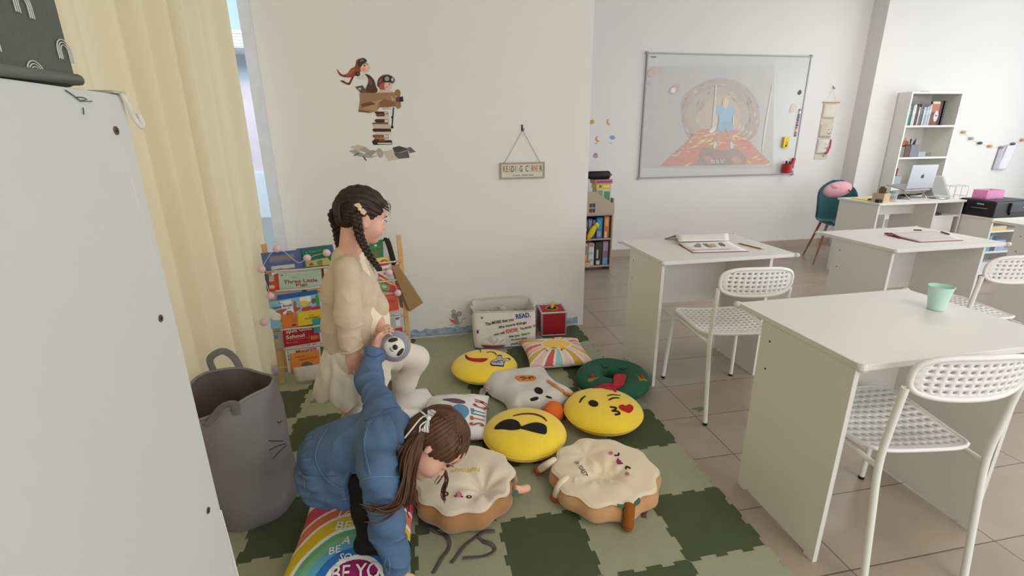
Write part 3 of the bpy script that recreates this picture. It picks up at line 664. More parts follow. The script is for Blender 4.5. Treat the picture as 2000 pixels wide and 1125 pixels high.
# rainbow pillow
rain = [((152, 26, 96), .46), ((240, 238, 236), .53), ((44, 112, 184), .67), ((92, 166, 196), .80), ((120, 176, 140), .92), ((104, 172, 116), 1.02), ((240, 240, 238), 1.09), ((222, 194, 40), 1.34), ((240, 236, 234), 1.40), ((226, 122, 84), 1.60), ((238, 232, 230), 1.66), ((216, 78, 104), 1.98)]
def rainp(U, V):
    r = math.hypot(U-.15, V+1.25)
    for c, q in rain:
        if r < q: return pk(c)
    return wc
o, sf, tr = pillow('white cushion printed with rainbow arcs and white words under the crouching child', -1.405, .315, .205, .215, .10, math.radians(-4), wc, paint=rainp, n=200, seed=8)
lw = C3((240, 238, 236), .85)
A3 = lambda x, y: (560+x*.27112, 820+y*.27112)
for body, x, y, sz, an in (('BE', 408, 608, .03, -4), ('LO', 428, 680, .042, -6), ('BE', 408, 765, .052, -4), ('A', 432, 872, .04, -8), ('BE', 345, 942, .036, 8), ('SO', 424, 993, .032, -6), ('BE YOU', 545, 1098, .056, 0)):
    tx = MB(); addtext(tx, body, sz, sf, tr(*A3(x, y)), math.radians(an), .002, .012); tx.build('lettering', lw, o)
# ------------- toast cushions
def toast(label, cx, cy, R, t, rz, n, ph, crust, cream, dimp, face):
    o = thing('toast_cushion', label, 'cushion', (cx, cy, TH), rz, 'toast slice seat cushions')
    sc = lambda a, k: 1+k*math.cos(n*a+ph)+.02*math.sin(3*a+ph)
    prof = [(.0, .0005), (.80, .0005), (.93, .012), (1.0, .035), (1.0, .06), (.965, .082), (.93, .092), (.88, .096)]
    mb = MB()
    def f(u, v):
        a = 2*math.pi*u; k = v*(len(prof)-1); i = min(int(k), len(prof)-2); w_ = k-i
        r = prof[i][0]*(1-w_)+prof[i+1][0]*w_; z = prof[i][1]*(1-w_)+prof[i+1][1]*w_
        q = R*r*sc(a, .035); return (q*math.cos(a), q*math.sin(a), z*t/.1)
    mb.grid(f, 120, 21, cu=True); mb.build('crust', crust, o, smooth=180)
    ca, sa = math.cos(rz), math.sin(rz); dl = []
    for x, y, am, s_ in dimp:
        p = pz(x, y, .1); dx, dy = p[0]-cx, p[1]-cy; dl.append((dx*ca+dy*sa, -dx*sa+dy*ca, am, s_))
    def zt(u, v):
        q = math.hypot(u, v)/R; z = (.096+.022*max(0, 1-q**3))*t/.1
        for x, y, am, s_ in dl:
            d = math.hypot(u-x, v-y); a = math.atan2(v-y, u-x); z -= am*math.exp(-(d/s_)**2)*(1+.0*a)
            z += .004*math.sin(7*a+x*30)*math.exp(-((d-s_*1.2)/s_)**2)*am/.03
        return z+.002*math.sin(u*37+1)*math.sin(v*41)
    surf = lambda u, v, l=0.: (u, v, zt(u, v)+l)
    mb = MB()
    def g(u, v):
        a = 2*math.pi*u; q = R*.955*v*(1+.045*math.cos(n*a+ph)+.022*math.sin(3*a+ph)); x, y = q*math.cos(a), q*math.sin(a)
        return (x, y, zt(x, y)+.004 if v < .97 else zt(x, y)-.002)
    mb.grid(g, 132, 40, cu=True, flip=True); mb.build('cream_top', cream, o, smooth=180)
    s2 = lambda u, v, l=0.: (u, v, zt(u, v)+.004+l)
    return o, s2, tracer(s2, (cx, cy, TH), rz)
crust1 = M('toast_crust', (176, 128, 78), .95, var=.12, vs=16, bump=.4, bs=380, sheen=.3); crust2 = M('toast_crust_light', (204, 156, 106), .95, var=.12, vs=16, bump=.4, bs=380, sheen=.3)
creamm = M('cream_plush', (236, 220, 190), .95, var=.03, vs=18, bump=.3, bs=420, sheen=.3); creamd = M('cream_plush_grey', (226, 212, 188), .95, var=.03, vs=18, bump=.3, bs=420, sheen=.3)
lfm = M('leaf_felt', (78, 122, 100), .9); limb = M('pink_plush', (236, 186, 156), .95, bump=.3); bro = M('brown_plush_warm', (150, 82, 30), .95, var=.12, bump=.4)
def limb_(o, c, rz, nm, pts, r, mat, end=None, endr=None):
    ca, sa = math.cos(-rz), math.sin(-rz); P = []
    for x, y, z in pts:
        p = pz(x, y, z); dx, dy = p[0]-c[0], p[1]-c[1]; P.append((dx*ca-dy*sa, dx*sa+dy*ca, z-TH))
    P = cr(P, 5, False); a = MB().tube(P, [r*(1.08 if i else .9) for i in range(len(P))], 12); a.sph(P[-1], r*1.1, 12); L = a.build(nm, mat, o, smooth=180)
    if end: MB().sph(Vector(P[-1])+(Vector(P[-1])-Vector(P[-3])).normalized()*endr*.7, (endr, endr*.9, endr*.85), 16).build('paw', end, L, smooth=180)
c, rz = (-1.01, .455, TH), 0.
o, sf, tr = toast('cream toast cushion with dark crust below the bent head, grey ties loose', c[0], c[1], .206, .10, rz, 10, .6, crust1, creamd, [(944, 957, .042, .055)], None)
br_ = M('dark_brown_thread', (92, 44, 34), .8)
for x, y, a, b in ((265, 658, 17, 12), (398, 675, 17, 8)):
    e = patch('eye', cr([tr(*A8(x+a*math.cos(q), y+b*math.sin(q))) for q in [i*.7854 for i in range(8)]], 2), sf, br_, o, .003)
    patch('eye_glint', [tr(*A8(x+4*math.cos(q), y+2+3*math.sin(q))) for q in [i*.9 for i in range(7)]], sf, wc, e, .0042)
patch('tongue', cr(tp(tr, A8, [(324, 668), (326, 652), (338, 646), (352, 652), (354, 670), (340, 676)]), 3), sf, M('pink_felt', (206, 130, 150), .9), o, .003)
st('mouth', o, sf, tr, A8, [(312, 668), (324, 672), (328, 656)], .0035, br_); st('mouth', o, sf, tr, A8, [(354, 658), (354, 674), (364, 672)], .0035, br_)
for body, x, y, wd in (('TOAST', 348, 521, .075), ('*', 410, 518, .02), ("I'm", 437, 516, .03)):
    tx = MB(); addtext(tx, body, .026, sf, tr(*A8(x, y)), math.radians(174), .0025, .01, width=wd); tx.build('lettering', M('yellow_thread', (214, 188, 92), .7), o)
limb_(o, c, rz, 'arm', [A8(655, 625)+(.085,), A8(690, 632)+(.07,), A8(728, 624)+(.06,)], .014, limb)
limb_(o, c, rz, 'arm', [A8(480, 428)+(.09,), A8(468, 418)+(.085,)], .015, limb, bro, .014)
for pp_ in ([(628, 568), (648, 570), (660, 588), (652, 600), (636, 590)], [(640, 662), (662, 642), (680, 652), (672, 668), (650, 678)]):
    patch('leaf', cr([tuple(np.array(pz(*A8(*q), .095)[:2])-np.array(c[:2])) for q in pp_], 3), lambda u, v, l=0.: (u, v, .088+l), lfm, o, .004, .03)
tie = M('grey_ribbon', (92, 86, 80), .7)
for pts in ([(160, 850), (200, 872), (255, 890), (285, 930), (275, 980), (235, 1040), (190, 1108)], [(545, 872), (470, 880), (400, 930), (345, 990), (295, 1050)], [(470, 885), (455, 905), (480, 930), (530, 950), (543, 975), (520, 1000), (440, 1015), (362, 1028)]):
    P = cr([tuple(pz(*A8(*q), TH+.002)-np.array(c)) for q in pts], 6, False); P = [(x, y, .004+.003*math.sin(i*.5)) for i, (x, y, z) in enumerate(P)]
    MB().tube(P, .0075, 8, flat=(0, 0, 1)).build('tie_ribbon', tie, o, smooth=60)
c, rz = (-.45, .395, TH), 0.
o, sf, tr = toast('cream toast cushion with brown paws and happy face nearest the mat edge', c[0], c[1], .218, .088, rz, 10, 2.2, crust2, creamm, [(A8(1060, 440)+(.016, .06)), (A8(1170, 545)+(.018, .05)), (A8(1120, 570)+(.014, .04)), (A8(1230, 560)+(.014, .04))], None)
for s_ in ([(1228, 438), (1250, 437), (1252, 424)], [(1318, 512), (1296, 502), (1292, 516)]): st('eye', o, sf, tr, A8, s_, .006, blk, .003, False)
patch('mouth', cr(tp(tr, A8, [(1238, 470), (1250, 462), (1266, 474), (1262, 488), (1244, 486)]), 3), sf, M('magenta_felt', (164, 46, 92), .9), o, .003); st('mouth_line', o, sf, tr, A8, [(1246, 454), (1250, 464)], .004, blk); st('mouth_line', o, sf, tr, A8, [(1264, 482), (1276, 484)], .004, blk)
for x, y in ((1207, 424), (1300, 542)):
    st('cheek', o, sf, tr, A8, [(x+13*(1-i/14)*math.cos(i*.9), y+10*(1-i/14)*math.sin(i*.9)) for i in range(13)], .004, M('pink_felt', (0, 0, 0)), .003)
tx = MB(); p0, p1 = np.array(tr(*A8(1008, 474))), np.array(tr(*A8(1062, 555))); addtext(tx, "I'm TOAST", .03, sf, tuple((p0+p1)/2), math.atan2(*(p1-p0)[::-1]), .0025, .012, width=float(np.linalg.norm(p1-p0))); tx.build('lettering', M('dark_thread', (70, 62, 54), .8), o)
patch('care_label', tp(tr, A8, [(996, 590), (1000, 566), (1012, 566), (1008, 594)]), sf, wc, o, .004)
limb_(o, c, rz, 'leg', [A8(892, 462)+(.098,), A8(850, 484)+(.092,), A8(806, 514)+(.045,)], .0135, creamm, bro, .022)
limb_(o, c, rz, 'leg', [A8(962, 566)+(.10,), A8(930, 588)+(.100,), A8(908, 625)+(.082,), A8(896, 660)+(.045,)], .014, creamm, bro, .024)
limb_(o, c, rz, 'arm', [A8(1312, 722)+(.095,), A8(1309, 760)+(.085,), A8(1302, 835)+(.035,)], .020, bro)
for pp_ in ([(1238, 712), (1262, 716), (1284, 728), (1272, 744), (1250, 736)], [(1342, 730), (1344, 702), (1366, 686), (1376, 704), (1364, 722)]):
    patch('leaf', cr([tuple(np.array(pz(*A8(*q), .095)[:2])-np.array(c[:2])) for q in pp_], 3), lambda u, v, l=0.: (u, v, .086+l), lfm, o, .004, .03)
P = [tuple(pz(*A8(*q), TH+.002)-np.array(c)) for q in ((1412, 740), (1398, 765), (1396, 792))]; MB().tube(cr(P, 4, False), .009, 8, flat=(0, 0, 1)).build('tie_ribbon', M('brown_ribbon', (110, 78, 64), .7), o, smooth=60)

# ------------------------------------------------------------------ book bin, red box
bn = thing('fabric_bin', 'white fabric bin printed with a saying about reading, against the wall', 'bin', (-.585, 1.945, TH), math.radians(-5))
bw, bd_, bh = .41, .265, .262
canvas = M('white_canvas', (226, 222, 214), .85, var=.03, vs=9, bump=.2, bs=120)
def binpt(u, v, k=1.):
    a = u*4; i = int(a) % 4; f = a-int(a); cs = [(-1, -1), (1, -1), (1, 1), (-1, 1)]; p, q = cs[i], cs[(i+1) % 4]
    x, y = p[0]+(q[0]-p[0])*f, p[1]+(q[1]-p[1])*f; r = (abs(x)**9+abs(y)**9)**(1/9); m = max(abs(x), abs(y)); x, y = x*m/r, y*m/r
    b = 1+.045*math.sin(v*math.pi*.9)+.012*math.sin(a*7+v*5)
    return (x*bw/2*b*k, y*bd_/2*b*k, v*bh+.006*math.sin(a*3+1)*v)
mb = MB(); mb.grid(lambda u, v: binpt(u, v), 96, 14, cu=True); mb.grid(lambda u, v: binpt(u, v, .975), 96, 14, cu=True, flip=True)
mb.grid(lambda u, v: binpt(u, 1, 1-.025*v), 96, 1, cu=True); mb.bb((-bw*.47, -bd_*.46, .003), (bw*.47, bd_*.46, .008)); mb.build('body', canvas, bn, smooth=60)
MB().tube([binpt(i/96, .012, 1.005) for i in range(96)], .006, 6, closed=True).build('base_trim', C3((76, 104, 160), .8), bn)
fsurf = lambda u, v, l=0.: (u, -bd_/2*(1+.045*math.sin(v/bh*math.pi*.9))*1.0-.0045-l, v)
MB().tube([binpt(i/96, .995, 1.0) for i in range(96)], .0045, 6, closed=True).build('rim', C3((196, 192, 186), .8), bn)
for sx in (-1, 1):
    P = cr([(sx*bw*.5, -.04, .25), (sx*(bw*.5+.02), -.02, .275), (sx*(bw*.5+.018), .01, .24), (sx*(bw*.5+.012), .03, .20), (sx*bw*.5, .045, .25)], 4, False)
    MB().tube(P, .008, 8, flat=(0, 1, 0)).build('strap', C3((206, 204, 200), .6), bn, smooth=60)
ca, sa = math.cos(math.radians(5)), math.sin(math.radians(5))
def bt(x, y):
    q = A7(x, y); Y = 1.81
    for _ in range(4):
        p = py(q[0], q[1], Y); dx, dy = p[0]+.585, p[1]-1.945; u = dx*ca-dy*sa; Y = 1.945-.138*ca+(-u*sa)*1.0
    return (u, p[2]-TH)
wcol = {'k': (38, 36, 40), 'b': (40, 70, 150), 'r': (206, 52, 46), 'g': (70, 150, 70), 'o': (214, 92, 62)}
for body, x, y, wd, sz, c_, an in (('The MORE that you', 752, 262, 215, .030, 'k', 8), ('READ.', 930, 218, 110, .046, 'b', 6), ('the more things', 850, 284, 210, .026, 'k', 8), ('you will', 750, 350, 82, .024, 'k', 8), ('KNOW.', 848, 328, 92, .040, 'r', 8),
                                   ('The MORE', 950, 308, 88, .022, 'k', 8), ('that you', 862, 368, 80, .022, 'k', 6), ('learn', 948, 352, 62, .030, 'g', 8), ('the more places', 898, 390, 120, .020, 'k', 4), ("you'll", 864, 426, 52, .022, 'k', 4), ('GO', 918, 418, 40, .034, 'o', 4)):
    a = bt(x-wd/2, y); b = bt(x+wd/2, y); tx = MB(); addtext(tx, body, sz, fsurf, bt(x, y), math.radians(an), .0012, .022, width=abs(b[0]-a[0])); tx.build('lettering', C3(wcol[c_], .8), bn)
bk = MB(); L_ = [0]
def bp_(c_, pts):
    L_[0] += 1; bk.use(C3(c_, .8)); addpatch(bk, [bt(*p) for p in pts], fsurf, .0008+.0002*L_[0], .02)
bp_((150, 60, 60), [(610, 435), (700, 442), (800, 436), (770, 458), (700, 464), (640, 462)]); bp_((236, 234, 230), [(630, 420), (668, 375), (705, 440)]); bp_((200, 198, 196), [(650, 395), (690, 365), (710, 435)])
bp_((240, 238, 234), [(712, 440), (740, 380), (795, 378), (770, 400), (804, 410), (760, 430)]); bp_((120, 118, 120), [(720, 430), (745, 390), (750, 392)]); bp_((120, 118, 120), [(735, 432), (780, 395), (784, 399)])
bp_((70, 120, 190), [(700, 466), (850, 462), (900, 470), (700, 474)]); bp_((190, 60, 60), [(655, 448), (790, 446), (750, 456)])
for c_, pts in (((48, 62, 130), [(580, 330), (594, 320), (596, 344), (584, 354)]), ((64, 130, 70), [(612, 228), (624, 224), (630, 236), (618, 242)]), ((206, 100, 60), [(1005, 285), (1020, 278), (1018, 300), (1008, 302)]), ((170, 50, 60), [(1040, 345), (1052, 332), (1050, 362), (1040, 364)])):
    m = MB(); addpatch(m, [bt(*p) for p in pts], fsurf, .0012, .02); m.build('dot_print', C3(c_, .8), bn)
bk.build('book_print', None, bn)
for k, (x, y, z, r, c_) in enumerate(((-.115, .0, .175, .06, (160, 160, 162)), (.0, -.02, .165, .055, (176, 150, 152)), (.115, .0, .175, .06, (146, 146, 150)), (-.0, .07, .19, .045, (196, 194, 190)))):
    s_ = thing('soft_toy', ['grey soft toy at the left inside the white fabric bin', 'dusty pink soft toy in the middle of the white fabric bin', 'grey soft toy at the right inside the white fabric bin', 'pale soft toy at the back inside the white fabric bin'][k], 'soft toy', Vector((-.585, 1.945, TH))+Matrix.Rotation(math.radians(-5), 3, 'Z') @ Vector((x, y, 0)), 0, 'soft toys in the bin')
    b = MB(); b.sph((0, 0, z-r*.6), (r*1.05, r*.9, r*1.2), 18); b.build('body', M('toy_fleece_%d' % k, c_, .95, bump=.5), s_, smooth=180)
    MB().sph((0, -.01, z+r*.35), r*.62, 16).build('head', MATS['toy_fleece_%d' % k], s_, smooth=180)
    for sx in (-1, 1): MB().sph((sx*r*.5, 0, z+r*.8), r*.22, 10).build('ear', MATS['toy_fleece_%d' % k], s_, smooth=180)
rb_ = thing('ballot_box', 'red box with aluminium edges and round hole beside the fabric bin', 'box', (-.2155, 2.028, TH), math.radians(-4))
w2 = .0865
MB().bb((-w2, -w2, .001), (w2, w2, .178)).build('body', C3((160, 20, 30), .5), rb_)
e = MB()
ed = MB()
for sx in (-1, 1):
    for sy in (-1, 1): MB().bb((sx*w2-.007, sy*w2-.007, 0), (sx*w2+.007, sy*w2+.007, .18)).build('corner_profile', alu, rb_, bevel=.003)
for z in (.006, .176):
    for s_ in (-1, 1):
        MB().bb((-w2, s_*w2-.0068, z-.0065), (w2, s_*w2+.0068, z+.0065)).build('edge_profile', alu, rb_, bevel=.003); MB().bb((s_*w2-.0068, -w2, z-.0065), (s_*w2+.0068, w2, z+.0065)).build('edge_profile', alu, rb_, bevel=.003)
MB().lathe([(.001, .1795), (.040, .1795), (.040, .1785), (.001, .1785)], 28).build('hole', C3((16, 12, 12), .9), rb_)
MB().tube([(.042*math.cos(i*.19635), .042*math.sin(i*.19635), .1805) for i in range(32)], .004, 8, closed=True).build('hole_rim', C3((210, 140, 50), .6), rb_, smooth=180)
MB().box((.008, .0, .2025), (.018, .0015, .062), rot=Matrix.Rotation(.25, 3, 'Y')).build('paper_strip', C3((232, 206, 50), .7), rb_)
# ------------------------------------------------------------------ stickers and sign on the reading wall
B1 = lambda x, y: (630+x*.21339, 90+y*.21339)
def wallxy(F, o, Y=YW):
    def g(x, y): p = py(*F(x, y), Y); return (p[0]-o[0], p[2]-o[2])
    return g
def sticker(name, label, F, polys, org, Y=YW, parent=None):
    o_ = py(*F(*org), Y); g = wallxy(F, o_, Y); mb = MB()
    for k, pl in enumerate(polys):
        c, pts = pl[0], pl[1]; P = [g(*p) for p in pts]
        if len(pl) > 2: P = cr(P, pl[2])
        mb.use(C3(c, .85)); addpatch(mb, P, lambda u, v, l=0.: (u, -l, v), .0003+.00005*k, .03)
    o = mb.build(name, None, parent, loc=(o_[0], Y-.0002, o_[2])); return tag(o, label, 'wall sticker')
circ = lambda x, y, a, b=None, n=12: [(x+a*math.cos(i*2*math.pi/n), y+(b or a)*math.sin(i*2*math.pi/n)) for i in range(n)]
bks = []
for x0, x1, y0, y1, c, pg in ((545, 628, 553, 584, (196, 182, 164), 1), (478, 600, 598, 622, (84, 48, 40), 1), (488, 602, 618, 646, (118, 70, 52), 1), (500, 608, 648, 672, (206, 198, 184), 0), (478, 606, 668, 702, (58, 52, 52), 1), (452, 602, 700, 718, (122, 82, 60), 0),
                              (462, 622, 714, 756, (196, 182, 160), 0), (458, 626, 754, 786, (72, 44, 36), 0), (480, 624, 784, 811, (208, 196, 176), 0), (458, 604, 810, 842, (132, 88, 58), 1), (472, 606, 844, 874, (112, 60, 44), 1), (456, 634, 860, 905, (52, 44, 42), 0)):
    bks.append((c, [(x0, y0+6), (x0+14, y0), (x1, y0+2), (x1+3, y1-3), (x0+12, y1), (x0-2, (y0+y1)/2)]))
    if pg: bks.append(((212, 202, 186), [(x0+(x1-x0)*.7, y0+5), (x1-2, y0+6), (x1, y1-6), (x0+(x1-x0)*.72, y1-5)]))
bks += [((206, 198, 184), [(500, 885), (630, 884), (632, 898), (510, 898)]), ((150, 70, 50), [(520, 848), (570, 848), (568, 872), (516, 872)])]
kid = [((142, 72, 44), [(300, 180), (310, 135), (330, 118), (370, 112), (400, 126), (402, 150), (362, 180), (350, 230), (318, 262), (270, 284), (205, 286), (160, 270), (140, 240), (134, 210), (165, 250), (200, 262), (230, 246), (262, 206), (285, 196)], 3),
       ((122, 58, 40), [(292, 268), (268, 322), (246, 357), (200, 342), (160, 318), (188, 314), (215, 330), (240, 334), (264, 288)], 3), ((168, 92, 54), [(215, 262), (250, 232), (285, 205), (300, 215), (270, 250), (240, 272)], 3),
       ((228, 192, 168), [(352, 190), (380, 165), (410, 160), (428, 176), (436, 202), (426, 215), (412, 240), (376, 247), (350, 226)], 3), ((222, 150, 132), circ(376, 214, 18)), ((44, 36, 34), circ(385, 180, 11, 6)), ((70, 44, 36), [(398, 156), (420, 166), (418, 172), (396, 163)]),
       ((62, 60, 58), [(324, 140), (340, 120), (372, 108), (402, 126), (402, 142), (366, 160), (338, 196), (322, 170)], 3), ((110, 112, 112), [(345, 128), (370, 118), (378, 132), (352, 146)], 3), ((50, 44, 42), circ(322, 255, 23, 22)), ((110, 102, 96), circ(326, 254, 9)),
       ((210, 206, 198), [(322, 284), (352, 262), (400, 256), (424, 270), (420, 296), (384, 302), (330, 302)], 3), ((84, 58, 50), [(390, 258), (430, 266), (472, 312), (490, 370), (505, 405), (484, 428), (400, 428), (394, 390), (416, 340), (416, 296)], 3), ((110, 80, 66), [(420, 300), (450, 310), (452, 350), (425, 345)], 3),
       ((92, 82, 76), [(298, 373), (366, 358), (412, 426), (350, 430)]), ((190, 184, 176), [(325, 385), (350, 380), (355, 400), (335, 402)]),
       ((100, 62, 58), [(500, 352), (512, 300), (550, 268), (600, 261), (640, 280), (656, 320), (644, 342), (600, 334), (555, 338), (532, 370), (510, 376)], 3), ((150, 80, 78), [(520, 320), (535, 300), (545, 315), (530, 340)], 3), ((48, 44, 46), [(552, 290), (575, 274), (650, 286), (656, 326), (560, 328)], 2), ((152, 152, 150), circ(590, 300, 22)), ((176, 176, 172), circ(640, 306, 13, 18)),
       ((166, 92, 68), [(516, 366), (545, 340), (572, 340), (572, 402), (555, 426), (530, 405)], 3), ((228, 186, 164), [(568, 348), (600, 336), (624, 338), (638, 364), (630, 384), (612, 398), (574, 394)], 3), ((222, 148, 130), circ(590, 374, 13)), ((48, 40, 38), circ(610, 350, 7, 5)), ((196, 186, 170), [(510, 428), (528, 398), (580, 402), (640, 410), (646, 430)]),
       ((158, 122, 92), [(338, 430), (520, 428), (668, 424), (668, 552), (520, 562), (498, 598), (432, 612), (328, 600), (344, 500)]), ((134, 98, 72), [(520, 520), (560, 480), (668, 520), (668, 552), (520, 560)]), ((178, 142, 108), [(404, 540), (470, 505), (556, 486), (502, 530), (500, 596), (372, 578)]), ((112, 78, 56), [(360, 530), (430, 510), (485, 530), (430, 545), (365, 560)], 3),
       ((190, 156, 120), [(622, 452), (668, 486), (636, 506)]), ((152, 116, 88), [(664, 408), (700, 398), (716, 440), (694, 474), (672, 452)], 2), ((152, 116, 88), [(672, 500), (706, 496), (718, 556), (690, 575), (666, 545)], 2), ((58, 44, 46), [(690, 470), (736, 460), (740, 508), (700, 512)]), ((96, 72, 66), [(672, 468), (705, 462), (700, 512), (672, 508)]),
       ((92, 70, 54), [(328, 600), (432, 612), (430, 602), (336, 588)])]
rod = [((52, 50, 52), [(644, 560), (656, 560), (642, 742), (630, 742)]), ((40, 38, 40), circ(637, 652, 10)), ((40, 38, 40), circ(637, 742, 13))]
sticker('wall_sticker', 'wall sticker of two children in a cardboard plane on stacked books', B1, bks+rod+kid, (540, 600))
pap = [((160, 158, 154), [(240, 960), (300, 945), (420, 1010), (520, 1000), (440, 1025), (330, 1010)]), ((196, 186, 170), [(258, 920), (320, 900), (388, 922), (447, 962), (402, 980), (330, 958), (256, 932)]), ((172, 160, 146), [(330, 945), (388, 922), (447, 962), (402, 980)]),
       ((152, 150, 144), [(380, 990), (452, 950), (500, 962), (440, 1012)]), ((176, 162, 150), [(490, 952), (520, 932), (562, 970), (552, 1012), (522, 1026), (498, 990)]), ((198, 188, 176), [(553, 966), (640, 944), (697, 1036), (600, 1052)]),
       ((74, 72, 72), [(640, 930), (700, 914), (778, 936), (782, 964), (702, 976), (655, 970)]), ((96, 92, 92), [(652, 975), (782, 958), (797, 1022), (698, 1032), (662, 1000)]), ((108, 106, 104), [(774, 930), (804, 924), (855, 968), (796, 980)]), ((150, 140, 136), [(700, 972), (780, 948), (782, 956), (706, 980)]),
       ((108, 94, 88), [(280, 1002), (328, 974), (336, 984), (292, 1008)]), ((98, 88, 84), [(366, 1004), (384, 1010), (408, 1054), (386, 1042)])]
sticker('wall_sticker', 'wall sticker of scattered papers and dark books under the plane sticker', B1, pap, (540, 980))
A4 = lambda x, y: (560+x*.2845, 560+y*.2845)
mo = [((140, 138, 138), circ(1146, 172, 15)), ((140, 138, 138), circ(1184, 186, 17)), ((206, 176, 172), circ(1147, 173, 9)), ((206, 176, 172), circ(1184, 187, 10)), ((152, 150, 150), [(1130, 190), (1150, 178), (1176, 190), (1172, 206), (1180, 230), (1182, 256), (1150, 258), (1138, 236), (1130, 206)], 3), ((60, 56, 58), circ(1148, 194, 3)), ((214, 92, 92), [(1114, 212), (1148, 222), (1156, 250), (1128, 242)]), ((240, 234, 226), [(1120, 214), (1146, 220), (1150, 228), (1126, 222)]),
      ((128, 126, 128), stroke([(1180, 254), (1204, 246), (1200, 226), (1228, 218)], 5)), ((176, 178, 178), [(1122, 258), (1190, 256), (1194, 263), (1124, 264)])]
sticker('wall_sticker', 'small wall sticker of a grey mouse reading a red book', A4, mo, (1155, 220))
cl = MB(); rr = random.Random(5)
cs = lambda u, v, l=0.: (u, -l, v)
top = [(-1.36+.02*i, .058+.012*abs(math.sin(i*.61))+.006*math.sin(i*1.7)) for i in range(70)]
cl.use(C3((150, 170, 190), .85)); addpatch(cl, [(-1.36, .0125)]+top+[(.02, .0125)], cs, .0003, .04)
for k in range(110):
    x = -1.33+1.31*rr.random(); z = .026+.03*rr.random(); r = .010+.012*rr.random(); cl.use(C3(rr.choice([(166, 184, 200), (176, 192, 206), (138, 160, 184)]), .85))
    addpatch(cl, [(x+r*1.3*math.cos(a*.7854), max(.013, z+r*.8*math.sin(a*.7854))) for a in range(8)], cs, .0004+.000004*k, .05)
o = cl.build('wall_border_sticker', None, loc=(0, YW-.0002, 0)); tag(o, 'blue cloud border sticker running along the foot of the reading wall', 'wall sticker')
# reading corner sign
sg = thing('hanging_sign', 'small cream hanging sign with coloured capitals on a cord loop', 'sign', (-.407, YW-.004, 1.16))
MB().bb((-.151, -.008, -.051), (.151, 0, .051)).build('plaque', M('aged_cream_paint', (212, 202, 186), .7, var=.05, vs=30), sg)
fr = MB(); fc = M('grey_wood_frame', (162, 152, 138), .7, var=.1, vs=40)
fr.use(fc); fr.bb((-.153, -.012, .043), (.153, -.001, .053)); fr.bb((-.153, -.012, -.053), (.153, -.001, -.043)); fr.bb((-.153, -.0118, -.043), (-.143, -.001, .043)); fr.bb((.143, -.0118, -.043), (.153, -.001, .043)); fr.build('frame', None, sg)
ss = lambda u, v, l=0.: (u, -.0082-l, v)
lc = [(126, 108, 98), (112, 92, 80), (176, 134, 112), (72, 76, 72), (96, 104, 104), (196, 190, 188), (110, 70, 54), None, (84, 98, 94), (190, 188, 192), (142, 116, 100), (178, 116, 84), (192, 150, 124), (78, 84, 78)]
for k, ch in enumerate('READING CORNER'):
    if ch == ' ': continue
    tx = MB(); addtext(tx, ch, .058, ss, (-.126+k*.0194, .010), 0, .0008, .012, sx=.47); tx.build('lettering', C3(lc[k], .7), sg)
for k in range(9):
    if k in (3,): continue
    MB().bb((-.066+k*.0155, -.009, -.0335), (-.066+k*.0155+.010+.003*(k % 3), -.0083, -.0275)).build('small_print', C3((130, 124, 114), .7), sg)
cord = M('jute_cord', (150, 130, 104), .9)
for sx in (-1, 1): MB().tube([(sx*.122, -.006, .052), (sx*.004, -.012, .252)], .0016, 6).build('cord', cord, sg)
hk = thing('wall_hook', 'small black hook holding the hanging sign cord', 'hook', (-.407, YW, 1.425))
MB().bb((-.006, -.004, -.01), (.006, 0, .028)).build('plate', black, hk); MB().tube([(0, -.003, .0), (0, -.014, -.012), (.004, -.02, -.016), (.008, -.021, -.004), (.008, -.021, .006)], .0022, 8).build('prong', dark_m, hk)

# ------------------------------------------------------------------ sloping picture book rack
al, ln = math.radians(6.5), math.radians(9)
ex = Vector((math.cos(al), math.sin(al), 0)); ey = Vector((-math.sin(al)*math.sin(ln), math.cos(al)*math.sin(ln), math.cos(ln))); en = ex.cross(ey)
B0 = Vector((-1.963, 1.60, TH)); RM = Matrix((ex, ey, en)).transposed()
def sh(x, y, d=0.):
    o = np.array(B0+en*d); r = _ray(x, y); n = np.array(en); t = ((o-CAM)@n)/(r@n); q = Vector(CAM+r*t)-B0; return (q.dot(ex), q.dot(ey))
rk = thing('book_rack', 'pine sling book rack holding picture books beside the curtain', 'bookcase', B0, rot=RM.to_euler())
W = .742
for x in (0, W): MB().bb((x-.014, -.0, -.022), (x+.014, .818, 0)).build('side_post', wood, rk, bevel=.002)
bkz = Vector((0, 0, 1))
for x in (0, W):
    a = Vector((x, .80, -.02)); dn = RM.inverted() @ (Vector((0, 0, -1))); L = (B0+RM @ a).z-TH-.001; b_ = a+dn*L+RM.inverted() @ Vector((0, .03, 0)); MB().tube([a, b_], .011, 8).build('rear_leg', wood, rk)
rails = [sh(525, 531)[1], sh(530, 569)[1], sh(539, 644)[1], sh(544, 681)[1], sh(548, 718)[1], sh(553, 752)[1]]
for k, v in enumerate(rails):
    MB().tube([(-.005, v, .010), (W+.005, v, .010)], .0062, 10).build('rail', wood, rk, smooth=50)
slingm = M('unbleached_canvas', (206, 198, 184), .9, var=.03, bump=.2, bs=120)
offs = [.030, .050, .070, .090]
for k, v in enumerate(rails[:4]):
    d = .028+.0
    MB().grid(lambda u, w_: (.035+u*(W-.07), v-.003+.011*w_+.0012*math.sin(u*20), .040+.004*math.sin(u*9)+.006*math.sin(w_*math.pi)), 30, 4).build('sling', slingm, rk, smooth=180, solid=.002)
MB().grid(lambda u, w_: (.075+u*(W-.15)+.012*(1-w_)*(1-2*u), .008+.095*w_, .052+.010*math.sin(w_*math.pi)+.003*math.sin(u*17)), 30, 6).build('sling', slingm, rk, smooth=180, solid=.002)
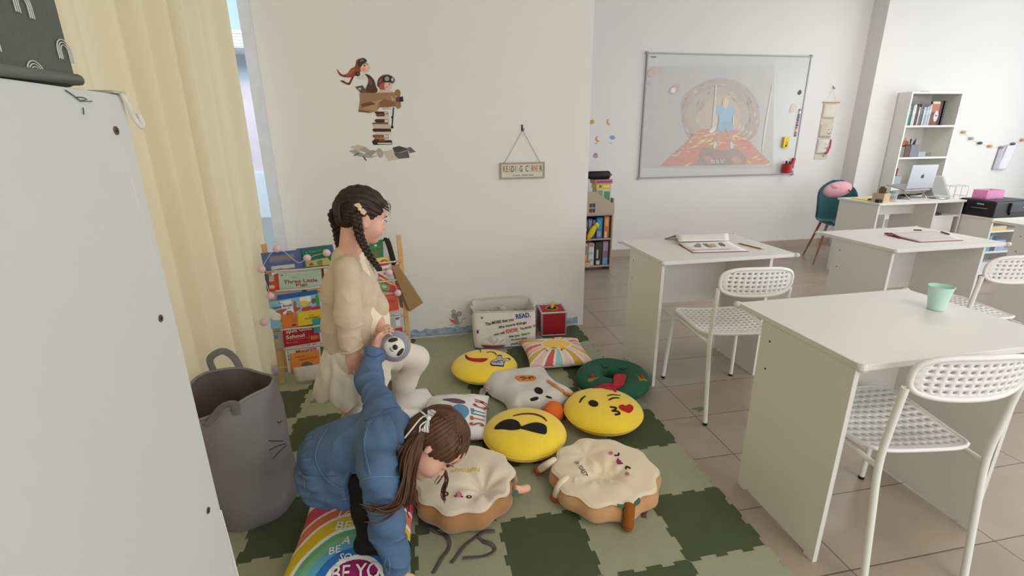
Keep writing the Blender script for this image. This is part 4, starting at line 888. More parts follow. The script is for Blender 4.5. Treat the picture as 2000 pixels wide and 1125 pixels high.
D4 = lambda x, y: (480+x*.14226, 460+y*.14226)
D5 = lambda x, y: (480+x*.16008, 600+y*.16008)
D6 = lambda x, y: (720+x*.2044, 450+y*.2044)
class Bk:     # a picture book standing in the rack: block, cover print, lettering
    def __init__(s, label, F, quad, d, c, th=.006):
        P = [sh(*F(*q), d) for q in quad]; s.d = d; s.F = F; s.cx = sum(p[0] for p in P)/4; s.cy = sum(p[1] for p in P)/4
        s.o = thing('picture_book', label, 'book', B0+RM @ Vector((s.cx, s.cy, d)), rot=RM.to_euler(), group='picture books in the rack')
        L = [(p[0]-s.cx, p[1]-s.cy) for p in P]
        MB().prism(L, -.0012, 0).build('front_cover', C3(c, .45), s.o)
        k = [(x*.985, y*.985) for x, y in L]; MB().prism(k, -th+.001, -.0013).build('pages', paper, s.o); MB().prism(L, -th, -th+.0009).build('back_cover', C3(c, .45), s.o)
        s.n = 0; s.mb = MB(); s.F = F
    def g(s, x, y): q = sh(*s.F(x, y), s.d); return (q[0]-s.cx, q[1]-s.cy)
    def p(s, c, pts, sm=0):
        s.n += 1; P = [s.g(*q) for q in pts]; P = cr(P, sm) if sm else P
        s.mb.use(C3(c, .45)); addpatch(s.mb, P, lambda u, v, l=0.: (u, v, l), .0002+.0001*s.n, .05); return s
    def t(s, body, x0, y0, x1, y1, size, c, bold=.01):
        a, b = np.array(s.g(x0, y0)), np.array(s.g(x1, y1)); m = (a+b)/2; tx = MB(); addtext(tx, body, size, lambda u, v, l=0.: (u, v, l), tuple(m), math.atan2(*(b-a)[::-1]), .0014, bold, width=float(np.linalg.norm(b-a)))
        tx.build('lettering', C3(c, .5), s.o); return s
    def done(s):
        if s.mb.v: s.mb.build('cover_print', None, s.o)
Bk('slate blue picture book at the left of the top rack row', D4, [(205, 245), (752, 192), (790, 470), (262, 520)], .008, (84, 98, 150)).p((108, 120, 168), [(320, 290), (672, 245), (676, 335), (326, 380)]).p((138, 128, 122), [(340, 300), (655, 262), (655, 312), (345, 345)]).p((196, 196, 190), [(348, 425), (668, 388), (676, 440), (354, 480)]).p((120, 80, 70), [(420, 462), (500, 452), (505, 460), (425, 470)]).done()
Bk('dark blue picture book behind the teal one in the top rack row', D4, [(690, 182), (1190, 122), (1230, 330), (740, 400)], .001, (82, 86, 138)).done()
Bk('teal green picture book in the top rack row', D4, [(760, 192), (1150, 146), (1230, 420), (790, 468)], .010, (22, 108, 84)).p((186, 176, 104), [(820, 360), (1120, 300), (1200, 400), (830, 430)]).p((150, 84, 50), [(870, 412), (885, 376), (912, 376), (935, 408)], 3).p((120, 130, 70), [(980, 360), (1040, 330), (1050, 395), (990, 400)], 3).t('A Treasury of', 820, 235, 1085, 190, .016, (110, 170, 144)).t('Stories', 890, 262, 1020, 240, .010, (90, 154, 130)).done()
Bk('green picture book at the right of the top rack row', D6, [(0, 104), (135, 86), (144, 262), (10, 280)], .010, (40, 116, 58)).p((80, 140, 76), [(30, 160), (125, 148), (128, 158), (32, 170)]).p((132, 84, 52), [(55, 210), (75, 190), (92, 210), (80, 250), (60, 250)], 3).p((226, 228, 224), [(55, 138), (78, 134), (79, 148), (56, 152)]).done()
Bk('pale grey sheet standing at the right end of the top rack row', D6, [(140, 108), (164, 112), (176, 250), (146, 256)], .004, (206, 202, 198), .003).done()
Bk('pale green picture book with dark red title in the second row', D4, [(444, 516), (1032, 460), (1056, 700), (466, 760)], .022, (172, 194, 174)).t('The', 640, 578, 702, 570, .010, (120, 118, 100)).t('Three Little', 518, 642, 985, 612, .028, (158, 40, 44), .02).t('Pigs', 690, 682, 850, 668, .022, (158, 40, 44), .02).p((210, 216, 204), [(585, 520), (900, 492), (902, 500), (586, 528)]).p((40, 44, 40), circ(497, 548, 10, 10)).done()
Bk('red and orange picture book left of the pale green one', D4, [(315, 560), (442, 516), (468, 760), (324, 772)], .017, (196, 62, 40)).p((176, 170, 160), [(318, 560), (385, 535), (392, 625), (322, 640)]).p((206, 186, 160), [(322, 690), (385, 680), (400, 720), (330, 730)], 2).done()
Bk('navy book at the left end of the second row', D4, [(256, 536), (308, 530), (324, 760), (290, 762)], .012, (62, 76, 110)).done()
Bk('dark red book behind the pale green one', D4, [(965, 420), (1062, 405), (1090, 680), (1000, 700)], .015, (122, 34, 32)).done()
Bk('yellow and white question book at the right of the second row', D6, [(40, 270), (205, 246), (270, 420), (66, 470)], .022, (232, 226, 218)).p((228, 194, 92), [(40, 270), (205, 246), (222, 322), (58, 350)]).p((190, 40, 50), [(104, 340), (112, 296), (150, 276), (188, 298), (194, 326)], 3).p((230, 150, 120), circ(152, 300, 14, 12)).t('Why', 134, 378, 208, 366, .016, (50, 50, 56)).p((150, 60, 60), circ(150, 412, 6)).p((150, 60, 60), circ(185, 405, 6)).done()
Bk('red slanting picture book with a green picture at the right', D6, [(92, 408), (300, 545), (262, 600), (130, 584)], .034, (190, 42, 48)).p((104, 150, 100), [(105, 488), (200, 528), (200, 570), (135, 576)]).p((222, 190, 110), [(100, 440), (130, 452), (180, 480), (250, 515), (250, 530), (180, 502), (130, 476), (98, 460)]).p((160, 200, 150), [(130, 520), (170, 530), (165, 550), (135, 550)], 3).done()
Bk('mauve grey picture book at the back of the third row', D4, [(345, 775), (770, 732), (780, 880), (370, 920)], .014, (176, 160, 158)).done()
Bk('purple book edge behind the blue one in the third row', D4, [(765, 728), (830, 718), (846, 860), (790, 870)], .010, (92, 40, 100)).done()
Bk('pale yellow book at the right of the third row', D4, [(832, 716), (1075, 682), (1110, 900), (860, 930)], .012, (216, 194, 116)).p((120, 100, 60), [(960, 770), (1040, 758), (1042, 770), (962, 784)]).done()
Bk('bright blue book standing behind the illustrated tool book', D4, [(430, 822), (982, 746), (1000, 900), (440, 960)], .020, (36, 92, 168)).done()
b = Bk('light blue illustrated book with orange tools in the third row', D4, [(318, 912), (1000, 800), (1062, 1190), (345, 1290)], .028, (140, 188, 212))
b.p((232, 230, 226), [(470, 905), (620, 880), (660, 1050), (520, 1085)]).p((232, 230, 226), [(740, 850), (890, 828), (895, 900), (780, 930), (742, 930)]).p((226, 224, 220), [(330, 1000), (480, 1085), (470, 1160), (345, 1140)], 3)
b.p((190, 88, 50), [(415, 1036), (550, 1000), (560, 1026), (508, 1060), (520, 1150), (480, 1190), (485, 1080), (430, 1060)], 2).p((190, 88, 50), [(655, 915), (690, 905), (698, 985), (750, 985), (745, 1010), (700, 1040), (670, 1060)], 2).p((188, 70, 50), [(770, 1000), (820, 980), (890, 965), (905, 1010), (860, 1030), (780, 1040)], 3).p((178, 60, 50), [(560, 1050), (600, 1030), (650, 1060), (650, 1120), (570, 1130)], 3)
b.p((226, 196, 60), circ(800, 932, 62, 40)).p((122, 84, 62), circ(930, 898, 32, 36)).p((70, 150, 84), [(955, 840), (990, 815), (1015, 960), (975, 970)], 3).p((188, 40, 92), [(905, 985), (1010, 965), (1020, 1010), (915, 1020)], 3).p((170, 130, 84), [(560, 1062), (590, 1030), (625, 1052), (630, 1075)], 3)
b.t('The', 450, 936, 506, 926, .011, (50, 60, 80)).t('Giant Book', 362, 1000, 640, 948, .022, (44, 80, 120), .02).t('of', 570, 1002, 606, 994, .013, (50, 60, 80)).done()
Bk('orange picture book standing before the light blue one', D5, [(435, 102), (628, 74), (642, 232), (448, 262)], .034, (222, 120, 46)).p((180, 120, 80), [(565, 130), (620, 120), (624, 180), (570, 190)]).p((80, 50, 40), [(555, 222), (590, 205), (620, 215), (600, 226)], 2).done()
Bk('yellow picture book next to the orange one in the rack', D5, [(630, 66), (930, 20), (950, 190), (642, 234)], .035, (220, 194, 48)).t('THE', 775, 104, 832, 96, .008, (120, 60, 40)).t('ALPHABET', 722, 142, 905, 114, .014, (110, 60, 40), .015).done()
b = Bk('red picture book with white capitals in the fourth row', D5, [(442, 268), (880, 200), (910, 420), (470, 490)], .030, (164, 32, 40)).t('Spot Goes', 488, 300, 805, 252, .030, (226, 218, 212), .02).t('School', 494, 372, 716, 338, .030, (226, 218, 212), .02).p((196, 120, 90), [(500, 405), (755, 366), (756, 372), (500, 411)])
b.t('Eric Hill', 500, 438, 632, 424, .011, (206, 160, 140)).p((206, 110, 60), [(790, 352), (890, 336), (894, 380), (796, 398)]).p((196, 120, 90), [(765, 344), (772, 343), (778, 390), (770, 391)]).done()
Bk('teal card tucked in front of the red book', D5, [(805, 146), (912, 126), (925, 300), (836, 322)], .038, (62, 150, 152), .003).done()
Bk('pale book with blue and yellow cover at the left of the fourth row', D5, [(340, 308), (440, 284), (465, 495), (366, 510)], .024, (160, 156, 150)).p((84, 130, 180), [(350, 345), (390, 340), (394, 380), (356, 386)]).p((196, 176, 70), [(360, 395), (396, 390), (402, 430), (366, 436)]).done()
Bk('orange red book at the right of the third row', D6, [(130, 622), (276, 600), (290, 760), (140, 782)], .030, (202, 78, 48)).t('Monkey', 165, 682, 265, 668, .020, (150, 80, 60)).p((226, 120, 80), [(160, 640), (268, 622), (269, 628), (161, 646)]).done()
Bk('blue and white book at the right of the fourth row', D6, [(252, 804), (292, 800), (306, 910), (262, 918)], .030, (214, 218, 222)).p((70, 116, 176), [(254, 812), (290, 808), (294, 850), (258, 856)]).done()
Bk('red book low at the right end of the rack', D6, [(250, 938), (322, 926), (330, 1010), (256, 1020)], .032, (176, 44, 48)).done()
b = Bk('white picture book with red title in the lowest row', D5, [(475, 494), (900, 424), (930, 760), (520, 800)], .030, (212, 214, 206)).t('Masariny', 612, 548, 868, 498, .026, (186, 50, 50), .02)
for k in range(5): b.p((74, 132, 138), [(525+72*k, 494-11*k), (575+72*k, 486-11*k), (577+72*k, 496-11*k), (527+72*k, 505-11*k)])
for k in range(4): b.p((90, 140, 144), [(505+4*k, 500+42*k), (517+4*k, 499+42*k), (520+4*k, 524+42*k), (508+4*k, 526+42*k)])
b.done()
b = Bk('orange picture book with grey elephant in front of the lowest row', D5, [(536, 572), (890, 522), (912, 790), (556, 820)], .040, (226, 142, 60)).p((206, 124, 50), [(536, 572), (552, 570), (575, 818), (556, 820)]).p((112, 102, 94), [(680, 722), (690, 682), (745, 664), (800, 676), (824, 710), (800, 738), (740, 748), (695, 740)], 3).p((112, 102, 94), [(690, 690), (676, 720), (684, 735), (700, 720)], 2)
b.t('the book of', 600, 612, 716, 594, .011, (90, 70, 40)).t('opposites', 640, 642, 880, 598, .022, (206, 84, 40)).p((60, 50, 40), [(650, 785), (675, 758), (700, 780)]).p((200, 160, 60), [(705, 782), (735, 752), (765, 778)]).p((60, 50, 40), [(790, 772), (815, 750), (830, 770)]).done()
# cotton ball lights on the rack
sl = thing('string_lights', 'pale pink cotton ball string lights looped around the book rack', 'string lights', B0, rot=RM.to_euler())
balls = [(541, 486, .03), (600, 504, .05), (638, 494, .05), (511, 526, .03), (528, 578, .05), (515, 629, .05), (760, 532, .06), (777, 572, .05)]
bp = [sh(x, y, d)+(d,) for x, y, d in balls]; pinkb = M('pink_cotton_ball', (226, 194, 196), .8, bump=.3, bs=200)
for q in bp: MB().sph(q, .0215, 18).build('cotton_ball', pinkb, sl, smooth=180)
MB().tube(cr([bp[5], (bp[4][0]-.02, bp[4][1]-.02, .05), bp[4], (bp[3][0]+.01, bp[3][1]-.05, .045), bp[3], bp[0], (bp[1][0]-.05, bp[1][1]-.02, .055), bp[1], bp[2], (.4, bp[2][1]-.03, .06), (.55, bp[6][1]+.02, .06), bp[6], bp[7]], 5, False), .0014, 6).build('cord', C3((220, 214, 206), .7), sl)
# brown paper bag hanging from the rack
kraft = M('kraft_paper', (158, 126, 86), .8, var=.06, vs=12)
cbg = B0+RM @ Vector((W+.005, .80, .0))
pb = thing('paper_bag', 'brown paper bag hanging by a black strap from the rack corner', 'bag', cbg)
def bagp(x, y, Y): return Vector(py(x, y, Y))-cbg
F_ = [D6(230, 345), D6(278, 325), D6(520, 692), D6(395, 775), D6(300, 560)]
a0, a1 = bagp(*D6(222, 345), 1.72), bagp(*D6(232, 335), 1.80); b0, b1 = bagp(*D6(265, 325), 1.72), bagp(*D6(282, 322), 1.80)
c0, c1 = bagp(*D6(395, 775), 1.70), bagp(*D6(300, 730), 1.82); d0, d1 = bagp(*D6(520, 692), 1.70), bagp(*D6(505, 665), 1.82)
m = MB(); m.add([a0, b0, d0, c0, a1, b1, d1, c1], [(0, 3, 2, 1), (4, 5, 6, 7), (0, 4, 7, 3), (1, 2, 6, 5), (3, 7, 6, 2)]); m.build('bag_body', kraft, pb, solid=.0015)
s0 = [bagp(*D6(x, y), Y) for x, y, Y in ((240, 330, 1.75), (215, 240, 1.725), (190, 150, 1.715), (165, 88, 1.715), (140, 90, 1.74))]
MB().tube(cr([tuple(q) for q in s0], 5, False), .0115, 8, flat=(0, -1, 0)).build('strap', C3((40, 32, 30), .8), pb, smooth=60)
MB().tube(cr([tuple(q+Vector((.006, .05, -.004))) for q in s0[:4]], 5, False), .0095, 8, flat=(0, -1, 0)).build('strap', C3((40, 32, 30), .8), pb, smooth=60)

# ------------------------------------------------------------------ grey hamper
hp = thing('laundry_hamper', 'tall grey cloth hamper with stitched cat whiskers beside the white cabinet', 'hamper', (-1.832, .60, TH))
gcl = M('grey_cloth', (130, 126, 125), .9, var=.07, vs=7, bump=.3, bs=150); gin = M('grey_lining', (112, 102, 94), .9, var=.06, vs=7)
def hs(u, v, k=1.):
    a = 2*math.pi*u; r = .156+.012*math.sin(v*3.0)-.004*v
    wr = .006*math.sin(3*a+4*v)*math.sin(v*6)+.004*math.sin(7*a-9*v)
    lean = -.02*v
    return ((r+wr)*math.cos(a)*k*1.02+lean*.6, (r+wr)*math.sin(a)*k+lean*.3, v*.50+(.016*math.cos(a-.9)-.02*math.sin(2*a))*v*v)
m = MB(); m.use(gcl).grid(lambda u, v: hs(u, v), 72, 30, cu=True); m.use(gin).grid(lambda u, v: hs(u, v, .975), 72, 30, cu=True, flip=True)
m.use(gcl).grid(lambda u, v: hs(u, 1, 1-.025*v), 72, 1, cu=True); m.use(gin).add([hs(i/36, .02, .97) for i in range(36)], [tuple(range(36))]); m.build('body', None, hp, smooth=70)
MB().tube([Vector(hs(i/72, 1, .99)) for i in range(72)], .0055, 8, closed=True).build('rim', M('grey_rim', (132, 128, 122), .9), hp, smooth=180)
def hloc(x, y, k=1.003):     # the outer skin under a pixel
    r = Vector(_ray(x, y)); o = Vector(CAM)-Vector((-1.832, .60, TH)); best = None
    for i in range(144):
        for j in range(60):
            p = Vector(hs(i/144, j/59, k))
            if p.x*(o.x-p.x)+p.y*(o.y-p.y) < 0: continue
            e = (p-o).cross(r.normalized()).length
            if best is None or e < best[0]: best = (e, p)
    return best[1]
gtape = M('grey_tape', (120, 117, 112), .9)
P = [hloc(405, 835), hloc(420, 812)+Vector((.02, -.01, .02)), hloc(440, 800)+Vector((.02, -.02, .035)), hloc(456, 797)+Vector((.015, -.015, .025)), hloc(463, 812)]
MB().tube(cr([tuple(p) for p in P], 5, False), .013, 8, flat=(.5, -.8, .2)).build('handle', gtape, hp, smooth=60)
P = [Vector(hs(.34, 1, 1)), Vector(hs(.345, 1, 1))+Vector((-.0, .005, .05)), Vector(hs(.33, 1, 1))+Vector((.03, .005, .075)), Vector(hs(.27, 1, 1))+Vector((0, .01, .045)), Vector(hs(.25, 1, 1))]
MB().tube(cr([tuple(p) for p in P], 5, False), .013, 8, flat=(0, 1, 0)).build('handle', gtape, hp, smooth=60)
thr = C3((34, 32, 34), .8)
for a, b in (((526, 862), (553, 861)), ((524, 880), (556, 866)), ((532, 895), (557, 870))):
    MB().tube([hloc(a[0]+(b[0]-a[0])*t, a[1]+(b[1]-a[1])*t) for t in (0, .5, 1)], .0016, 6).build('whisker', thr, hp)
MB().tube([hloc(540, 824), hloc(545, 826), hloc(549, 822)], .0018, 6).build('stitched_eye', thr, hp)

# ------------------------------------------------------------------ white cabinet in the left foreground
cb = thing('cabinet', 'tall white cabinet side filling the left foreground', 'cabinet', (-1.45, -.445, 0))
CH = 1.436
cab_m = M('cabinet_laminate', (196, 198, 191), .45, var=.012, vs=6)
MB().bb((-.018, -.40, 0), (0, 0, CH)).build('side_panel', cab_m, cb, bevel=.0015)
MB().bb((-.53, -.40, 0), (-.512, 0, CH)).build('side_panel', cab_m, cb, bevel=.0015)
MB().bb((-.5118, -.0045, .02), (-.0182, -.0005, CH-.02)).build('back_panel', cab_m, cb)
for z in (.02, CH-.27-.018, 1.166-.01, .862-.01, .45, CH-.018): MB().bb((-.5118, -.395, z), (-.0182, -.005, z+.018)).build('shelf', cab_m, cb)
for q in ((226, 255), (313, 622), (406, 997)):
    p = px(*q, -1.45); y, z = p[1]+.445, p[2]
    s_ = MB().cyl((-.001, y, z), (.0012, y, z), .0048, n=16).build('screw', M('brass_screw', (120, 104, 78), .4, metal=.8), cb, smooth=40); MB().bb((.0011, y-.0028, z-.0006), (.0016, y+.0028, z+.0006)).build('slot', black, s_); MB().bb((.0011, y-.0006, z-.0028), (.0016, y+.0006, z+.0028)).build('slot', black, s_)
m = MB(); m.grid(lambda u, v: (-.018+.018*v, .0015+.030*max(0, u-.25)**1.5+.004*math.sin(u*5), .83-.30*u), 24, 1); m.build('peeling_edge_strip', white_plastic, cb, solid=.0012)
MB().tube([(.0002, -.028, 1.385), (.0000, -.020, 1.30), (.0, -.010, 1.215)], .0005, 6).build('hairline_crack', C3((196, 194, 186), .8), cb)
# cloth box on the cabinet
gx = thing('storage_box', 'grey green cloth box printed with white rainbows on the cabinet', 'box', (-1.45, -.518, CH))
gcl2 = M('sage_cloth_dark', (86, 90, 80), .9, var=.04, bump=.3, bs=240)
MB().bb((-.40, -.34, .0015), (-.002, 0, .30)).build('body', gcl2, gx, bevel=.006)
MB().tube([(-.001, -.34, .008), (-.0005, -.22, .004), (.0005, -.11, .006), (-.001, -.001, .009), (-.2, .001, .008), (-.399, -.001, .008)], .0055, 10).build('hem_piping', M('sage_piping', (98, 104, 92), .9), gx, smooth=60)
rw = C3((190, 190, 184), .8)
def boxr(cx, cy, s_=1., lg=1.):
    p = px(cx, cy, -1.452); y, z = p[1]+.518, p[2]-CH
    for r in (.0105, .0080, .0055):
        r *= s_; pts = [(-.0004, y+r*math.cos(a), z+r*math.sin(a)) for a in [math.pi*i/10 for i in range(11)]]
        pts = [(-.0004, y+r, z-.010*s_*lg)]+pts+[(-.0004, y-r, z-.008*s_*lg)]
        MB().tube(pts, .0006, 6).build('printed_rainbow', rw, gx, smooth=60)
boxr(40, 8); boxr(123, 100); boxr(68, 143, 1., .1); boxr(-30, 70)
MB().tube([Vector(px(x, y, -1.4485))-Vector((-1.45, -.518, CH)) for x, y in ((128, 176), (143, 186), (158, 198))], .0006, 6).build('loose_thread', C3((70, 76, 66), .9), gx)
MB().tube([Vector(px(x, y, -1.4485))-Vector((-1.45, -.518, CH)) for x, y in ((150, 190), (162, 190), (170, 194), (158, 197), (180, 198))], .0005, 6).build('loose_thread', C3((70, 76, 66), .9), gx)
MB().tube([Vector(px(x, y, -1.4485))-Vector((-1.45, -.518, CH)) for x, y in ((162, 210), (163, 216), (164, 224))], .0005, 6).build('loose_thread', C3((60, 64, 60), .9), gx)
hkm = M('clear_plastic', (214, 210, 198), .2, alpha=.6)
hk = thing('plastic_hook', 'clear plastic hook clipped on the cabinet top corner', 'hook', (-1.45, -.447, CH))
MB().bb((-.022, -.022, .0005), (.003, .004, .0035)).build('clip', M('aged_plastic', (176, 170, 150), .4), hk)
MB().tube(cr([(.003, -.006, .002), (.006, -.002, -.012), (.006, .004, -.026), (.010, .008, -.036), (.010, .012, -.030), (.008, .011, -.020)], 5, False), .0032, 8).build('loop', hkm, hk, smooth=180)
# smudge on the tiles
sm_ = MB(); rr = random.Random(2)
pts = [(.030*(1+.5*math.sin(5*a)+.4*rr.uniform(-1, 1))*math.cos(a), .022*(1+.4*rr.uniform(-1, 1))*math.sin(a)) for a in [i*.3491 for i in range(18)]]
addpatch(sm_, pts, lambda u, v, l=0.: (u, v, l), .0006, .02); o = sm_.build('floor_sticker', C3((110, 118, 92), .8), loc=(.272, .862, 0)); tag(o, 'small worn green sticker on the floor tiles by the chair leg', 'sticker')
# ------------------------------------------------------------------ things on and around the back wall
# house-shaped shelf
hw0, hw1, hy0, hy1 = .345, .872, 3.56, 3.80
beige = M('beige_board', (176, 160, 140), .6, var=.03)
hs_ = thing('toy_shelf', 'beige house shaped toy shelf half hidden behind the reading wall', 'shelf', (hw0, hy0, 0)); w_ = hw1-hw0; d_ = hy1-hy0
for x in (0, w_-.016): MB().bb((x, 0, 0), (x+.016, d_, .76)).build('side_panel', beige, hs_, bevel=.002)
for z in (.055, .345, .60): MB().bb((.0165, .004, z-.014), (w_-.0165, d_-.004, z)).build('shelf_board', beige, hs_)
MB().bb((.0165, d_-.008, .055), (w_-.0165, d_-.0005, .6)).build('back_board', C3((120, 104, 90), .8), hs_)
g = MB(); gb = [(.0, .60), (w_, .60), (w_, .70), (w_/2+.05, .835), (w_/2-.05, .835), (0, .70)]
def gable(y): 
    wx, wz = .145, .672
    g.prism([(x, z) for x, z in gb], y, y+.012, lambda u, v, z: (u, z, v))
gable(-.012); gp = g.build('gable_front', beige, hs_)
for i in (-1, 1):
    for j in (-1, 1): MB().bb((.285+i*.017-.0145, -.0135, .672+j*.026-.020), (.285+i*.017+.0145, -.0122, .672+j*.026+.020)).build('window_opening', C3((86, 66, 62) if i < 0 else (70, 70, 90), .8), hs_)
def upright(name, label, cat, x, y, z, w, h, d, c, strip=None, group=None, tilt=0.):
    o = thing(name, label, cat, (x, y, z), 0, group, rot=(0, tilt, 0)); MB().bb((0, 0, 0), (w, d, h)).build('cover', C3(c, .5), o, bevel=.002)
    if strip:
        for q in strip: MB().bb((w*q[0], -.0012, h*q[1]), (w*q[2], -.0002, h*q[3])).build('spine_print', C3(q[4], .6), o)
    return o
G1 = 'books on the house shelf'
X0 = hw0
for k, (x, w, h, c, stp, lb) in enumerate(((.225, .035, .235, (60, 62, 96), [(.15, .6, .85, .9, (120, 110, 130))], 'dark blue book at the left of the upper house shelf'), (.262, .042, .245, (66, 84, 132), [(.15, .5, .85, .92, (130, 140, 170))], 'slate blue book second on the upper house shelf'),
        (.306, .036, .235, (52, 62, 104), [(.2, .5, .8, .95, (120, 120, 150))], 'navy book third on the upper house shelf'), (.352, .066, .252, (24, 116, 176), [(.2, .45, .8, .9, (60, 150, 190)), (.15, .08, .8, .36, (150, 150, 160))], 'bright blue thick box book on the upper house shelf'), (.436, .056, .262, (196, 120, 66), [(.2, .55, .8, .9, (222, 160, 110)), (.2, .02, .55, .3, (220, 196, 180))], 'orange box book at the right of the upper house shelf'))):
    upright('book', lb, 'book', X0+x, hy0+.02, .346, w, h-.034, .15, c, stp, G1)
for k, (x, w, h, c, stp, lb) in enumerate(((.19, .075, .24, (196, 176, 140), [(.2, .5, .85, .9, (110, 100, 90)), (.1, .02, .9, .35, (206, 150, 50))], 'cream and yellow folder at the left of the lower house shelf'), (.275, .062, .24, (206, 200, 198), [(.2, .5, .8, .62, (120, 190, 190)), (.2, .2, .8, .3, (120, 180, 190)), (.1, .85, .9, .98, (206, 110, 120))], 'white patterned folder on the lower house shelf'),
        (.35, .075, .25, (54, 56, 48), [(.2, .3, .45, .68, (196, 186, 166)), (.2, .03, .7, .2, (196, 200, 196))], 'black lever arch folder on the lower house shelf'), (.432, .062, .255, (126, 112, 128), [(.1, .6, .9, .95, (160, 140, 150)), (.1, .02, .9, .3, (110, 150, 190))], 'mauve folder at the right of the lower house shelf'))):
    upright('folder', lb, 'folder', X0+x, hy0+.02, .056, w, h, .15, c, stp, 'folders on the house shelf')
t = thing('plush_bird', 'yellow and red plush bird leaning in the upper house shelf', 'soft toy', (X0+.29, hy0+.012, .346)); yb = M('yellow_fleece', (222, 200, 40), .95, bump=.4)
MB().sph((0, -.02, .075), (.032, .028, .085), 18, Matrix.Rotation(.5, 3, 'Y')).build('body', yb, t, smooth=180); MB().sph((.05, -.02, .145), (.026, .024, .03), 16).build('head', yb, t, smooth=180); MB().sph((-.075, -.015, .045), (.03, .025, .045), 16).build('wing', C3((186, 30, 40), .9), t, smooth=180); MB().sph((-.065, -.015, .10), (.014, .012, .028), 12).build('tuft', yb, t, smooth=180)
t = thing('toy_tray', 'beige toy with red and yellow trim in front of the lower folders', 'toy', (X0+.235, hy0+.008, .056)); MB().lathe([(.001, 0), (.05, 0), (.058, .03), (.04, .055), (.001, .06)], 20).build('body', C3((186, 160, 130), .7), t, smooth=60); MB().tube([(-.05, -.01, .045), (-.02, -.04, .06), (.03, -.035, .055), (.055, 0, .04)], .006, 8).build('band', C3((176, 60, 50), .7), t); MB().sph((-.03, -.035, .085), .014, 10).build('knob', C3((200, 170, 50), .7), t)
for k, (x, z, w, h, d, c, lb, pr) in enumerate(((.10, .601, .085, .205, .14, (190, 120, 70), 'orange box on the left of the house shelf top', [(.2, .2, .8, .5, (214, 160, 110))]), (.10, .8065, .10, .045, .14, (150, 140, 60), 'olive box lying on the orange box', [(.2, .2, .5, .8, (206, 190, 80))]), (.19, .601, .055, .195, .10, (60, 130, 176), 'blue box standing on the house shelf top', [(.2, .7, .8, .8, (150, 190, 210))]),
        (.345, .601, .155, .255, .14, (196, 192, 180), 'patterned box on the right of the house shelf top', [(.05, .6, .4, .95, (120, 150, 110)), (.5, .55, .9, .9, (80, 140, 100)), (.3, .3, .6, .55, (150, 130, 160))]), (.335, .8565, .16, .05, .14, (206, 184, 60), 'yellow box on the stack at the house shelf top', [(.2, .25, .35, .75, (110, 96, 50)), (.5, .3, .9, .7, (222, 206, 110))]), (.32, .907, .19, .042, .15, (186, 120, 116), 'mauve pink box topmost of the stack on the house shelf', [(.08, .3, .92, .7, (130, 60, 120))]))):
    upright('box', lb, 'box', X0+x, hy0+.03, z, w, h, d, c, pr, 'boxes on the house shelf top')
t = thing('speaker', 'black cylinder speaker with red tab topmost on the house shelf', 'speaker', (X0+.385, hy0+.10, .99)); P = [(-.115, 0, 0), (-.10, 0, 0), (.10, 0, 0), (.115, 0, 0)]
MB().tube(P, [.033, .041, .041, .033], 24).build('body', C3((24, 22, 24), .6), t, bevel=.004, smooth=50); MB().bb((.112, -.008, -.008), (.140, .008, .008)).build('tab', C3((176, 60, 50), .6), t)
# small sky stickers
E3 = lambda x, y: (1120+x*.2934, 210+y*.2934)
moon = lambda x, y, s: [(x+s*.3, y-s), (x-s*.5, y-s*.5), (x-s*.6, y+s*.4), (x, y+s), (x+s*.7, y+s*.8), (x+s*.1, y+s*.3), (x, y-s*.3)]
for c, pts, lb in (((206, 158, 84), moon(232, 96, 22), 'small gold crescent moon sticker at the top right of the sky stickers'), ((206, 150, 96), moon(158, 208, 22), 'small gold crescent sticker below the topmost moon, left of the blue cloud'), ((140, 166, 190), [(240, 205), (245, 190), (262, 184), (275, 194), (276, 208), (258, 214)], 'small blue cloud sticker right of the lower moon'),
                   ((150, 166, 200), [(128, 326), (134, 312), (150, 306), (164, 318), (162, 332), (144, 338)], 'small blue cloud with pink top, lowest of the sky stickers'), ((200, 156, 96), [(108, 84), (134, 82), (136, 104), (120, 112), (108, 106)], 'small gold sun sticker at the reading wall edge')):
    pl = [(c, pts, 3)]
    if 'pink' in lb: pl.append(((206, 110, 130), [(134, 316), (140, 304), (154, 304), (160, 316)], 2))
    sticker('wall_sticker', lb, E3, pl, pts[0], YB)
for x, y, lb in ((150, 238, 'first grey dash sticker under the gold moon sticker'), (247, 236, 'second grey dash sticker under the small blue cloud')):
    sticker('wall_sticker', lb, E3, [((150, 146, 146), [(x-8, y-3), (x+8, y), (x+8, y+4), (x-8, y+2)])], (x, y), YB)
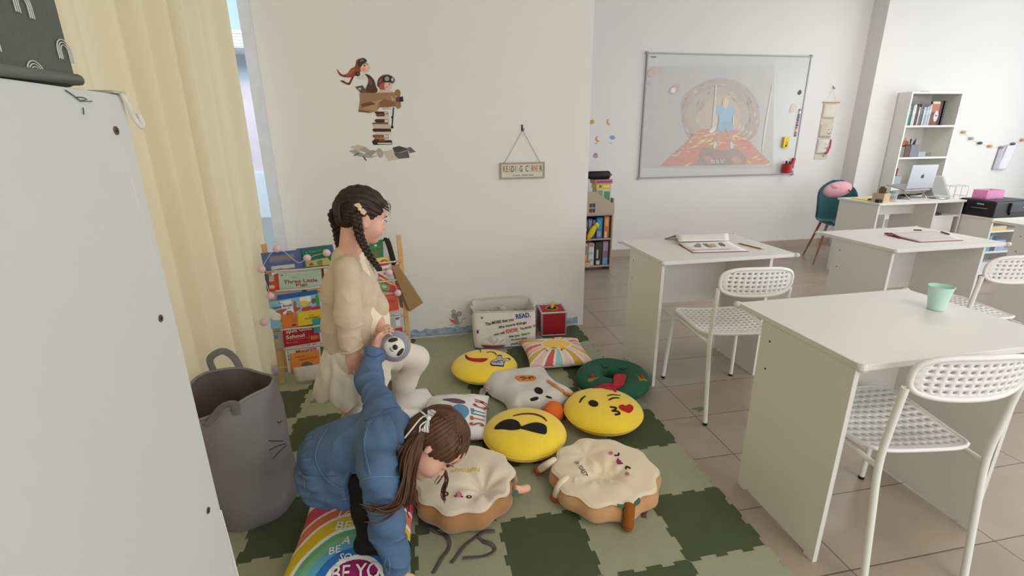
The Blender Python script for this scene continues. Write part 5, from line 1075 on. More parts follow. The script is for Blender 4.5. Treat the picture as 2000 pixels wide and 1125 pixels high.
# hanging pocket organiser
E5 = lambda x, y: (1580+x*.14235, 160+y*.14235)
og = Vector((3.735, YB, 1.87)); t = thing('pocket_organiser', 'cream fabric pocket organiser with bear faces hanging beside the whiteboard', 'organiser', og)
lo = lambda x, y, Y=YB-.01: Vector(py(*E5(x, y), Y))-og
linen = M('linen', (206, 198, 182), .9, var=.03, bump=.2, bs=150)
L = [lo(215, 290), lo(385, 290), lo(265, 1080), lo(35, 1085)]
xs = [-.085, .085]
MB().bb((-.088, -.006, -.80), (.088, -.001, -.15)).build('backing', linen, t)
MB().tube([(-.105, -.012, -.15), (.125, -.012, -.15)], .007, 10).build('rod', wood, t)
for sx in (-1, 1): MB().tube([(sx*.07, -.012, -.148), (0, -.012, .0)], .0013, 6).build('string', C3((206, 200, 186), .9), t)
for k, (z0, z1, c) in enumerate(((-.325, -.175, (220, 214, 200)), (-.54, -.40, (206, 200, 186)), (-.73, -.565, (216, 210, 202)))):
    p = MB().grid(lambda u, v, z0=z0, z1=z1: (-.084+.168*u, -.007-.028*math.sin(math.pi*u)**.6*(.55+.45*v), z0+(z1-z0)*v), 14, 6).build('pocket', M('linen_pocket_%d' % k, c, .9, bump=.2, bs=150), t, smooth=180, solid=.002)
    if k: 
        for x in (.0, .045): MB().sph((x+.01, -.040, z1-.055), (.005, .003, .005), 8).build('eye', black, p)
        MB().tube([(.005, -.041, z1-.095), (.028, -.041, z1-.108), (.05, -.039, z1-.09)], .0025, 6).build('mouth', black, p)
MB().tube([(.086, -.02, -.57), (.080, -.03, -.65), (.05, -.038, -.72), (.02, -.036, -.735)], .011, 8, flat=(0, -1, 0)).build('scarf', C3((170, 36, 56), .8), t, smooth=60)
MB().bb((.02, -.0075, -.765), (.04, -.0062, -.755)).build('tag', black, t)
hk = thing('wall_hook', 'small dark hook above the hanging pocket organiser', 'hook', (3.735, YB, 1.875)); MB().tube([(0, 0, .02), (0, -.012, .012), (0, -.016, -.004), (.014, -.018, -.008), (.016, -.018, .004)], .004, 8).build('prong', dark_m, hk)

# tall shelf
bx0, bx1, by0, by1 = 4.452, 5.172, 3.735, 4.085
t = thing('bookcase', 'tall narrow white open bookcase beside the wall pier', 'bookcase', (bx0, by0, 0)); bw_, bd2 = bx1-bx0, by1-by0
for x in (0, bw_-.02): MB().bb((x, 0, 0), (x+.02, bd2, 1.812)).build('side_panel', white_board, t, bevel=.001)
for z in (.05, .385, .735, 1.093, 1.449, 1.812): MB().bb((.0202, .001, z-.02), (bw_-.0202, bd2-.008, z)).build('shelf_board', white_board, t)
MB().bb((.0202, bd2-.008, .03), (bw_-.0202, bd2-.0005, 1.81)).build('back_board', white_board, t)
rr = random.Random(11); x = bx0+.03; cols = [(44, 96, 86), (60, 130, 110), (66, 64, 70), (190, 200, 196), (206, 212, 206), (70, 60, 60), (60, 58, 62), (176, 170, 166), (90, 86, 90), (74, 82, 90), (210, 216, 212), (120, 150, 156), (176, 196, 200), (150, 170, 180), (196, 190, 186)]
nms = ['dark teal book, first', 'green book, second', 'charcoal book, third', 'pale grey book, fourth', 'white book, fifth', 'dark brown book, sixth', 'black book, seventh', 'light grey book, eighth', 'grey book, ninth', 'slate book, tenth', 'white book, eleventh', 'steel blue book, twelfth', 'pale blue book, thirteenth', 'blue grey book, fourteenth', 'beige book, fifteenth']
for k in range(15):
    w = .016+.010*rr.random(); h = .20+.035*rr.random()
    upright('book', nms[k]+' from the left on the top bookcase shelf', 'book', x, by0+.03, 1.4495, w, h, .14, cols[k], [(.15, .55, .85, .8, tuple(min(255, c+40) for c in cols[k]))], 'books on the tall bookcase'); x += w+.0015
o = upright('book', 'large red brown book facing out with pale face on the top bookcase shelf', 'book', x+.004, by0+.04, 1.4495, .15, .262, .02, (96, 50, 42), [(.02, .55, .75, .9, (176, 104, 84)), (.02, .9, .7, 1, (206, 190, 160)), (.8, .0, .99, .99, (60, 34, 34)), (.3, .0, .6, .1, (170, 40, 40))], 'books on the tall bookcase')
MB().sph((.085, -.001, .10), (.032, .002, .062), 14).build('face_print', C3((206, 204, 196), .6), o); MB().bb((.07, -.004, .10), (.10, -.0032, .112)).build('eyes_print', black, o)
upright('book', 'black slim book at the right end of the top bookcase shelf', 'book', x+.165, by0+.03, 1.4495, .03, .27, .16, (28, 22, 24), None, 'books on the tall bookcase')
def holder(label, x, y, z, w, h, c, items, d=.09, name='pencil_pot', group=None):
    o = thing(name, label, 'pot', (x, y, z), 0, group); m = MB(); m.bb((0, 0, 0), (w, .004, h)); m.bb((0, d-.004, 0), (w, d, h)); m.bb((0, .004, 0), (.004, d-.004, h)); m.bb((w-.004, .004, 0), (w, d-.004, h)); m.bb((.004, .004, 0), (w-.004, d-.004, .004)); m.build('pot', C3(c, .5), o)
    return o
def pens(label, x, y, z, n, cols, w, d, h, group):
    r = random.Random(int(x*1000)); words = ['first', 'second', 'third', 'fourth', 'fifth', 'sixth', 'seventh', 'eighth']
    for k in range(n):
        cn, c = cols[k % len(cols)]; a = Vector((x+w*(k+.5)/n, y+d*(.3+.4*r.random()), z+.006)); b = a+Vector((r.uniform(-.02, .03), r.uniform(-.02, .02), h*r.uniform(.85, 1.1)))
        o = MB().cyl((0, 0, 0), tuple(b-a), .0048, n=8).build('pencil', C3(c, .5), loc=a); tag(o, '%s pencil %s from the left, %s' % (cn, words[k], label), 'pencil', group)
holder('grey pot of orange pencils at the left of the middle shelf', bx0+.03, by0+.03, 1.0935, .075, .12, (120, 110, 106), None); pens('grey pot on the middle shelf', bx0+.035, by0+.035, 1.0975, 4, [('orange', (190, 92, 50)), ('red', (170, 60, 44))], .065, .08, .15, 'pencils in the grey pot')
holder('brown holder with tall pencils on the middle shelf', bx0+.112, by0+.03, 1.0935, .07, .13, (72, 44, 34), None); pens('brown holder on the middle shelf', bx0+.117, by0+.035, 1.0975, 5, [('amber', (196, 120, 60)), ('brown', (150, 90, 56))], .06, .08, .20, 'pencils in the brown holder')
holder('steel blue holder with dark pens on the middle shelf', bx0+.19, by0+.03, 1.0935, .115, .14, (110, 118, 126), None); pens('steel blue holder on the shelf', bx0+.195, by0+.035, 1.0975, 5, [('navy', (40, 40, 90)), ('purple', (70, 40, 90)), ('maroon', (110, 40, 50))], .10, .08, .19, 'pens in the steel holder')
t = thing('glass_box', 'small clear glass box on the middle shelf', 'box', (bx0+.33, by0+.04, 1.0935)); MB().bb((0, 0, 0), (.10, .09, .06)).build('box', M('clear_box', (190, 200, 204), .1, alpha=.45), t); MB().sph((.04, .045, .024), (.03, .025, .02), 12).build('contents', C3((206, 206, 206), .7), t)
t = thing('glasses', 'pair of spectacles lying on the middle shelf', 'glasses', (bx0+.50, by0+.08, 1.0935))
for sx in (-1, 1): MB().tube([(sx*.032+.022*math.cos(a*.5236), 0, .024+.018*math.sin(a*.5236)) for a in range(12)], .003, 6, closed=True).build('rim', C3((120, 100, 90), .5), t)
MB().tube([(-.01, 0, .028), (.01, 0, .028)], .0025, 6).build('bridge', C3((120, 100, 90), .5), t)
holder('clear blue box of red markers at the left of the lower shelf', bx0+.03, by0+.03, .7355, .12, .14, (150, 166, 170), None); pens('clear box on the lower shelf', bx0+.035, by0+.035, .7395, 5, [('red', (150, 54, 50)), ('brown', (110, 60, 50))], .11, .08, .20, 'markers in the clear box')
holder('clear box of dark markers behind the laptop, right on the shelf', bx0+.48, by0+.03, .7355, .16, .14, (166, 180, 182), None); pens('box right of the laptop', bx0+.485, by0+.035, .7395, 6, [('black', (40, 34, 40)), ('maroon', (100, 40, 50)), ('brown', (120, 80, 60))], .15, .08, .22, 'markers in the right box')
MB_ = MB().bb((0, 0, 0), (.10, .10, .012)).build('paper_pad', C3((90, 90, 94), .6), loc=(bx0+.25, by0+.1, 1.8125)); tag(MB_, 'dark pad lying on top of the tall bookcase', 'pad')

# teacher table
t = thing('teacher_table', 'white teacher table with open side compartment in front of the bookcase', 'table', (3.112, 2.645, 0)); tw, td = .985, .46
MB().bb((-.01, -.015, .727), (tw+.01, td, .747)).build('tabletop', white_board, t, bevel=.002)
for x in (0, .655, tw-.018): MB().bb((x, 0, 0), (x+.018, td-.02, .7268)).build('side_panel', white_board, t)
MB().bb((.0182, .20, .60), (.6548, .216, .7268)).build('apron', white_board, t); MB().bb((.6732, .005, .585), (tw-.0182, td-.03, .601)).build('shelf', white_board, t); MB().bb((.6732, .012, .05), (tw-.065, .028, .584)).build('door', white_plastic, t)
MB().bb((.6732, td-.036, .02), (tw-.0182, td-.0305, .7268)).build('back_panel', white_board, t)
o = MB().tube([(.04*math.cos(a*.3927), .03*math.sin(a*.3927), .012) for a in range(16)], .008, 8, closed=True).build('tape_roll', C3((70, 60, 60), .6), loc=(3.112+.74, 2.645+.06, .6015)); o.scale = (1.4, 1.2, 1); tag(o, 'dark ring of tape in the teacher table side compartment', 'tape')
TZ = .7475
# chair behind it
teal = M('teal_velvet', (20, 84, 92), .75, var=.1, vs=8, sheen=.4)
t = thing('chair', 'teal shell chair with wooden legs behind the teacher table', 'chair', (3.42, 3.36, 0), math.radians(-28))
def shell(u, v):
    x = (u-.5)*2; s_ = v
    if s_ < .5: y = -.20+.42*s_/.5*.9; z = .43-.02*math.sin(s_*6.28)+.05*abs(x)**2.5
    else: q = (s_-.5)/.5; y = .178+.09*q+.0*q; z = .43+.44*q+.05*abs(x)**2.5*(1-q)
    wq = .195*(1-.75*max(0, (v-.74)/.26)**3)*(1-.35*max(0, (.12-v)/.12)**2)
    k = math.sin(math.pi*min(1, max(0, v-.25)/.75))
    return (x*wq, y-.09*abs(x)**2.2*k*(1 if v > .45 else .3), z)
MB().grid(shell, 24, 30).build('shell', teal, t, smooth=180, solid=.02)
ow = M('oak_leg', (146, 104, 66), .5, var=.1, stretch=(1, 1, .2))
for sx in (-1, 1):
    for sy in (-1, 1): MB().cyl((sx*.13, sy*.11, .43), (sx*.225, sy*.215, .001), .014, .009, 10).build('leg', ow, t)
t = thing('pink_cushion', 'pink plush cushion with a small face leaning on the teal chair', 'cushion', py(1636, 370, 3.28)); pk2 = M('pink_fleece', (226, 170, 184), .95, bump=.4)
MB().sph((0, 0, 0), (.165, .07, .082), 26, Matrix.Rotation(-.12, 3, 'Y')).build('body', pk2, t, smooth=180); MB().sph((-.07, -.02, .035), (.05, .05, .03), 14).build('fold', pk2, t, smooth=180); MB().box((.085, -.068, -.012), (.038, .006, .012), rot=Matrix.Rotation(.5, 3, 'Y')).build('eye', C3((70, 50, 60), .8), t)
# papers, pens and pots on the table
def ontab(x, y, z=TZ): return Vector(pz(x, y, z))
for k, (pts, z) in enumerate((([(1617, 386), (1662, 379), (1684, 390), (1662, 395)], .006), ([(1640, 385), (1672, 384), (1695, 391), (1668, 395)], .0015))):
    P = [Vector(pz(x, y, TZ+.001)) for x, y in pts]; P = [Vector((max(3.104, p.x), max(2.64, min(3.10, p.y)), 0)) for p in P]; c = sum(P, Vector())/4
    P = [Vector((3.13+.0, 2.70+.03*k, 0)), Vector((3.16+.03*k, 3.02, 0)), Vector((3.33+.02*k, 2.98, 0)), Vector((3.30, 2.67+.02*k, 0))]; c = sum(P, Vector())/4
    o = MB().prism([(p.x-c.x, p.y-c.y) for p in P], 0, .003).build('folder', C3((222, 206, 110), .6) if k else C3((230, 214, 120), .6), loc=(c.x, c.y, TZ+.0005+.0035*k)); o.rotation_euler = (0, 0, .12*k); tag(o, ['lower yellow folder on the left of the teacher table', 'upper yellow folder fanned out on the teacher table'][k], 'folder', 'yellow folders')
q = ontab(1690, 388); o = MB().cyl((0, 0, 0), (.15, .03, 0), .008, n=8).build('marker', C3((70, 40, 50), .5), loc=(3.15, 2.80, TZ+.016)); tag(o, 'dark marker lying on the yellow folders', 'marker')
o = MB().bb((0, 0, 0), (.06, .04, .03)).build('eraser', C3((52, 26, 30), .6), loc=(3.125, 2.665, TZ+.0005)); tag(o, 'dark red block at the table front left of the pencil box', 'block')
bxw = thing('pencil_box', 'wooden box of pencils at the front edge of the teacher table', 'box', (3.20, 2.665, TZ+.0005), math.radians(18)); m = MB(); bl = M('birch', (196, 172, 140), .6, var=.06)
m.bb((-.055, -.05, 0), (.055, -.044, .085)); m.bb((-.055, .044, 0), (.055, .05, .085)); m.bb((-.055, -.044, 0), (-.049, .044, .085)); m.bb((.049, -.044, 0), (.055, .044, .085)); m.bb((-.049, -.044, 0), (.049, .044, .004)); m.build('box', bl, bxw); bxw.location.y = 2.72
pens('wooden box on the table', 3.155, 2.69, TZ+.006, 6, [('dark green', (60, 70, 44)), ('red', (150, 50, 44)), ('brown', (110, 60, 44)), ('olive', (110, 120, 60))], .09, .06, .135, 'pencils in the wooden box')
cac = thing('small_cactus', 'little green felt cactus standing in the wooden pencil box', 'plant', (3.20, 2.73, TZ+.006)); MB().sph((0, 0, .10), (.022, .02, .04), 12).build('stem', C3((64, 96, 56), .9), cac, smooth=180); MB().sph((.03, 0, .105), (.010, .010, .028), 10).build('arm', C3((64, 96, 56), .9), cac, smooth=180)
jr = thing('glass_jar', 'glass jar with green lid beside the wooden pencil box', 'jar', (3.335, 2.72, TZ+.0005)); MB().lathe([(.001, 0), (.034, 0), (.035, .07), (.03, .08), (.001, .08)], 18).build('glass', M('clear_box', (0, 0, 0)), jr, smooth=50); MB().lathe([(.001, .081), (.033, .081), (.033, .097), (.001, .097)], 18).build('lid', C3((136, 170, 140), .6), jr, smooth=50)
# laptop on a stand
lp = thing('laptop', 'silver laptop raised on a wire stand, lid to the room', 'laptop', (3.70, 2.90, TZ+.105)); silver = M('laptop_silver', (176, 176, 182), .35, metal=.5, var=.01)
MB().box((0, 0, .0), (.30, .21, .012), rot=Matrix.Rotation(.18, 3, 'X')).build('base', silver, lp, bevel=.003)
lid = MB().box((.0, -.115, .110), (.305, .007, .225), rot=Matrix.Rotation(.06, 3, 'X')).build('lid', silver, lp, bevel=.003)
ap = cr([(0, .012), (-.010, .016), (-.018, .006), (-.016, -.010), (-.008, -.018), (0, -.015), (.008, -.018), (.015, -.008), (.012, .0), (.015, .010), (.008, .015)], 3)
m = MB(); la = lambda u, v, l=0.: (u, -.1195-l+(-(v))*.06, .115+v); addpatch(m, ap, la, .0005, .01); addpatch(m, cr([(.0, .019), (.006, .022), (.007, .029), (.001, .026)], 3), la, .0005, .01); m.build('logo', C3((40, 40, 46), .4), lp)
lid.location.z += .002
sdm = M('stand_wire', (196, 196, 192), .35, metal=.6)
sd = thing('laptop_stand', 'folding wire stand holding up the silver laptop', 'stand', (3.70, 2.90, TZ+.0005))
for sx in (-1, 1): MB().tube([(sx*.10, -.13, .0045), (sx*.10, .06, .0045), (sx*.12, -.10, .088), (sx*.12, .10, .114)], .004, 8).build('side_loop', sdm, sd); MB().tube([(sx*.10, -.13, .0045), (sx*.12, -.03, .09)], .0035, 8).build('strut', sdm, sd)
MB().tube([(-.10, -.13, .0045), (.10, -.13, .0045)], .004, 8).build('cross_bar', sdm, sd)
o = thing('cable_bundle', 'black cable and adapter heap under the laptop stand', 'cable', (3.76, 2.95, TZ+.0005)); MB().tube(cr([(-.08, .02, .01), (0, .05, .02), (.10, .03, .015), (.16, -.02, .03), (.14, .06, .012), (.02, .02, .01), (-.05, .06, .012)], 6, False), .008, 8).build('cable', C3((40, 34, 38), .6), o, smooth=60)
o = MB().bb((0, 0, 0), (.16, .12, .01)).build('notebook', C3((90, 50, 54), .6), loc=(3.58, 2.74, TZ+.006)); tag(o, 'dark red notebook lying below the laptop stand', 'notebook'); o.location.z = TZ+.0005; o.location = (3.47, 2.86, TZ+.0005)
ac = M('clear_acrylic', (130, 128, 120), .1, alpha=.55)
t = thing('document_stand', 'tilted clear acrylic stand with grey sheets right of the laptop', 'stand', (4.0, 2.80, TZ+.0005), math.radians(8))
MB().box((-.02, .03, .115), (.23, .006, .24), rot=Matrix.Rotation(-.55, 3, 'X') @ Matrix.Rotation(.12, 3, 'Y')).build('panel', ac, t); MB().box((-.02, .0365, .118), (.195, .004, .20), rot=Matrix.Rotation(-.55, 3, 'X') @ Matrix.Rotation(.12, 3, 'Y')).build('grey_sheets', C3((104, 100, 92), .7), t); MB().bb((-.10, -.05, 0), (.06, .04, .004)).build('foot', ac, t); MB().box((.0, .085, .075), (.16, .005, .16), rot=Matrix.Rotation(.5, 3, 'X')).build('rear_panel', ac, t)
o = thing('stapled_paper', 'crumpled white slip of paper in front of the acrylic stand', 'paper', (3.90, 2.70, TZ+.0005)); MB().grid(lambda u, v: (.10*u, .05*v, .004+.012*math.sin(u*5)*v), 8, 4).build('sheet', paper, o, smooth=180, solid=.0006)
# printer cabinet
t = thing('low_cabinet', 'low white cabinet with open shelves under the black printer', 'cabinet', (4.112, 2.375, 0)); cw, cd = .62, .36
for x in (0, cw-.018): MB().bb((x, 0, 0), (x+.018, cd, .59)).build('side_panel', white_board, t)
MB().bb((-.004, -.006, .5905), (cw+.004, cd, .607)).build('top', white_board, t, bevel=.001)
for z in (.06, .27, .47): MB().bb((.0185, .004, z), (cw-.0185, cd-.02, z+.016)).build('shelf_board', white_board, t)
MB().bb((.0185, cd-.012, .02), (cw-.0185, cd-.001, .59)).build('back_panel', C3((190, 196, 200), .6), t)
for k, (x, y, z, w, h, d, c, nm_, lb) in enumerate(((4.14, 2.40, .4865, .20, .022, .2, (226, 190, 96), 'folder', 'yellow folder in the upper gap of the low cabinet'), (4.15, 2.40, .509, .19, .014, .19, (206, 200, 186), 'folder', 'grey folder on the yellow one in the low cabinet'), (4.15, 2.40, .2865, .06, .15, .2, (110, 160, 186), 'book', 'light blue book in the low cabinet'), (4.215, 2.40, .2865, .05, .13, .2, (60, 90, 120), 'book', 'dark blue book in the low cabinet'), (4.27, 2.40, .2865, .11, .10, .2, (150, 176, 206), 'box', 'pale blue box in the low cabinet'), (4.16, 2.40, .0765, .2, .10, .2, (206, 212, 220), 'box', 'white box at the bottom of the low cabinet'))):
    o = MB().bb((0, 0, 0), (w, d, h)).build(nm_, C3(c, .6), loc=(x, y, z)); tag(o, lb, nm_)
t = thing('printer', 'black multifunction printer on the low cabinet', 'printer', (4.115, 2.385, .6075)); pb_ = M('printer_black', (26, 27, 31), .4, var=.02); pg = M('printer_grey', (50, 52, 56), .45, var=.02)
MB().bb((0, 0, 0), (.46, .33, .145)).build('body', pb_, t, bevel=.008); MB().bb((.03, -.004, .018), (.0, .0, .018)).build('seam', pb_, t) if 0 else None
MB().bb((.16, -.018, .045), (.46, .0, .135)).build('front_panel', pg, t, bevel=.006); MB().bb((.175, -.012, .02), (.44, -.001, .044)).build('paper_slot', C3((8, 8, 9), .5), t); MB().bb((.30, -.0195, .088), (.335, -.0182, .096)).build('badge', alu, t); MB().bb((-.001, .10, .11), (.0, .16, .12)).build('side_label', C3((190, 190, 186), .6), t); MB().bb((-.0015, .06, .075), (-.0002, .20, .080)).build('side_text', C3((150, 150, 152), .6), t); MB().bb((.012, .02, .1455), (.445, .32, .152)).build('lid', pg, t, bevel=.003)
pkm = M('pink_plastic', (240, 150, 205), .35, alpha=.55)
t = thing('pink_basket', 'bright pink plastic basket standing on the black printer', 'basket', (4.31, 2.60, .7605)); m = MB(); MB().bb((-.115, -.07, 0), (.115, .07, .004)).build('bottom', pkm, t)
for a, b in (((-.12, -.075, 0), (.12, -.07, .09)), ((-.12, .07, 0), (.12, .075, .09)), ((-.12, -.07, 0), (-.115, .07, .09)), ((.115, -.07, 0), (.12, .07, .09))): MB().bb(a, b).build('wall', pkm, t)
for k in range(9): MB().box((-.075+.018*k, -.077, .035+.0*k), (.006, .003, .05), rot=Matrix.Rotation(.5, 3, 'Y')).build('slot', C3((240, 190, 220), .5), t)
t.location.y = 2.61; t.scale = (.85, .85, .9)
def wire_basket(label, loc, w, d, h, c, n=5):
    t = thing('wire_basket', label, 'basket', loc); m_ = M('wire_%d' % c[0], c, .4, metal=.5)
    for z in (.003, h*.5, h): MB().tube([(-w/2, -d/2, z), (w/2, -d/2, z), (w/2, d/2, z), (-w/2, d/2, z)], .0022, 6, closed=True).build('wire_ring', m_, t)
    for x in (-w/2, 0, w/2):
        for y in (-d/2, d/2): MB().tube([(x, y, .003), (x, y, h)], .0018, 6).build('upright_wire', m_, t)
    for y in (-d/4, 0, d/4): MB().tube([(-w/2, y, .003), (w/2, y, .003)], .0018, 6).build('floor_wire', m_, t)
    return t
t = wire_basket('thin gold wire basket standing behind the acrylic stand', (4.40, 2.98, .64), .17, .12, .20, (190, 176, 150)); 
sp = thing('side_table', 'small white side table behind the printer carrying the wire basket', 'table', (4.45, 2.99, 0)); MB().bb((-.22, -.14, .62), (.30, .16, .638)).build('tabletop', white_board, sp)
for x in (-.2, .28):
    for y in (-.12, .14): MB().bb((x-.012, y-.012, 0), (x+.012, y+.012, .6198)).build('leg', white_board, sp)
t = wire_basket('white wire basket of supplies at the right picture edge', (4.64, 2.58, .64), .17, .14, .13, (206, 204, 202)); t.location = (4.64, 2.56, .6075)
MB().tube(cr([(-.07, 0, .13), (-.05, 0, .20), (.0, 0, .23), (.05, 0, .20), (.07, 0, .13)], 5, False), .0022, 6).build('handle', MATS['wire_206'], t)
for k, (x, c, lb) in enumerate(((4.585, (50, 54, 62), 'dark bottle in the white wire basket'), (4.63, (200, 200, 204), 'pale bottle in the white wire basket'), (4.675, (150, 110, 80), 'brown bottle in the white wire basket'))):
    o = thing('bottle', lb, 'bottle', (x, 2.555, .612), 0, 'bottles in the wire basket'); MB().lathe([(.001, 0), (.02, 0), (.02, .07), (.009, .09), (.009, .105), (.001, .105)], 14).build('bottle', C3(c, .4), o, smooth=50)
# garland and hanging papers on the right wall
gl = thing('garland', 'garland of small felt balls strung along the wall right of the bookcase', 'garland', (6.3, YB-.02, 1.2))
gpts = [(1883, 258, (206, 168, 120)), (1898, 270.5, (176, 170, 158)), (1914.5, 279.5, (76, 96, 94)), (1934.5, 285.5, (206, 164, 130)), (1956, 288, (150, 140, 138)), (1979, 281, (100, 100, 116)), (1998, 273.5, (200, 156, 130)), (2020, 258, (206, 168, 120))]
gv = [Vector(py(x, y, YB-.02))-Vector((6.3, YB-.02, 1.2)) for x, y, c in gpts]
for q, (x, y, c) in zip(gv, gpts): MB().sph(q, (.030, .019, .019), 14).build('felt_ball', C3(c, .95), gl, smooth=180)
MB().tube(cr([tuple(q+Vector((0, .012, 0))) for q in gv], 5, False), .0015, 6).build('string', C3((206, 204, 198), .8), gl)
for k, (P, c, lb) in enumerate(((((1952, 289), (1968, 283), (1948, 330), (1937, 332)), (186, 184, 190), 'grey paper sheet hanging below the garland'), (((1968, 284), (1988, 283), (1965, 331), (1947, 331)), (222, 222, 234), 'white curled paper sheet hanging below the garland, right one'))):
    V = [Vector(py(x, y, YB-.012-.012*k)) for x, y in P]; c0 = sum(V, Vector())/4
    def sh_(u, v, V=V, c0=c0): return (V[0]*(1-u)+V[1]*u)*(1-v)+(V[3]*(1-u)+V[2]*u)*v-c0+Vector((0, -.012*math.sin(u*3.1)*(1+v), 0))
    o = MB().grid(sh_, 10, 12).build('paper_sheet', C3(c, .8), loc=c0, smooth=180, solid=.0008); tag(o, lb, 'paper', 'papers below the garland')
# books and pencil on the pupil desks
DZ = .745
t = thing('exercise_book', 'open exercise book with pink cover and printed pictures on the middle desk', 'book', (.60, 1.44, DZ+.0005))
lc_ = lambda x, y, z=DZ: Vector(pz(x, y, z))-Vector((.60, 1.44, DZ))
E7 = lambda x, y: (1290+x*.105, 450+y*.105)
cov = M('pink_cover', (176, 44, 96), .45)
A_ = [lc_(*E7(*q)) for q in ((600, 425), (1650, 395), (1260, 235), (330, 265))]
def quad(P, u, v): return (P[0]*(1-u)+P[1]*u)*(1-v)+(P[3]*(1-u)+P[2]*u)*v
def setz(p, z): return (p.x, p.y, z)
MB().grid(lambda u, v: setz(quad(A_, u, v), .0015+.0*u), 4, 4).build('cover', cov, t, solid=.002)
MB().grid(lambda u, v: setz(quad(A_, .01+u*.98, .02+v*.98), .004+.008*v**3), 8, 10).build('right_page', paper, t, smooth=180, solid=.002)
B_ = [lc_(*E7(*q)) for q in ((330, 265), (1265, 235), (1240, 95), (240, 130))]
MB().grid(lambda u, v: setz(quad(B_, u, v), .013+.018*math.sin(math.pi*min(1, v*.9+.1))*(.7+.3*(1-u))), 10, 12).build('left_page', paper, t, smooth=180, solid=.003)
MB().grid(lambda u, v: setz(lc_(*E7(85+200*u, 175-20*v)), .003+.026*u*math.sin(math.pi*(.2+.6*v))), 8, 4).build('curled_corner', C3((120, 110, 104), .7), t, smooth=180, solid=.001)
m = MB()
pq = lambda u, v, l=0.: (quad(A_, u, v).x, quad(A_, u, v).y, .0062+.008*v**3+l)
def inv(x, y):
    p = lc_(*E7(x, y)); b_ = (.5, .5); u = v = .5
    for _ in range(25):
        q = quad(A_, u, v); e = p-q; du = quad(A_, u+.01, v)-q; dv = quad(A_, u, v+.01)-q; det = du.x*dv.y-du.y*dv.x
        u += .01*(e.x*dv.y-e.y*dv.x)/det; v += .01*(du.x*e.y-du.y*e.x)/det
    return (u, v)
for c, P in (((150, 142, 150), [(605, 325), (680, 275), (740, 285), (760, 330), (700, 335)]), ((136, 136, 124), [(775, 278), (850, 275), (960, 335), (880, 335)]), ((200, 170, 128), [(910, 280), (990, 280), (1050, 325), (970, 335)]), ((120, 108, 122), [(1065, 268), (1130, 262), (1205, 300), (1200, 318), (1110, 308)]), ((190, 170, 176), [(560, 390), (1300, 368), (1290, 362), (555, 384)])):
    m.use(C3(c, .7)); addpatch(m, [inv(*q) for q in P], pq, .0004, .3)
m.build('page_pictures', None, t)
a = lc_(*E7(1440, 252)); b = lc_(*E7(1925, 370)); o = thing('pencil', 'brown striped pencil lying beside the open exercise book', 'pencil', Vector((.60, 1.44, DZ+.0045))+Vector((a.x, a.y, 0))); dv = Vector((b.x-a.x, b.y-a.y, 0)); L = dv.length; n_ = dv.normalized()
MB().cyl(n_*.012, n_*(L-.022), .0038, n=6).build('barrel', C3((150, 88, 40), .45), o); MB().cyl((0, 0, 0), n_*.012, .0038, n=8).build('eraser', C3((222, 196, 176), .7), o); MB().cyl(n_*(L-.022), n_*(L-.005), .0038, .001, n=6).build('wood_tip', C3((214, 176, 130), .7), o); MB().cyl(n_*(L-.005), n_*L, .001, .0003, n=6).build('lead', black, o)
t = thing('workbook', 'closed pink-edged workbook with plain white page on the desk before the teacher table', 'book', (2.0, 1.32, DZ+.0005))
l2 = lambda x, y: Vector(pz(x, y, DZ))-Vector((2.0, 1.32, DZ))
A2 = [l2(1795, 474), l2(1882, 470), l2(1835, 452), l2(1726, 459)]
MB().grid(lambda u, v: setz(quad(A2, u, v), .0012+.006*(1-u)**6*v), 8, 8).build('cover', cov, t, solid=.002); MB().grid(lambda u, v: setz(quad(A2, .03+u*.97, .02+v*.98), .004+.006*(1-u)**6*v), 8, 8).build('page', C3((216, 210, 206), .7), t, smooth=180, solid=.003)
m = MB(); m.tube([Vector(setz(l2(1727, 459), .010)), Vector(setz(l2(1740, 460), .012)), Vector(setz(l2(1757, 466), .006))], .006, 8); m.build('curled_edge', C3((150, 36, 84), .5), t)
for k, (p_, q_, lb) in enumerate(((( 1784, 452.5), (1799, 453), 'dark pen lying at the back of the white workbook'), ((1837, 456), (1853, 461), 'dark pen lying at the right of the white workbook'))):
    a = l2(*p_); b = l2(*q_); o = MB().cyl((a.x, a.y, 0), (b.x, b.y, 0), .0045, n=8).build('pen', C3((60, 40, 44), .5), loc=(2.0, 1.32, DZ+.0115)); tag(o, lb, 'pen', 'pens on the workbook')
# mint cup
cp = thing('cup', 'translucent mint green plastic cup on the nearest desk', 'cup', (.772, .232, DZ+.0005)); cpm = M('mint_plastic', (208, 240, 230), .3, alpha=.78, var=.02)
def cupf(r0, r1):
    return lambda u, v: ((r0+(r1-r0)*v)*(1+.06*max(0, math.cos(2*math.pi*u+.3))**6*v**3)*math.cos(2*math.pi*u), (r0+(r1-r0)*v)*math.sin(2*math.pi*u), .002+v*.088)
m = MB(); m.grid(cupf(.0265, .0385), 40, 10, cu=True); m.grid(cupf(.0252, .0372), 40, 10, cu=True, flip=True); m.lathe([(.0265, .002), (.0001, .0005)], 40); m.build('body', cpm, cp, smooth=60)
MB().tube([cupf(.0265, .0387)(i/40, 1) for i in range(40)], .0014, 6, closed=True).build('rim', cpm, cp, smooth=180)
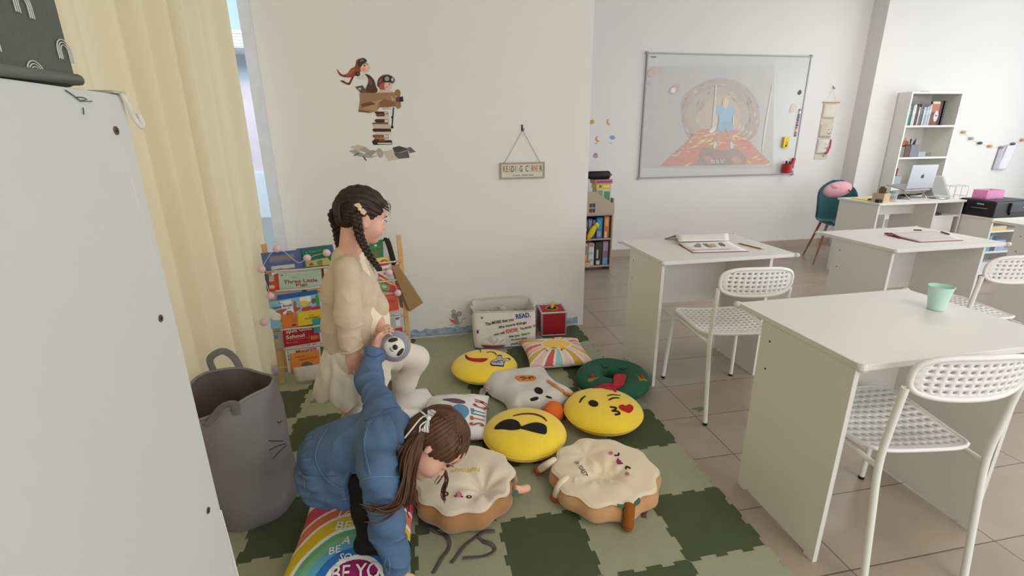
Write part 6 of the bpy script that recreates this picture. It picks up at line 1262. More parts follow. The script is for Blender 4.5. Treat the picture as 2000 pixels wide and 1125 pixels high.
# ------------------------------------------------------------------ people (continuous surfaces from distance fields)
f32 = np.float32
V3 = lambda *a: np.array(a, f32)
def cap(P, a, b, ra, rb):
    a, b = np.asarray(a, f32), np.asarray(b, f32); ab = b-a; t = np.clip(((P-a)@ab)/(ab@ab+1e-9), 0, 1)
    return np.linalg.norm(P-a-t[:, None]*ab, axis=1)-(ra+(rb-ra)*t)
def ell(P, c, r, R=None):
    q = P-np.asarray(c, f32)
    if R is not None: q = q@np.asarray(R, f32)
    r = np.asarray(r, f32); k0 = np.linalg.norm(q/r, axis=1); k1 = np.linalg.norm(q/(r*r), axis=1)+1e-9
    return k0*(k0-1)/k1
def smin(a, b, k): h = np.clip(.5+.5*(b-a)/k, 0, 1); return b*(1-h)+a*h-k*h*(1-h)
def smax(a, b, k): return -smin(-a, -b, k)
def chain(P, pts, k=.02):
    d = None
    for (a, ra), (b, rb) in zip(pts[:-1], pts[1:]):
        e = cap(P, a, b, ra, rb); d = e if d is None else smin(d, e, k)
    return d
def nets(fn, lo, hi, h):
    lo, hi = np.array(lo, f32), np.array(hi, f32); c = 4
    n = (np.ceil((hi-lo)/(h*c)).astype(int))*c+1
    ax = [lo[i]+h*np.arange(n[i], dtype=f32) for i in range(3)]
    nc = (n-1)//c; cx = [lo[i]+h*c*(np.arange(nc[i], dtype=f32)+.5) for i in range(3)]
    Pc = np.stack(np.meshgrid(*cx, indexing='ij'), -1).reshape(-1, 3); Dc = fn(Pc).reshape(nc)
    D = np.empty(n, f32); D[:-1, :-1, :-1] = Dc.repeat(c, 0).repeat(c, 1).repeat(c, 2)
    D[-1] = D[-2]; D[:, -1] = D[:, -2]; D[:, :, -1] = D[:, :, -2]
    idx = np.argwhere(np.abs(D) < h*c*2.2)
    for s in range(0, len(idx), 400000):
        q = idx[s:s+400000]; D[q[:, 0], q[:, 1], q[:, 2]] = fn(lo+h*q.astype(f32))
    sg = D < 0; A = sg[:-1, :-1, :-1]; act = np.zeros(A.shape, bool)
    for dx in (0, 1):
        for dy in (0, 1):
            for dz in (0, 1): act |= sg[dx:n[0]-1+dx, dy:n[1]-1+dy, dz:n[2]-1+dz] != A
    cells = np.argwhere(act); ids = -np.ones(A.shape, int); ids[tuple(cells.T)] = np.arange(len(cells))
    sm = np.zeros((len(cells), 3), f32); ct = np.zeros(len(cells), f32)
    cor = [(x, y, z) for x in (0, 1) for y in (0, 1) for z in (0, 1)]
    for i, a in enumerate(cor):
        for b in cor[i+1:]:
            if sum(abs(p-q) for p, q in zip(a, b)) != 1: continue
            pa, pb = cells+a, cells+b; da = D[tuple(pa.T)]; db = D[tuple(pb.T)]; m = (da < 0) != (db < 0)
            t = np.where(m, da/(da-db+1e-12), 0)[:, None]; sm += np.where(m[:, None], pa+t*(pb-pa), 0); ct += m
    V = lo+h*(sm/np.maximum(ct, 1)[:, None]); F = []
    for axn in range(3):
        o = [1 if i == axn else 0 for i in range(3)]; u, v = [i for i in range(3) if i != axn]
        S0 = sg[:n[0]-o[0], :n[1]-o[1], :n[2]-o[2]]; S1 = sg[o[0]:, o[1]:, o[2]:]
        e = np.argwhere(S0 != S1); e = e[(e[:, u] > 0) & (e[:, v] > 0) & (e[:, u] < n[u]-1) & (e[:, v] < n[v]-1)]
        du = np.zeros(3, int); du[u] = 1; dv = np.zeros(3, int); dv[v] = 1
        q = np.stack([ids[tuple((e-du-dv).T)], ids[tuple((e-dv).T)], ids[tuple(e.T)], ids[tuple((e-du).T)]], 1)
        fl = S0[tuple(e.T)] if axn != 1 else ~S0[tuple(e.T)]
        q[~fl] = q[~fl][:, ::-1]; F.append(q)
    F = np.concatenate(F); F = F[(F >= 0).all(1)]
    return V, F
def sdfobj(name, fn, lo, hi, h, mat, parent, base, smooth_it=2, mats=None, sel=None):
    V, F = nets(fn, lo, hi, h)
    me = bpy.data.meshes.new(name); me.from_pydata((V-np.array(base, f32)).tolist(), [], F.tolist())
    for m in (mats or [mat]): me.materials.append(m)
    if sel is not None: me.polygons.foreach_set('material_index', sel(V[F].mean(1)).astype(int))
    me.polygons.foreach_set('use_smooth', [True]*len(me.polygons)); me.update()
    o = bpy.data.objects.new(name, me); COL.objects.link(o); o.parent = parent
    if smooth_it: q = o.modifiers.new('smooth', 'SMOOTH'); q.factor = .5; q.iterations = smooth_it
    return o
def project(fn, p, it=6, off=0.):
    p = np.array(p, f32)[None]
    for _ in range(it):
        d = fn(p)[0]-off; e = 1e-3; g = np.array([(fn(p+np.eye(3, dtype=f32)[i]*e)[0]-fn(p-np.eye(3, dtype=f32)[i]*e)[0])/(2*e) for i in range(3)]); p = p-(d*g/(g@g+1e-9))[None].astype(f32)
    return p[0]
def raysurf(fn, x, y, t0=.6, t1=3.2, off=0.):
    r = _ray(x, y); r = r/np.linalg.norm(r); t = t0
    for _ in range(200):
        d = float(fn((CAM+r*t)[None].astype(f32))[0])-off
        if d < .0006: return CAM+r*t
        t += max(d*.7, .0008)
        if t > t1: return None
    return CAM+r*t
def basis(f, u):
    f = np.array(f, float); f /= np.linalg.norm(f); u = np.array(u, float); u -= f*(u@f); u /= np.linalg.norm(u); l = np.cross(u, f)
    return np.stack([f, l, u], 1)          # columns: face forward, left, up
def head_sdf(P, c, R, s=1., es=1.):
    Q = ((P-np.asarray(c, f32))@R.astype(f32))/s
    d = ell(Q, (-.010, 0, .030), (.094, .077, .084)); d = smin(d, ell(Q, (.026, 0, -.030), (.060, .060, .070)), .025)
    A = Q*np.array([1, 0, 1], f32)+np.abs(Q)*np.array([0, 1, 0], f32)
    d = smin(d, ell(A, (.050, .034, -.036), (.032, .028, .032)), .018); d = smin(d, ell(Q, (.062, 0, -.080), (.022, .026, .020)), .022)
    d = smin(d, ell(Q, (.056, 0, .045), (.036, .056, .045)), .02)
    d = smax(d, -ell(A, (.092, .030, .002), (.013, .018, .011)), .010)
    d = smin(d, cap(Q, V3(.082, 0, .004), V3(.097, 0, -.026), .006, .0088), .009); d = smin(d, ell(A, (.090, .009, -.029), (.008, .007, .006)), .005)
    d = smin(d, ell(Q, (.083, 0, -.050), (.010, .019, .0055)), .005); d = smin(d, ell(Q, (.081, 0, -.060), (.010, .016, .006)), .005)
    e = ell(A, (-.008, .080-.006*(1-es)/.4, -.010), (.019*es, .0085, .030*es), np.array([[.95, -.25, -.18], [.25, .97, 0], [.18, -.04, .98]], f32)); e = smax(e, -ell(A, (-.003, .089, -.008), (.010*es, .005, .018*es)), .004); d = smin(d, e, .006)
    return d*s
def hand_parts(P, w, d, up, side, L=.085, curl=.5, spread=1., thumb=1.):
    """palm from wrist w along d; up = back of the hand; side = towards the thumb"""
    d, up, side = [np.asarray(v, float)/np.linalg.norm(v) for v in (d, up, side)]
    k = L/.13; w = np.asarray(w, float)
    p0 = w+d*.008; p1 = w+d*.062*k
    R = np.stack([d, side, up], 1)
    e = ell(P, w+d*.036*k, (.038*k, .029*k, .013*k), R); e = smin(e, cap(P, w-d*.02, w+d*.012, .017*k, .017*k), .012)
    for i, (o, ln) in enumerate(((.021, .94), (.0075, 1.0), (-.007, .95), (-.020, .78))):
        b = w+d*.060*k+side*o*k; c = curl*(1+.12*i); q = b; ang = c*.45; r = .0068*k*(1 if i < 3 else .88)
        for j, sl in enumerate((.029, .019, .015)):
            nd = d*math.cos(ang)-up*math.sin(ang)+side*o*spread*3; nd /= np.linalg.norm(nd); n_ = q+nd*sl*ln*k
            e = smin(e, cap(P, q, n_, r, r*.93), .0035); q = n_; ang += c*.62; r *= .93
    b = w+d*.018*k+side*.022*k; q = b; td = d*.72+side*.62*thumb-up*.25; td /= np.linalg.norm(td); r = .0078*k
    for j, sl in enumerate((.026, .021, .016)):
        n_ = q+td*sl*k; e = smin(e, cap(P, q, n_, r, r*.94), .005); q = n_; r *= .94; td = td*.9+d*.25-side*.18*curl-up*.18*curl; td /= np.linalg.norm(td)
    return e
skin = M('child_skin', (222, 172, 148), .55, var=.05, vs=30, spec=.35)
# ================================================= standing child
F1 = np.array([.95, .31, 0]); Rt = np.array([.31, -.95, 0]); UP = np.array([0, 0, 1.])
base1 = np.array([-1.40, .86, TH])
p1 = thing('person', 'child with dark braids in cream cardigan and pale skirt holding a sloth toy', 'person', base1)
pel = np.array([-1.425, .845, .545]); che = np.array([-1.418, .845, .80]); nek = np.array([-1.398, .850, .978]); HC = np.array([-1.335, .855, 1.083])
HR = basis(np.array([.93, .36, -.30]), UP)
shR = np.array([-1.398, .752, .905]); shL = np.array([-1.395, .945, .905])
elR = np.array([-1.408, .700, .735]); wrR = np.array([-1.410, .695, .588]); elL = np.array([-1.315, .865, .70]); wrL = np.array([-1.300, .775, .605])
hipR = np.array([-1.42, .785, .52]); hipL = np.array([-1.42, .905, .52])
kneL = np.array([-1.172, .985, .385]); ankL = np.array([-1.285, .985, .115]); kneR = np.array([-1.425, .800, .285]); ankR = np.array([-1.46, .80, .065])
def head1(P): return head_sdf(P, HC, HR, .97)
def legs1(P, g=0.):
    d = chain(P, [(hipL, .078), ((hipL+kneL)/2+np.array([0, 0, .01]), .068), (kneL, .052), (kneL*.55+ankL*.45+np.array([-.012, 0, 0]), .047), (ankL, .030)], .03)
    d = smin(d, chain(P, [(hipR, .075), (kneR, .050), (kneR*.6+ankR*.4+np.array([-.015, 0, 0]), .047), (ankR, .030)], .03), .02)
    for a in (ankL, ankR):
        d = smin(d, chain(P, [(a+np.array([-.012, -.003, -.022]), .026), (a+F1*.05+np.array([0, 0, -.034]), .024), (a+F1*.10+np.array([0, 0, -.040]), .018)], .015), .02)
    return d-g
def arm(P, s, e, w, r): return chain(P, [(s, r[0]), (e, r[1]), (w, r[2])], .02)
def hand1R(P): return hand_parts(P, wrR+np.array([.001, 0, -.012]), np.array([.04, .02, -1]), np.array([.2, -1, 0]), np.array([.9, .15, .1]), .128, .42)
dL = np.array([.70, -.40, .05])
def hand1L(P): return hand_parts(P, wrL+np.array([.004, -.01, .0]), np.array([.86, -.40, .02]), np.array([.1, .3, .9]), np.array([.3, .6, -.6]), .118, .7)
def body1(P):
    d = head1(P); d = smin(d, cap(P, nek-np.array([0, 0, .05]), HC+HR@np.array([-.030, 0, -.055]), .046, .043), .03)
    d = smin(d, chain(P, [(pel, .095), (che, .088), (nek-np.array([.005, 0, .07]), .05)], .05), .03)
    d = smin(d, arm(P, shR, elR, wrR, (.036, .029, .020)), .02); d = smin(d, arm(P, shL, elL, wrL, (.036, .029, .020)), .02)
    return smin(smin(smin(d, legs1(P), .03), hand1R(P), .010), hand1L(P), .010)
sdfobj('body', body1, (-1.66, .55, .0), (-1.05, 1.14, 1.22), .0034, skin, p1, base1, 1)
tights = M('pale_tights', (226, 214, 204), .85, var=.03, vs=30, bump=.15, bs=300)
sdfobj('tights', lambda P: smax(legs1(P, .004), P[:, 2]-.56, .01), (-1.62, .66, .0), (-1.05, 1.14, .62), .004, tights, p1, base1, 1)
knit = M('oatmeal_knit', (206, 186, 158), .95, var=.05, vs=60, bump=.45, bs=330, sheen=.3)
cream2 = M('cream_dress', (236, 222, 198), .9, var=.04, vs=50, bump=.3, bs=280)
tulle = M('pale_tulle', (224, 214, 200), .9, var=.04, vs=16, bump=.2, bs=120)
def crease(P, a, b, w, n, A, tw=1.5, ph=0.):
    # soft cloth creases ringing a limb between a and b
    a, b = np.asarray(a, f32), np.asarray(b, f32); ax_ = b-a; L = np.linalg.norm(ax_); ax_ = ax_/L; q = P-a; u = (q@ax_)/L; e1 = np.cross(ax_, V3(.3, .2, .9)); e1 /= np.linalg.norm(e1); e2 = np.cross(ax_, e1)
    an = np.arctan2(q@e1, q@e2); s = 1-np.abs(np.sin(u*n*1.57+tw*np.sin(an+ph)+.6*np.sin(2*an+u*9))); r = np.linalg.norm(q-np.outer(u*L, ax_), axis=1)
    return A*s*s*(.6+.4*np.sin(an*2+ph+u*5))*np.exp(-np.clip(r-w, 0, 1)**2/.0004)*np.clip(1.15-np.abs(u-.5)*2, 0, .3)/.3
def folds(P, a=.0035): return a*(np.sin(P[:, 2]*46+P[:, 0]*30+np.sin(P[:, 1]*35)*1.5)*.6+np.sin(P[:, 2]*83-P[:, 0]*61+P[:, 1]*40)*.4)
def cardi(P):
    t = chain(P, [(pel+np.array([-.002, 0, -.06]), .118), (pel+np.array([-.004, 0, .09]), .104), (che+np.array([-.002, 0, -.01]), .094), (nek+np.array([-.012, 0, -.062]), .060)], .05)
    Q = P-pel.astype(f32); s = (Q@Rt.astype(f32)); t = t+0*s
    arR = chain(P, [(shR+np.array([.002, .004, -.004]), .051), (elR, .048), (wrR+np.array([-.002, 0, .02]), .042)], .03); arL = chain(P, [(shL-np.array([0, .004, .006]), .048), (elL, .044), (wrL-np.array([.03, -.05, -.01]), .036)], .03)
    d = smin(smin(t, arR, .012), arL, .02)
    low = (.540+.035*(P[:, 0]+1.44))-P[:, 2]; body_cut = smax(t, low, .006)
    arR = smax(arR, -(P-wrR.astype(f32))@V3(-.2, 0, 1)-.0, .004); arL = smax(arL, ((P-wrL.astype(f32))@V3(.5, -.75, -.1)), .004)
    d = smin(smin(body_cut, arR, .010), arL, .015)
    d = smax(d, P[:, 2]-(nek[2]+.012), .004); d = smax(d, -cap(P, nek-np.array([0, 0, .1]), HC, .048, .050), .004)
    op = ((P-(pel+F1*.10).astype(f32))@F1.astype(f32)); d = smax(d, op-.052-.20*np.clip(P[:, 2]-.66, 0, .3), .008)
    cj = np.abs(arR-t); d = d+.006*np.exp(-(cj/.012)**2)
    d = d+0.0024*np.sin((P[:, 2]-wrR[2])*70+P[:, 0]*25)*np.exp(-np.clip(np.abs(arR), 0, 1)/.012)*np.exp(-((P[:, 2]-elR[2])/.10)**2)
    d = d-crease(P, shR, elR, .055, 5, .006, 1.3)-crease(P, elR, wrR, .05, 6, .007, 1.1, 1.)-crease(P, che, pel, .12, 5, .005, 1.8, 2.)
    return d+folds(P, .0020)
sdfobj('cardigan', cardi, (-1.66, .58, .40), (-1.16, 1.10, 1.0), .004, knit, p1, base1, 1)
cdg = [o for o in COL.objects if o.name == 'cardigan'][0]
def trim(fn, pts, r, mat, nm, par, base, it=5):
    S3 = [tuple(project(fn, q, it, .0005)-base) for q in cr([tuple(p) for p in pts], 6, False)]; return MB().tube(S3, r, 8).build(nm, mat, par, smooth=180)
MB().tube([tuple(wrR+np.array([.041*math.cos(a), .041*math.sin(a), .004+.2*.041*math.cos(a)])-base1) for a in [i*.2618 for i in range(24)]], .0050, 8, closed=True).build('cuff_band', knit, cdg, smooth=180)
def dress(P):
    d = chain(P, [(pel+F1*.035+np.array([0, 0, .02]), .098), (che+F1*.012, .076), (nek+F1*.006-np.array([0, 0, .050]), .050)], .05); d = smin(d, ell(P, pel+F1*.080+np.array([0, 0, .085]), (.085, .090, .095)), .03)
    return smax(d, .47-P[:, 2], .01)+folds(P, .002)
sdfobj('dress_bodice', dress, (-1.62, .66, .42), (-1.16, 1.06, .985), .0045, cream2, p1, base1, 1)
def skirt(P):
    q = P-np.array([-1.425, .845, 0], f32); t = np.clip((.60-P[:, 2])/.32, 0, 1.2); a = np.arctan2(q[:, 1], q[:, 0])
    r = np.hypot(q[:, 0]+.035*t, q[:, 1]); R_ = .100+.072*t+(.013*np.sin(9*a+1)+.007*np.sin(17*a))*t
    d = (r-R_)*.85; hem = .335+.018*np.sin(5*a+.6)+.012*np.sin(11*a); d = smax(d, hem-P[:, 2], .006); d = smax(d, P[:, 2]-.60, .01)
    th = chain(P, [(hipL+np.array([0, -.02, .01]), .105), (hipL*.35+kneL*.65+np.array([0, -.005, .004]), .084)], .03); u = (P-hipL.astype(f32))@((kneL-hipL)/np.linalg.norm(kneL-hipL)).astype(f32)
    th = smax(th, u-.205-.012*np.sin(P[:, 1]*70+P[:, 2]*40), .006)
    return smin(d, th, .03)+.002*np.sin(P[:, 2]*60+9*a)
sdfobj('skirt', skirt, (-1.72, .58, .24), (-1.12, 1.12, .64), .0045, tulle, p1, base1, 1)
hair1 = M('dark_brown_hair', (50, 33, 22), .5, var=.35, vs=60, stretch=(1, 1, .2), spec=.4)
HRf = HR.astype(f32)
def hcap1(P):
    Q = ((P-HC.astype(f32))@HRf)/.97; an = np.arctan2(Q[:, 1], Q[:, 2]+.01)
    d = ell(Q, (-.012, 0, .034), (.104, .086, .092)); d = smin(d, ell(Q, (-.060, 0, .0), (.050, .066, .060)), .02)
    n = V3(.60, 0, -.80); pl = (Q-V3(.020, 0, .004))@n; pl2 = (Q-V3(.074, 0, .06))@V3(.97, 0, -.2)
    d = smax(d, smin(np.maximum(pl, -10), pl*0+9, .01), .008); d = smax(d, (Q-V3(.085, 0, .06))@V3(.85, 0, -.5), .006)
    return (d+.0022*np.sin(an*34+Q[:, 0]*40)+.0012*np.sin(Q[:, 0]*160+Q[:, 2]*90))*.97
hcap = sdfobj('hair', hcap1, HC-.14, HC+.14, .0032, hair1, p1, base1, 1)
hb = MB()
def braid(pts, r0, r1, n=9):
    C_ = cr([tuple(np.array(p)-base1) for p in pts], 8, False); L = len(C_)
    for st_ in range(3):
        P = []
        for i in range(L*2-1):
            t = i/(L*2-2); k = t*(L-1); a = int(min(k, L-2)); q = np.array(C_[a])*(1-(k-a))+np.array(C_[a+1])*(k-a); r = r0+(r1-r0)*t; ph = 2*math.pi*(n*t/2+st_/3)
            P.append(tuple(q+np.array([math.cos(ph)*r*.62, math.cos(ph)*r*.2, math.sin(2*ph)*r*.22])+np.array([0, -1, 0])*math.sin(2*ph)*r*.40))
        hb.tube(P, [(r0+(r1-r0)*i/(len(P)-1))*.62*(1 if i < len(P)-3 else .6) for i in range(len(P))], 10)
hl = lambda x, y, z: HC+HR@(np.array([x, y, z])*.97)
br1 = [hl(-.050, -.074, .012), hl(-.040, -.084, -.022), py(703, 462, .765), py(711, 480, .755), py(722, 500, .748), py(735, 518, .745), py(742, 528, .745)]
braid(br1, .0185, .010, 10)
braid([hl(-.085, .050, .012), hl(-.100, .060, -.02), py(657, 448, .90), py(660, 470, .905), py(664, 488, .91)], .0185, .011, 7)
for i in range(46):
    a = rnd.uniform(-1.25, 1.25); u0 = np.array([.074+.012*math.cos(a), -.086*math.sin(a)*.9, .085-.03*abs(a)]); b = hl(*u0); c_ = hl(-.02, u0[1]*1.12, .122-.03*abs(a)*1.3); d_ = hl(-.105, u0[1]*.8, .04); e_ = hl(-.098, u0[1]*.95, -.03)
    hb.tube(cr([tuple(q-base1) for q in (b, c_, d_, e_)], 6, False), .0016, 5)
for i in range(9):
    s_ = project(hcap1, hl(.080, rnd.uniform(-.05, .03), .075), 5); hb.tube(cr([tuple(s_-base1), tuple(s_+HR@np.array([.014, rnd.uniform(-.012, .004), rnd.uniform(-.01, .012)])-base1), tuple(s_+HR@np.array([.018, rnd.uniform(-.02, .0), rnd.uniform(-.05, -.01)])-base1)], 4, False), .0006, 4)
hb.build('hair_braid', hair1, hcap, smooth=180)
for s_ in (-1, 1):
    e = MB(); e.sph(tuple(hl(.068, s_*.030, .002)-base1), .0125, 14); e.build('eye', C3((236, 232, 228), .3), p1, smooth=180)
    MB().sph(tuple(hl(.078, s_*.031, .001)-base1), (.0035, .005, .005), 10, Matrix(HR.tolist())).build('iris', C3((52, 34, 24), .3), p1, smooth=180)
    MB().tube(cr([tuple(hl(.086, s_*.018, .006)-base1), tuple(hl(.093, s_*.030, .004)-base1), tuple(hl(.088, s_*.045, .002)-base1)], 4, False), .0014, 6).build('eyelash', hair1, p1); MB().tube(cr([tuple(hl(.092, s_*.014, .020)-base1), tuple(hl(.090, s_*.030, .025)-base1), tuple(hl(.078, s_*.048, .021)-base1)], 4, False), .0019, 6).build('eyebrow', hair1, p1)
MB().sph(tuple(hl(.088, 0, -.0555)-base1), (.006, .015, .006), 12, Matrix(HR.tolist())).build('lips', C3((196, 122, 112), .5), p1, smooth=180)
bowm = M('cream_felt', (228, 206, 170), .8)
bc = raysurf(hcap1, 703, 409)
bwp = MB(); C_ = np.array(bc if bc is not None else hl(-.02, -.085, .04))-base1
def cam2(dx, dy, dz=0.): return C_+AX[0]*dx-AX[1]*dy*-1-AX[2]*dz
bwp.prism([(0, 0), (-.024, .016), (-.014, .022), (-.002, .024), (.008, .010)], 0, .010, lambda u, v, z: tuple(C_+AX[0]*u+AX[1]*v-AX[2]*(z-.004)))
bwp.prism([(0, 0), (.012, .004), (.026, -.010), (.016, -.022), (.004, -.016)], 0, .010, lambda u, v, z: tuple(C_+AX[0]*u+AX[1]*v-AX[2]*(z-.004)))
bwp.build('hair_bow', bowm, hcap, bevel=.002); MB().sph(tuple(C_-AX[2]*.006), .007, 12).build('bow_knot', bowm, hcap, smooth=180)
MB().tube([tuple(wrL+np.array([-.012, .012, 0])-base1+np.array([.0, .022*math.cos(a), .024*math.sin(a)])) for a in [i*.5236 for i in range(12)]], .005, 8, closed=True).build('wristband', C3((96, 94, 108), .8), p1, smooth=180)
# ================================================= crouching child
base2 = np.array([-1.40, .25, TH])
p2 = thing('person', 'crouching child in blue denim jacket and shorts with black leggings, head bent down', 'person', base2)
hip = np.array([-1.475, .355, .325]); spm = np.array([-1.375, .325, .395]); nk2 = np.array([-1.235, .255, .480]); HC2 = np.array([-1.118, .225, .435])
HR2 = basis(np.array([.42, -.36, -.83]), np.array([.90, .12, .40]))
s2R = np.array([-1.285, .140, .435]); s2L = np.array([-1.275, .365, .490]); e2R = np.array([-1.272, .085, .270]); w2R = np.array([-1.245, .045, .125])
e2L = np.array([-1.350, .560, .505]); w2L = np.array([-1.320, .668, .585])
h2R = np.array([-1.475, .295, .300]); h2L = np.array([-1.46, .42, .300]); k2R = np.array([-1.310, .205, .320]); k2L = np.array([-1.29, .43, .33]); a2R = np.array([-1.338, .160, .192]); a2L = np.array([-1.40, .42, .19])
F2 = np.array([.95, -.30, 0])
def head2(P): return head_sdf(P, HC2, HR2, .97, .62)
def legs2(P, g=0.):
    d = chain(P, [(h2R, .062), (k2R, .050), (k2R*.5+a2R*.5+np.array([-.01, 0, 0]), .047), (a2R, .034)], .02); d = smin(d, chain(P, [(h2L, .062), (k2L, .050), (a2L, .034)], .02), .02)
    for a in (a2R, a2L): d = smin(d, chain(P, [(a+np.array([-.02, -.006, -.045]), .028), (a+F2*.05+np.array([0, 0, -.052]), .026), (a+F2*.11+np.array([0, 0, -.056]), .020)], .015), .02)
    return d-g
hd2L = np.array([.16, .30, .60])
def hand2L(P): return hand_parts(P, w2L+np.array([.006, .012, .012]), np.array([.38, .22, .78]), np.array([-.7, .3, .4]), np.array([-.3, .8, .2]), .115, .75)
def hand2R(P): return hand_parts(P, w2R+np.array([.0, -.004, -.012]), np.array([.25, -.18, -.75]), np.array([-.8, -.2, -.3]), np.array([.2, .9, 0]), .105, .55)
def body2(P):
    d = head2(P); d = smin(d, cap(P, nk2-np.array([.03, 0, .01]), HC2+HR2@np.array([-.030, 0, -.050]), .045, .043), .03)
    d = smin(d, chain(P, [(hip, .092), (spm, .086), (nk2-np.array([.04, 0, .01]), .06)], .05), .03)
    d = smin(d, arm(P, s2R, e2R, w2R, (.036, .029, .020)), .02); d = smin(d, arm(P, s2L, e2L, w2L, (.036, .029, .020)), .02)
    return smin(smin(smin(d, legs2(P), .03), hand2L(P), .010), hand2R(P), .010)
sdfobj('body', body2, (-1.66, -.06, .0), (-.98, .82, .72), .0034, skin, p2, base2, 1)
legm = M('black_leggings', (14, 13, 15), .8, var=.05, bump=.15, bs=300)
sdfobj('leggings', lambda P: legs2(P, .004), (-1.66, .02, .0), (-1.14, .58, .44), .004, legm, p2, base2, 1)
denim = M('blue_denim', (84, 110, 143), .85, var=.14, vs=16, bump=.35, bs=420, detail=6.); denim2 = M('washed_denim', (82, 108, 140), .85, var=.22, vs=22, bump=.35, bs=420, detail=6.)
def jacket(P):
    t = chain(P, [(hip+np.array([.030, -.005, .030]), .106), (spm+np.array([.0, 0, -.005]), .094), (nk2-np.array([.050, -.005, .022]), .074)], .05)
    t = smin(t, cap(P, s2R+np.array([-.01, .025, 0]), s2L+np.array([-.01, -.02, 0]), .054, .054), .04)
    aR = chain(P, [(s2R, .056), (e2R, .047), (w2R, .039)], .03); aL = chain(P, [(s2L, .054), (e2L+np.array([.008, 0, 0]), .045), (w2L, .037)], .03)
    aR = smax(aR, -(P-w2R.astype(f32))@V3(-.2, .2, .95), .004); aL = smax(aL, (P-w2L.astype(f32))@V3(.25, .75, .6), .004)
    n = V3(-.80, .10, -.42); cut = (P-(hip+np.array([-.020, 0, .02])).astype(f32))@n; t = smax(t, cut, .010)
    d = smin(smin(t, aR, .022), aL, .022)
    d = smax(d, -cap(P, nk2, HC2, .050, .075), .006); d = smin(d, smax(cap(P, nk2-np.array([.028, 0, .004]), nk2-np.array([.012, 0, -.002]), .076, .070), -cap(P, nk2-np.array([.1, 0, .05]), HC2, .055, .07), .006), .012)
    fl = .0045*np.sin(aR*0+P[:, 2]*70+P[:, 0]*38+np.sin(P[:, 1]*50))*np.exp(-np.clip(np.minimum(np.abs(aR), np.abs(aL)), 0, 1)/.03)
    d = d-crease(P, s2R, e2R, .055, 7, .009, 1.4)-crease(P, e2R, w2R, .048, 8, .008, 1.2, 1.)-crease(P, s2L, e2L, .055, 7, .009, 1.3, 2.)-crease(P, e2L, w2L, .045, 7, .008, 1.2)-crease(P, hip, nk2, .11, 6, .007, 2.2, .5)
    return d+fl+.0026*np.sin(P[:, 0]*44+P[:, 2]*35)*np.sin(P[:, 1]*38+P[:, 0]*16)
jk = sdfobj('jacket', jacket, (-1.70, -.06, .06), (-1.02, .82, .68), .004, denim, p2, base2, 1)
def shorts(P):
    d = chain(P, [(hip+np.array([.0, 0, .03]), .092), (hip+np.array([-.012, 0, -.005]), .092)], .04); d = smin(d, ell(P, hip+np.array([-.008, .0, -.025]), (.090, .128, .082)), .03)
    for h_, k_ in ((h2R, k2R), (h2L, k2L)):
        u = (P-h_.astype(f32))@((k_-h_)/np.linalg.norm(k_-h_)).astype(f32); e = smax(cap(P, h_, k_, .084, .074), u-.130, .008); d = smin(d, e, .03)
    q = P-hip.astype(f32); a = np.arctan2(q[:, 2], q[:, 1]); gat = .0045*np.sin(a*26)*np.exp(-((q[:, 0]+.035)/.05)**2)
    return smax(d, .185-P[:, 2], .02)+gat+.0035*np.sin(P[:, 0]*60+P[:, 2]*75+np.sin(P[:, 1]*40)*1.4)
sdfobj('shorts', shorts, (-1.74, .06, .06), (-1.22, .60, .52), .004, denim2, p2, base2, 1)
# seams
def seam(fn, pts, r, mat, nm, n=7):
    S3 = []
    for x, y in cr(pts, n, False):
        p = raysurf(fn, x, y)
        if p is not None: S3.append(tuple(p-base2))
    if len(S3) > 2: MB().tube(S3, r, 6).build(nm, mat, jk, smooth=180)
lt = M('denim_seam', (112, 146, 182), .85, var=.1, vs=200); dt = M('denim_seam_dark', (52, 78, 116), .85)
A3 = lambda x, y: (560+x*.27112, 820+y*.27112)
seam(jacket, [A3(*q) for q in ((580, 60), (562, 140), (565, 230), (585, 320), (605, 400))], .0010, lt, 'yoke_seam'); seam(jacket, [A3(*q) for q in ((545, 70), (545, 150), (550, 240), (565, 330), (588, 402))], .0008, dt, 'yoke_seam')
seam(jacket, [A3(*q) for q in ((505, 500), (520, 455), (560, 425), (640, 410), (740, 408), (815, 415))], .0010, lt, 'sleeve_seam')
seam(jacket, [(722, 836), (750, 802), (800, 792)], .0009, dt, 'sleeve_seam')
seam(jacket, [(712, 822), (740, 812), (775, 805)], .0009, dt, 'sleeve_seam')
seam(jacket, [(716, 692), (728, 697), (742, 694), (748, 690)], .0018, dt, 'cuff_seam'); seam(jacket, [A3(*q) for q in ((715, 985), (705, 1050), (735, 1110), (742, 1040), (728, 985))], .0012, lt, 'cuff_seam')
seam(shorts, [A3(*q) for q in ((95, 335), (120, 390), (190, 404), (280, 408), (360, 404))], .0010, dt, 'pocket_seam'); seam(shorts, [A3(*q) for q in ((122, 400), (126, 450), (130, 500))], .0010, lt, 'pocket_seam'); seam(shorts, [A3(*q) for q in ((385, 580), (430, 565), (470, 530), (500, 480))], .0010, lt, 'hem_seam')
hemp = [(640, 836), (622, 866), (616, 892), (624, 918), (642, 940), (668, 955)]
seam(lambda P: np.minimum(jacket(P), shorts(P)), hemp, .0030, denim, 'jacket_hem'); seam(lambda P: np.minimum(jacket(P), shorts(P))-.003, hemp, .0008, lt, 'hem_stitch')
for pl, r in (([(764, 803), (776, 826), (782, 860), (782, 900), (776, 932)], .013),):
    S3 = [raysurf(jacket, x, y, off=.003) for x, y in cr(pl, 6, False)]; S3 = [tuple(q-base2) for q in S3 if q is not None]
    MB().tube(S3, [r*(.5+.5*math.sin(math.pi*(i+.5)/len(S3))) for i in range(len(S3))], 10, flat=(-.4, -.3, .86)).build('collar', denim, jk, smooth=60)
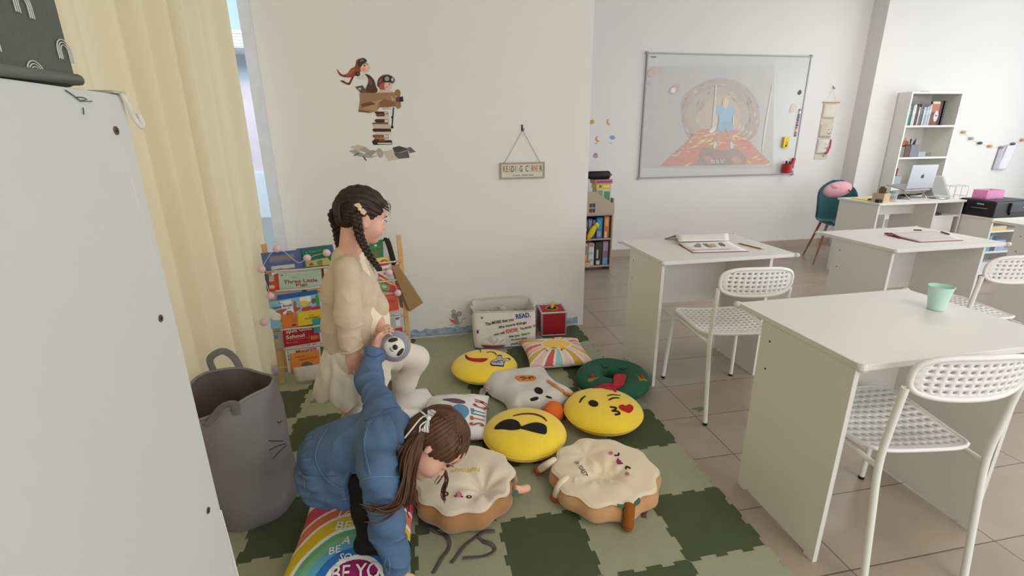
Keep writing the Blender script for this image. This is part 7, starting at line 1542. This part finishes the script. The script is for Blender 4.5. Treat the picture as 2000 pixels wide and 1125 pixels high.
# hair
hair2 = M('light_brown_hair', (86, 58, 38), .45, var=.4, vs=60, stretch=(1, 1, .25), spec=.4)
HR2f = HR2.astype(f32)
def hcap2(P):
    Q = ((P-HC2.astype(f32))@HR2f)/.97; an = np.arctan2(Q[:, 1], Q[:, 0]+.03)
    d = ell(Q, (-.012, 0, .036), (.104, .087, .094)); d = smin(d, ell(Q, (-.064, 0, -.022), (.048, .070, .070)), .02)
    d = smax(d, (Q-V3(.034, 0, -.012))@V3(.62, 0, -.78), .008); d = smax(d, (Q-V3(.088, 0, .045))@V3(.92, 0, -.40), .006)
    return (d+.002*np.sin(an*40+Q[:, 2]*20)+.001*np.sin(Q[:, 1]*190))*.97
hc2 = sdfobj('hair', hcap2, HC2-.15, HC2+.15, .0032, hair2, p2, base2, 1)
hb = MB(); h2 = lambda x, y, z: HC2+HR2@(np.array([x, y, z])*.97)
def lock(pts, r, n=7, jit=.006, c=14):
    C_ = cr([tuple(np.array(p)-base2) for p in pts], 7, False)
    for i in range(n):
        o = np.array([rnd.gauss(0, 1), rnd.gauss(0, 1), rnd.gauss(0, 1)])*jit; o2 = np.array([rnd.gauss(0, 1), rnd.gauss(0, 1), rnd.gauss(0, 1)])*jit*1.6; L = len(C_)
        P = [tuple(np.array(q)+o*(.25+.75*k/L)+o2*math.sin(3*k/L+i)*k/L) for k, q in enumerate(C_)]
        hb.tube(P, [r*(1-.75*(k/(L-1))**2)+.0005 for k in range(L)], 6)
pt = raysurf(hcap2, 826, 838); pt = pt if pt is not None else h2(-.03, -.08, .06)
cs_ = lambda x, y, Y: np.array(py(x, y, Y))
lock([pt, cs_(815, 880, .155), cs_(803, 915, .145), cs_(797, 950, .14), cs_(790, 985, .135)], .0036, 40, .0085)
lock([pt, cs_(808, 870, .155), cs_(796, 910, .13), cs_(788, 950, .10), cs_(775, 985, .070), cs_(745, 998, .045), cs_(718, 990, .03)], .0028, 24, .008)
lock([h2(-.09, -.03, .03), cs_(795, 880, .16), cs_(786, 930, .14), cs_(780, 980, .135)], .0034, 30, .009)
lock([h2(-.085, -.06, .0), cs_(800, 900, .15), cs_(800, 960, .145), cs_(806, 990, .15)], .0024, 16, .007)
lock([h2(-.09, .0, .0), cs_(770, 905, .155), cs_(738, 892, .165), cs_(718, 876, .18)], .0022, 5, .004)
lock([h2(.074, -.060, .018), cs_(868, 915, .19), cs_(873, 935, .19), cs_(866, 958, .19), cs_(868, 975, .19)], .0020, 11, .004)
lock([h2(.08, .03, .03), cs_(880, 900, .24), cs_(862, 930, .23), cs_(850, 945, .22)], .0016, 3, .003)
for i in range(70):     # combed strands lying on the cap
    y0 = rnd.uniform(-.075, .08); x0 = .080-.25*y0*y0/.08; a0 = h2(x0, y0, .075-abs(y0)*.4); a1 = h2(.02, y0*1.05, .130-abs(y0)*.45); a2_ = h2(-.07, y0*.9, .108-abs(y0)*.4); a3 = h2(-.108, y0*.75, .03)
    hb.tube(cr([tuple(project(hcap2, q, 4, .0006)-base2) for q in (a0, a1, a2_, a3)], 6, False), .0014, 5)
hb.build('hair_lock', hair2, hc2, smooth=180)
gm = bpy.data.materials.new('gingham'); gm.use_nodes = True; nt = gm.node_tree; bsd = nt.nodes['Principled BSDF']; tc = nt.nodes.new('ShaderNodeTexCoord'); ck = nt.nodes.new('ShaderNodeTexChecker'); ck.inputs['Scale'].default_value = 260
ck.inputs[1].default_value = rgb((236, 236, 230))+(1,); ck.inputs[2].default_value = rgb((120, 122, 124))+(1,); nt.links.new(tc.outputs['Object'], ck.inputs[0]); nt.links.new(ck.outputs[0], bsd.inputs['Base Color']); bsd.inputs['Roughness'].default_value = .8
E2 = lambda x, y: (760+x*.21327, 760+y*.21327)
def on2(x, y, off=.004):
    q = E2(x, y); p = raysurf(hcap2, *q, off=off); return np.array(p if p is not None else pt)-base2
cB = on2(362, 268, .010)
for poly in ([(350, 262), (356, 188), (400, 186), (434, 206), (378, 278)], [(360, 278), (372, 300), (366, 394), (330, 388), (294, 372), (330, 318)]):
    m = MB(); top = [on2(x, y, .006) for x, y in poly]; n_ = -AX[2]*.007; L = len(poly); m.add([tuple(q) for q in top]+[tuple(q+n_) for q in top], [tuple(range(L)), tuple(range(2*L-1, L-1, -1))]+[(i, (i+1) % L, L+(i+1) % L, L+i) for i in range(L)]); m.build('hair_bow', gm, hc2)
MB().sph(tuple(cB), .0075, 12).build('bow_knot', C3((226, 226, 220), .7), hc2, smooth=180)
rib = M('white_ribbon', (226, 228, 222), .5)
for pl in ([(362, 268), (330, 235), (300, 212), (275, 192)], [(362, 268), (320, 250), (270, 290), (205, 370), (142, 448)], [(355, 290), (315, 310), (285, 340), (282, 380), (274, 416)], [(300, 385), (290, 430), (276, 490)]):
    MB().tube(cr([tuple(on2(x, y, .007)) for x, y in pl], 5, False), .0028, 8).build('bow_ribbon', rib, hc2, smooth=180)
for s_ in (-1, 1):
    MB().sph(tuple(h2(.076, s_*.030, .002)-base2), .0130, 14).build('eyelid', skin, p2, smooth=180); MB().tube(cr([tuple(h2(.086, s_*.017, -.003)-base2), tuple(h2(.0925, s_*.030, -.006)-base2), tuple(h2(.085, s_*.046, -.003)-base2)], 4, False), .0010, 6).build('eyelash', C3((46, 32, 26), .7), p2); MB().tube(cr([tuple(h2(.093, s_*.014, .020)-base2), tuple(h2(.091, s_*.030, .025)-base2), tuple(h2(.079, s_*.048, .020)-base2)], 4, False), .0019, 6).build('eyebrow', C3((120, 84, 62), .8), p2)
MB().sph(tuple(h2(.088, 0, -.0555)-base2), (.006, .016, .006), 12, Matrix(HR2.tolist())).build('lips', C3((206, 128, 122), .5), p2, smooth=180)
# ================================================= sloth toy
sc_ = np.array(py(771, 676, .700)); fw = CAM-sc_; fw = fw/np.linalg.norm(fw); fw = fw+np.array([.10, 0, -.05]); upS = AX[0]*.42+AX[1]*.90
SR = basis(fw, AX[0]*.87+AX[1]*.49)
t = thing('sloth_toy', 'small grey plush sloth head toy held between the two children', 'soft toy', sc_)
gf = M('grey_fur', (142, 144, 150), .95, var=.08, vs=40, bump=.6, bs=300, sheen=.3); wf = M('white_fur', (226, 222, 212), .95, var=.03, bump=.4, bs=300); df = M('sloth_brown', (60, 48, 42), .9)
mS = Matrix(SR.tolist()); sl_ = lambda x, y, z: tuple(SR@np.array([x, y, z]))
MB().sph((0, 0, 0), (.040, .056, .056), 26, mS).build('head', gf, t, smooth=180); fc = MB().sph(sl_(.020, 0, -.003), (.026, .040, .038), 24, mS).build('face', wf, t, smooth=180)
for s_ in (-1, 1): MB().sph(sl_(.036, s_*.024, .003), (.011, .0085, .017), 14, mS @ Matrix.Rotation(s_*.35, 3, 'X')).build('eye_patch', df, t, smooth=180)
MB().sph(sl_(.048, 0, -.004), (.006, .0095, .0085), 14, mS).build('nose', black, t, smooth=180); MB().tube([sl_(.046, -.008, -.018), sl_(.048, 0, -.022), sl_(.046, .008, -.018)], .0012, 6).build('mouth', black, t)
MB().tube(cr([sl_(-.02, 0, -.04), sl_(-.03, 0, -.075), sl_(-.05, .0, -.09)], 4, False), [.018]*9, 12).build('tail_band', gf, t, smooth=180)
t.scale = (1.14, 1.14, 1.14)
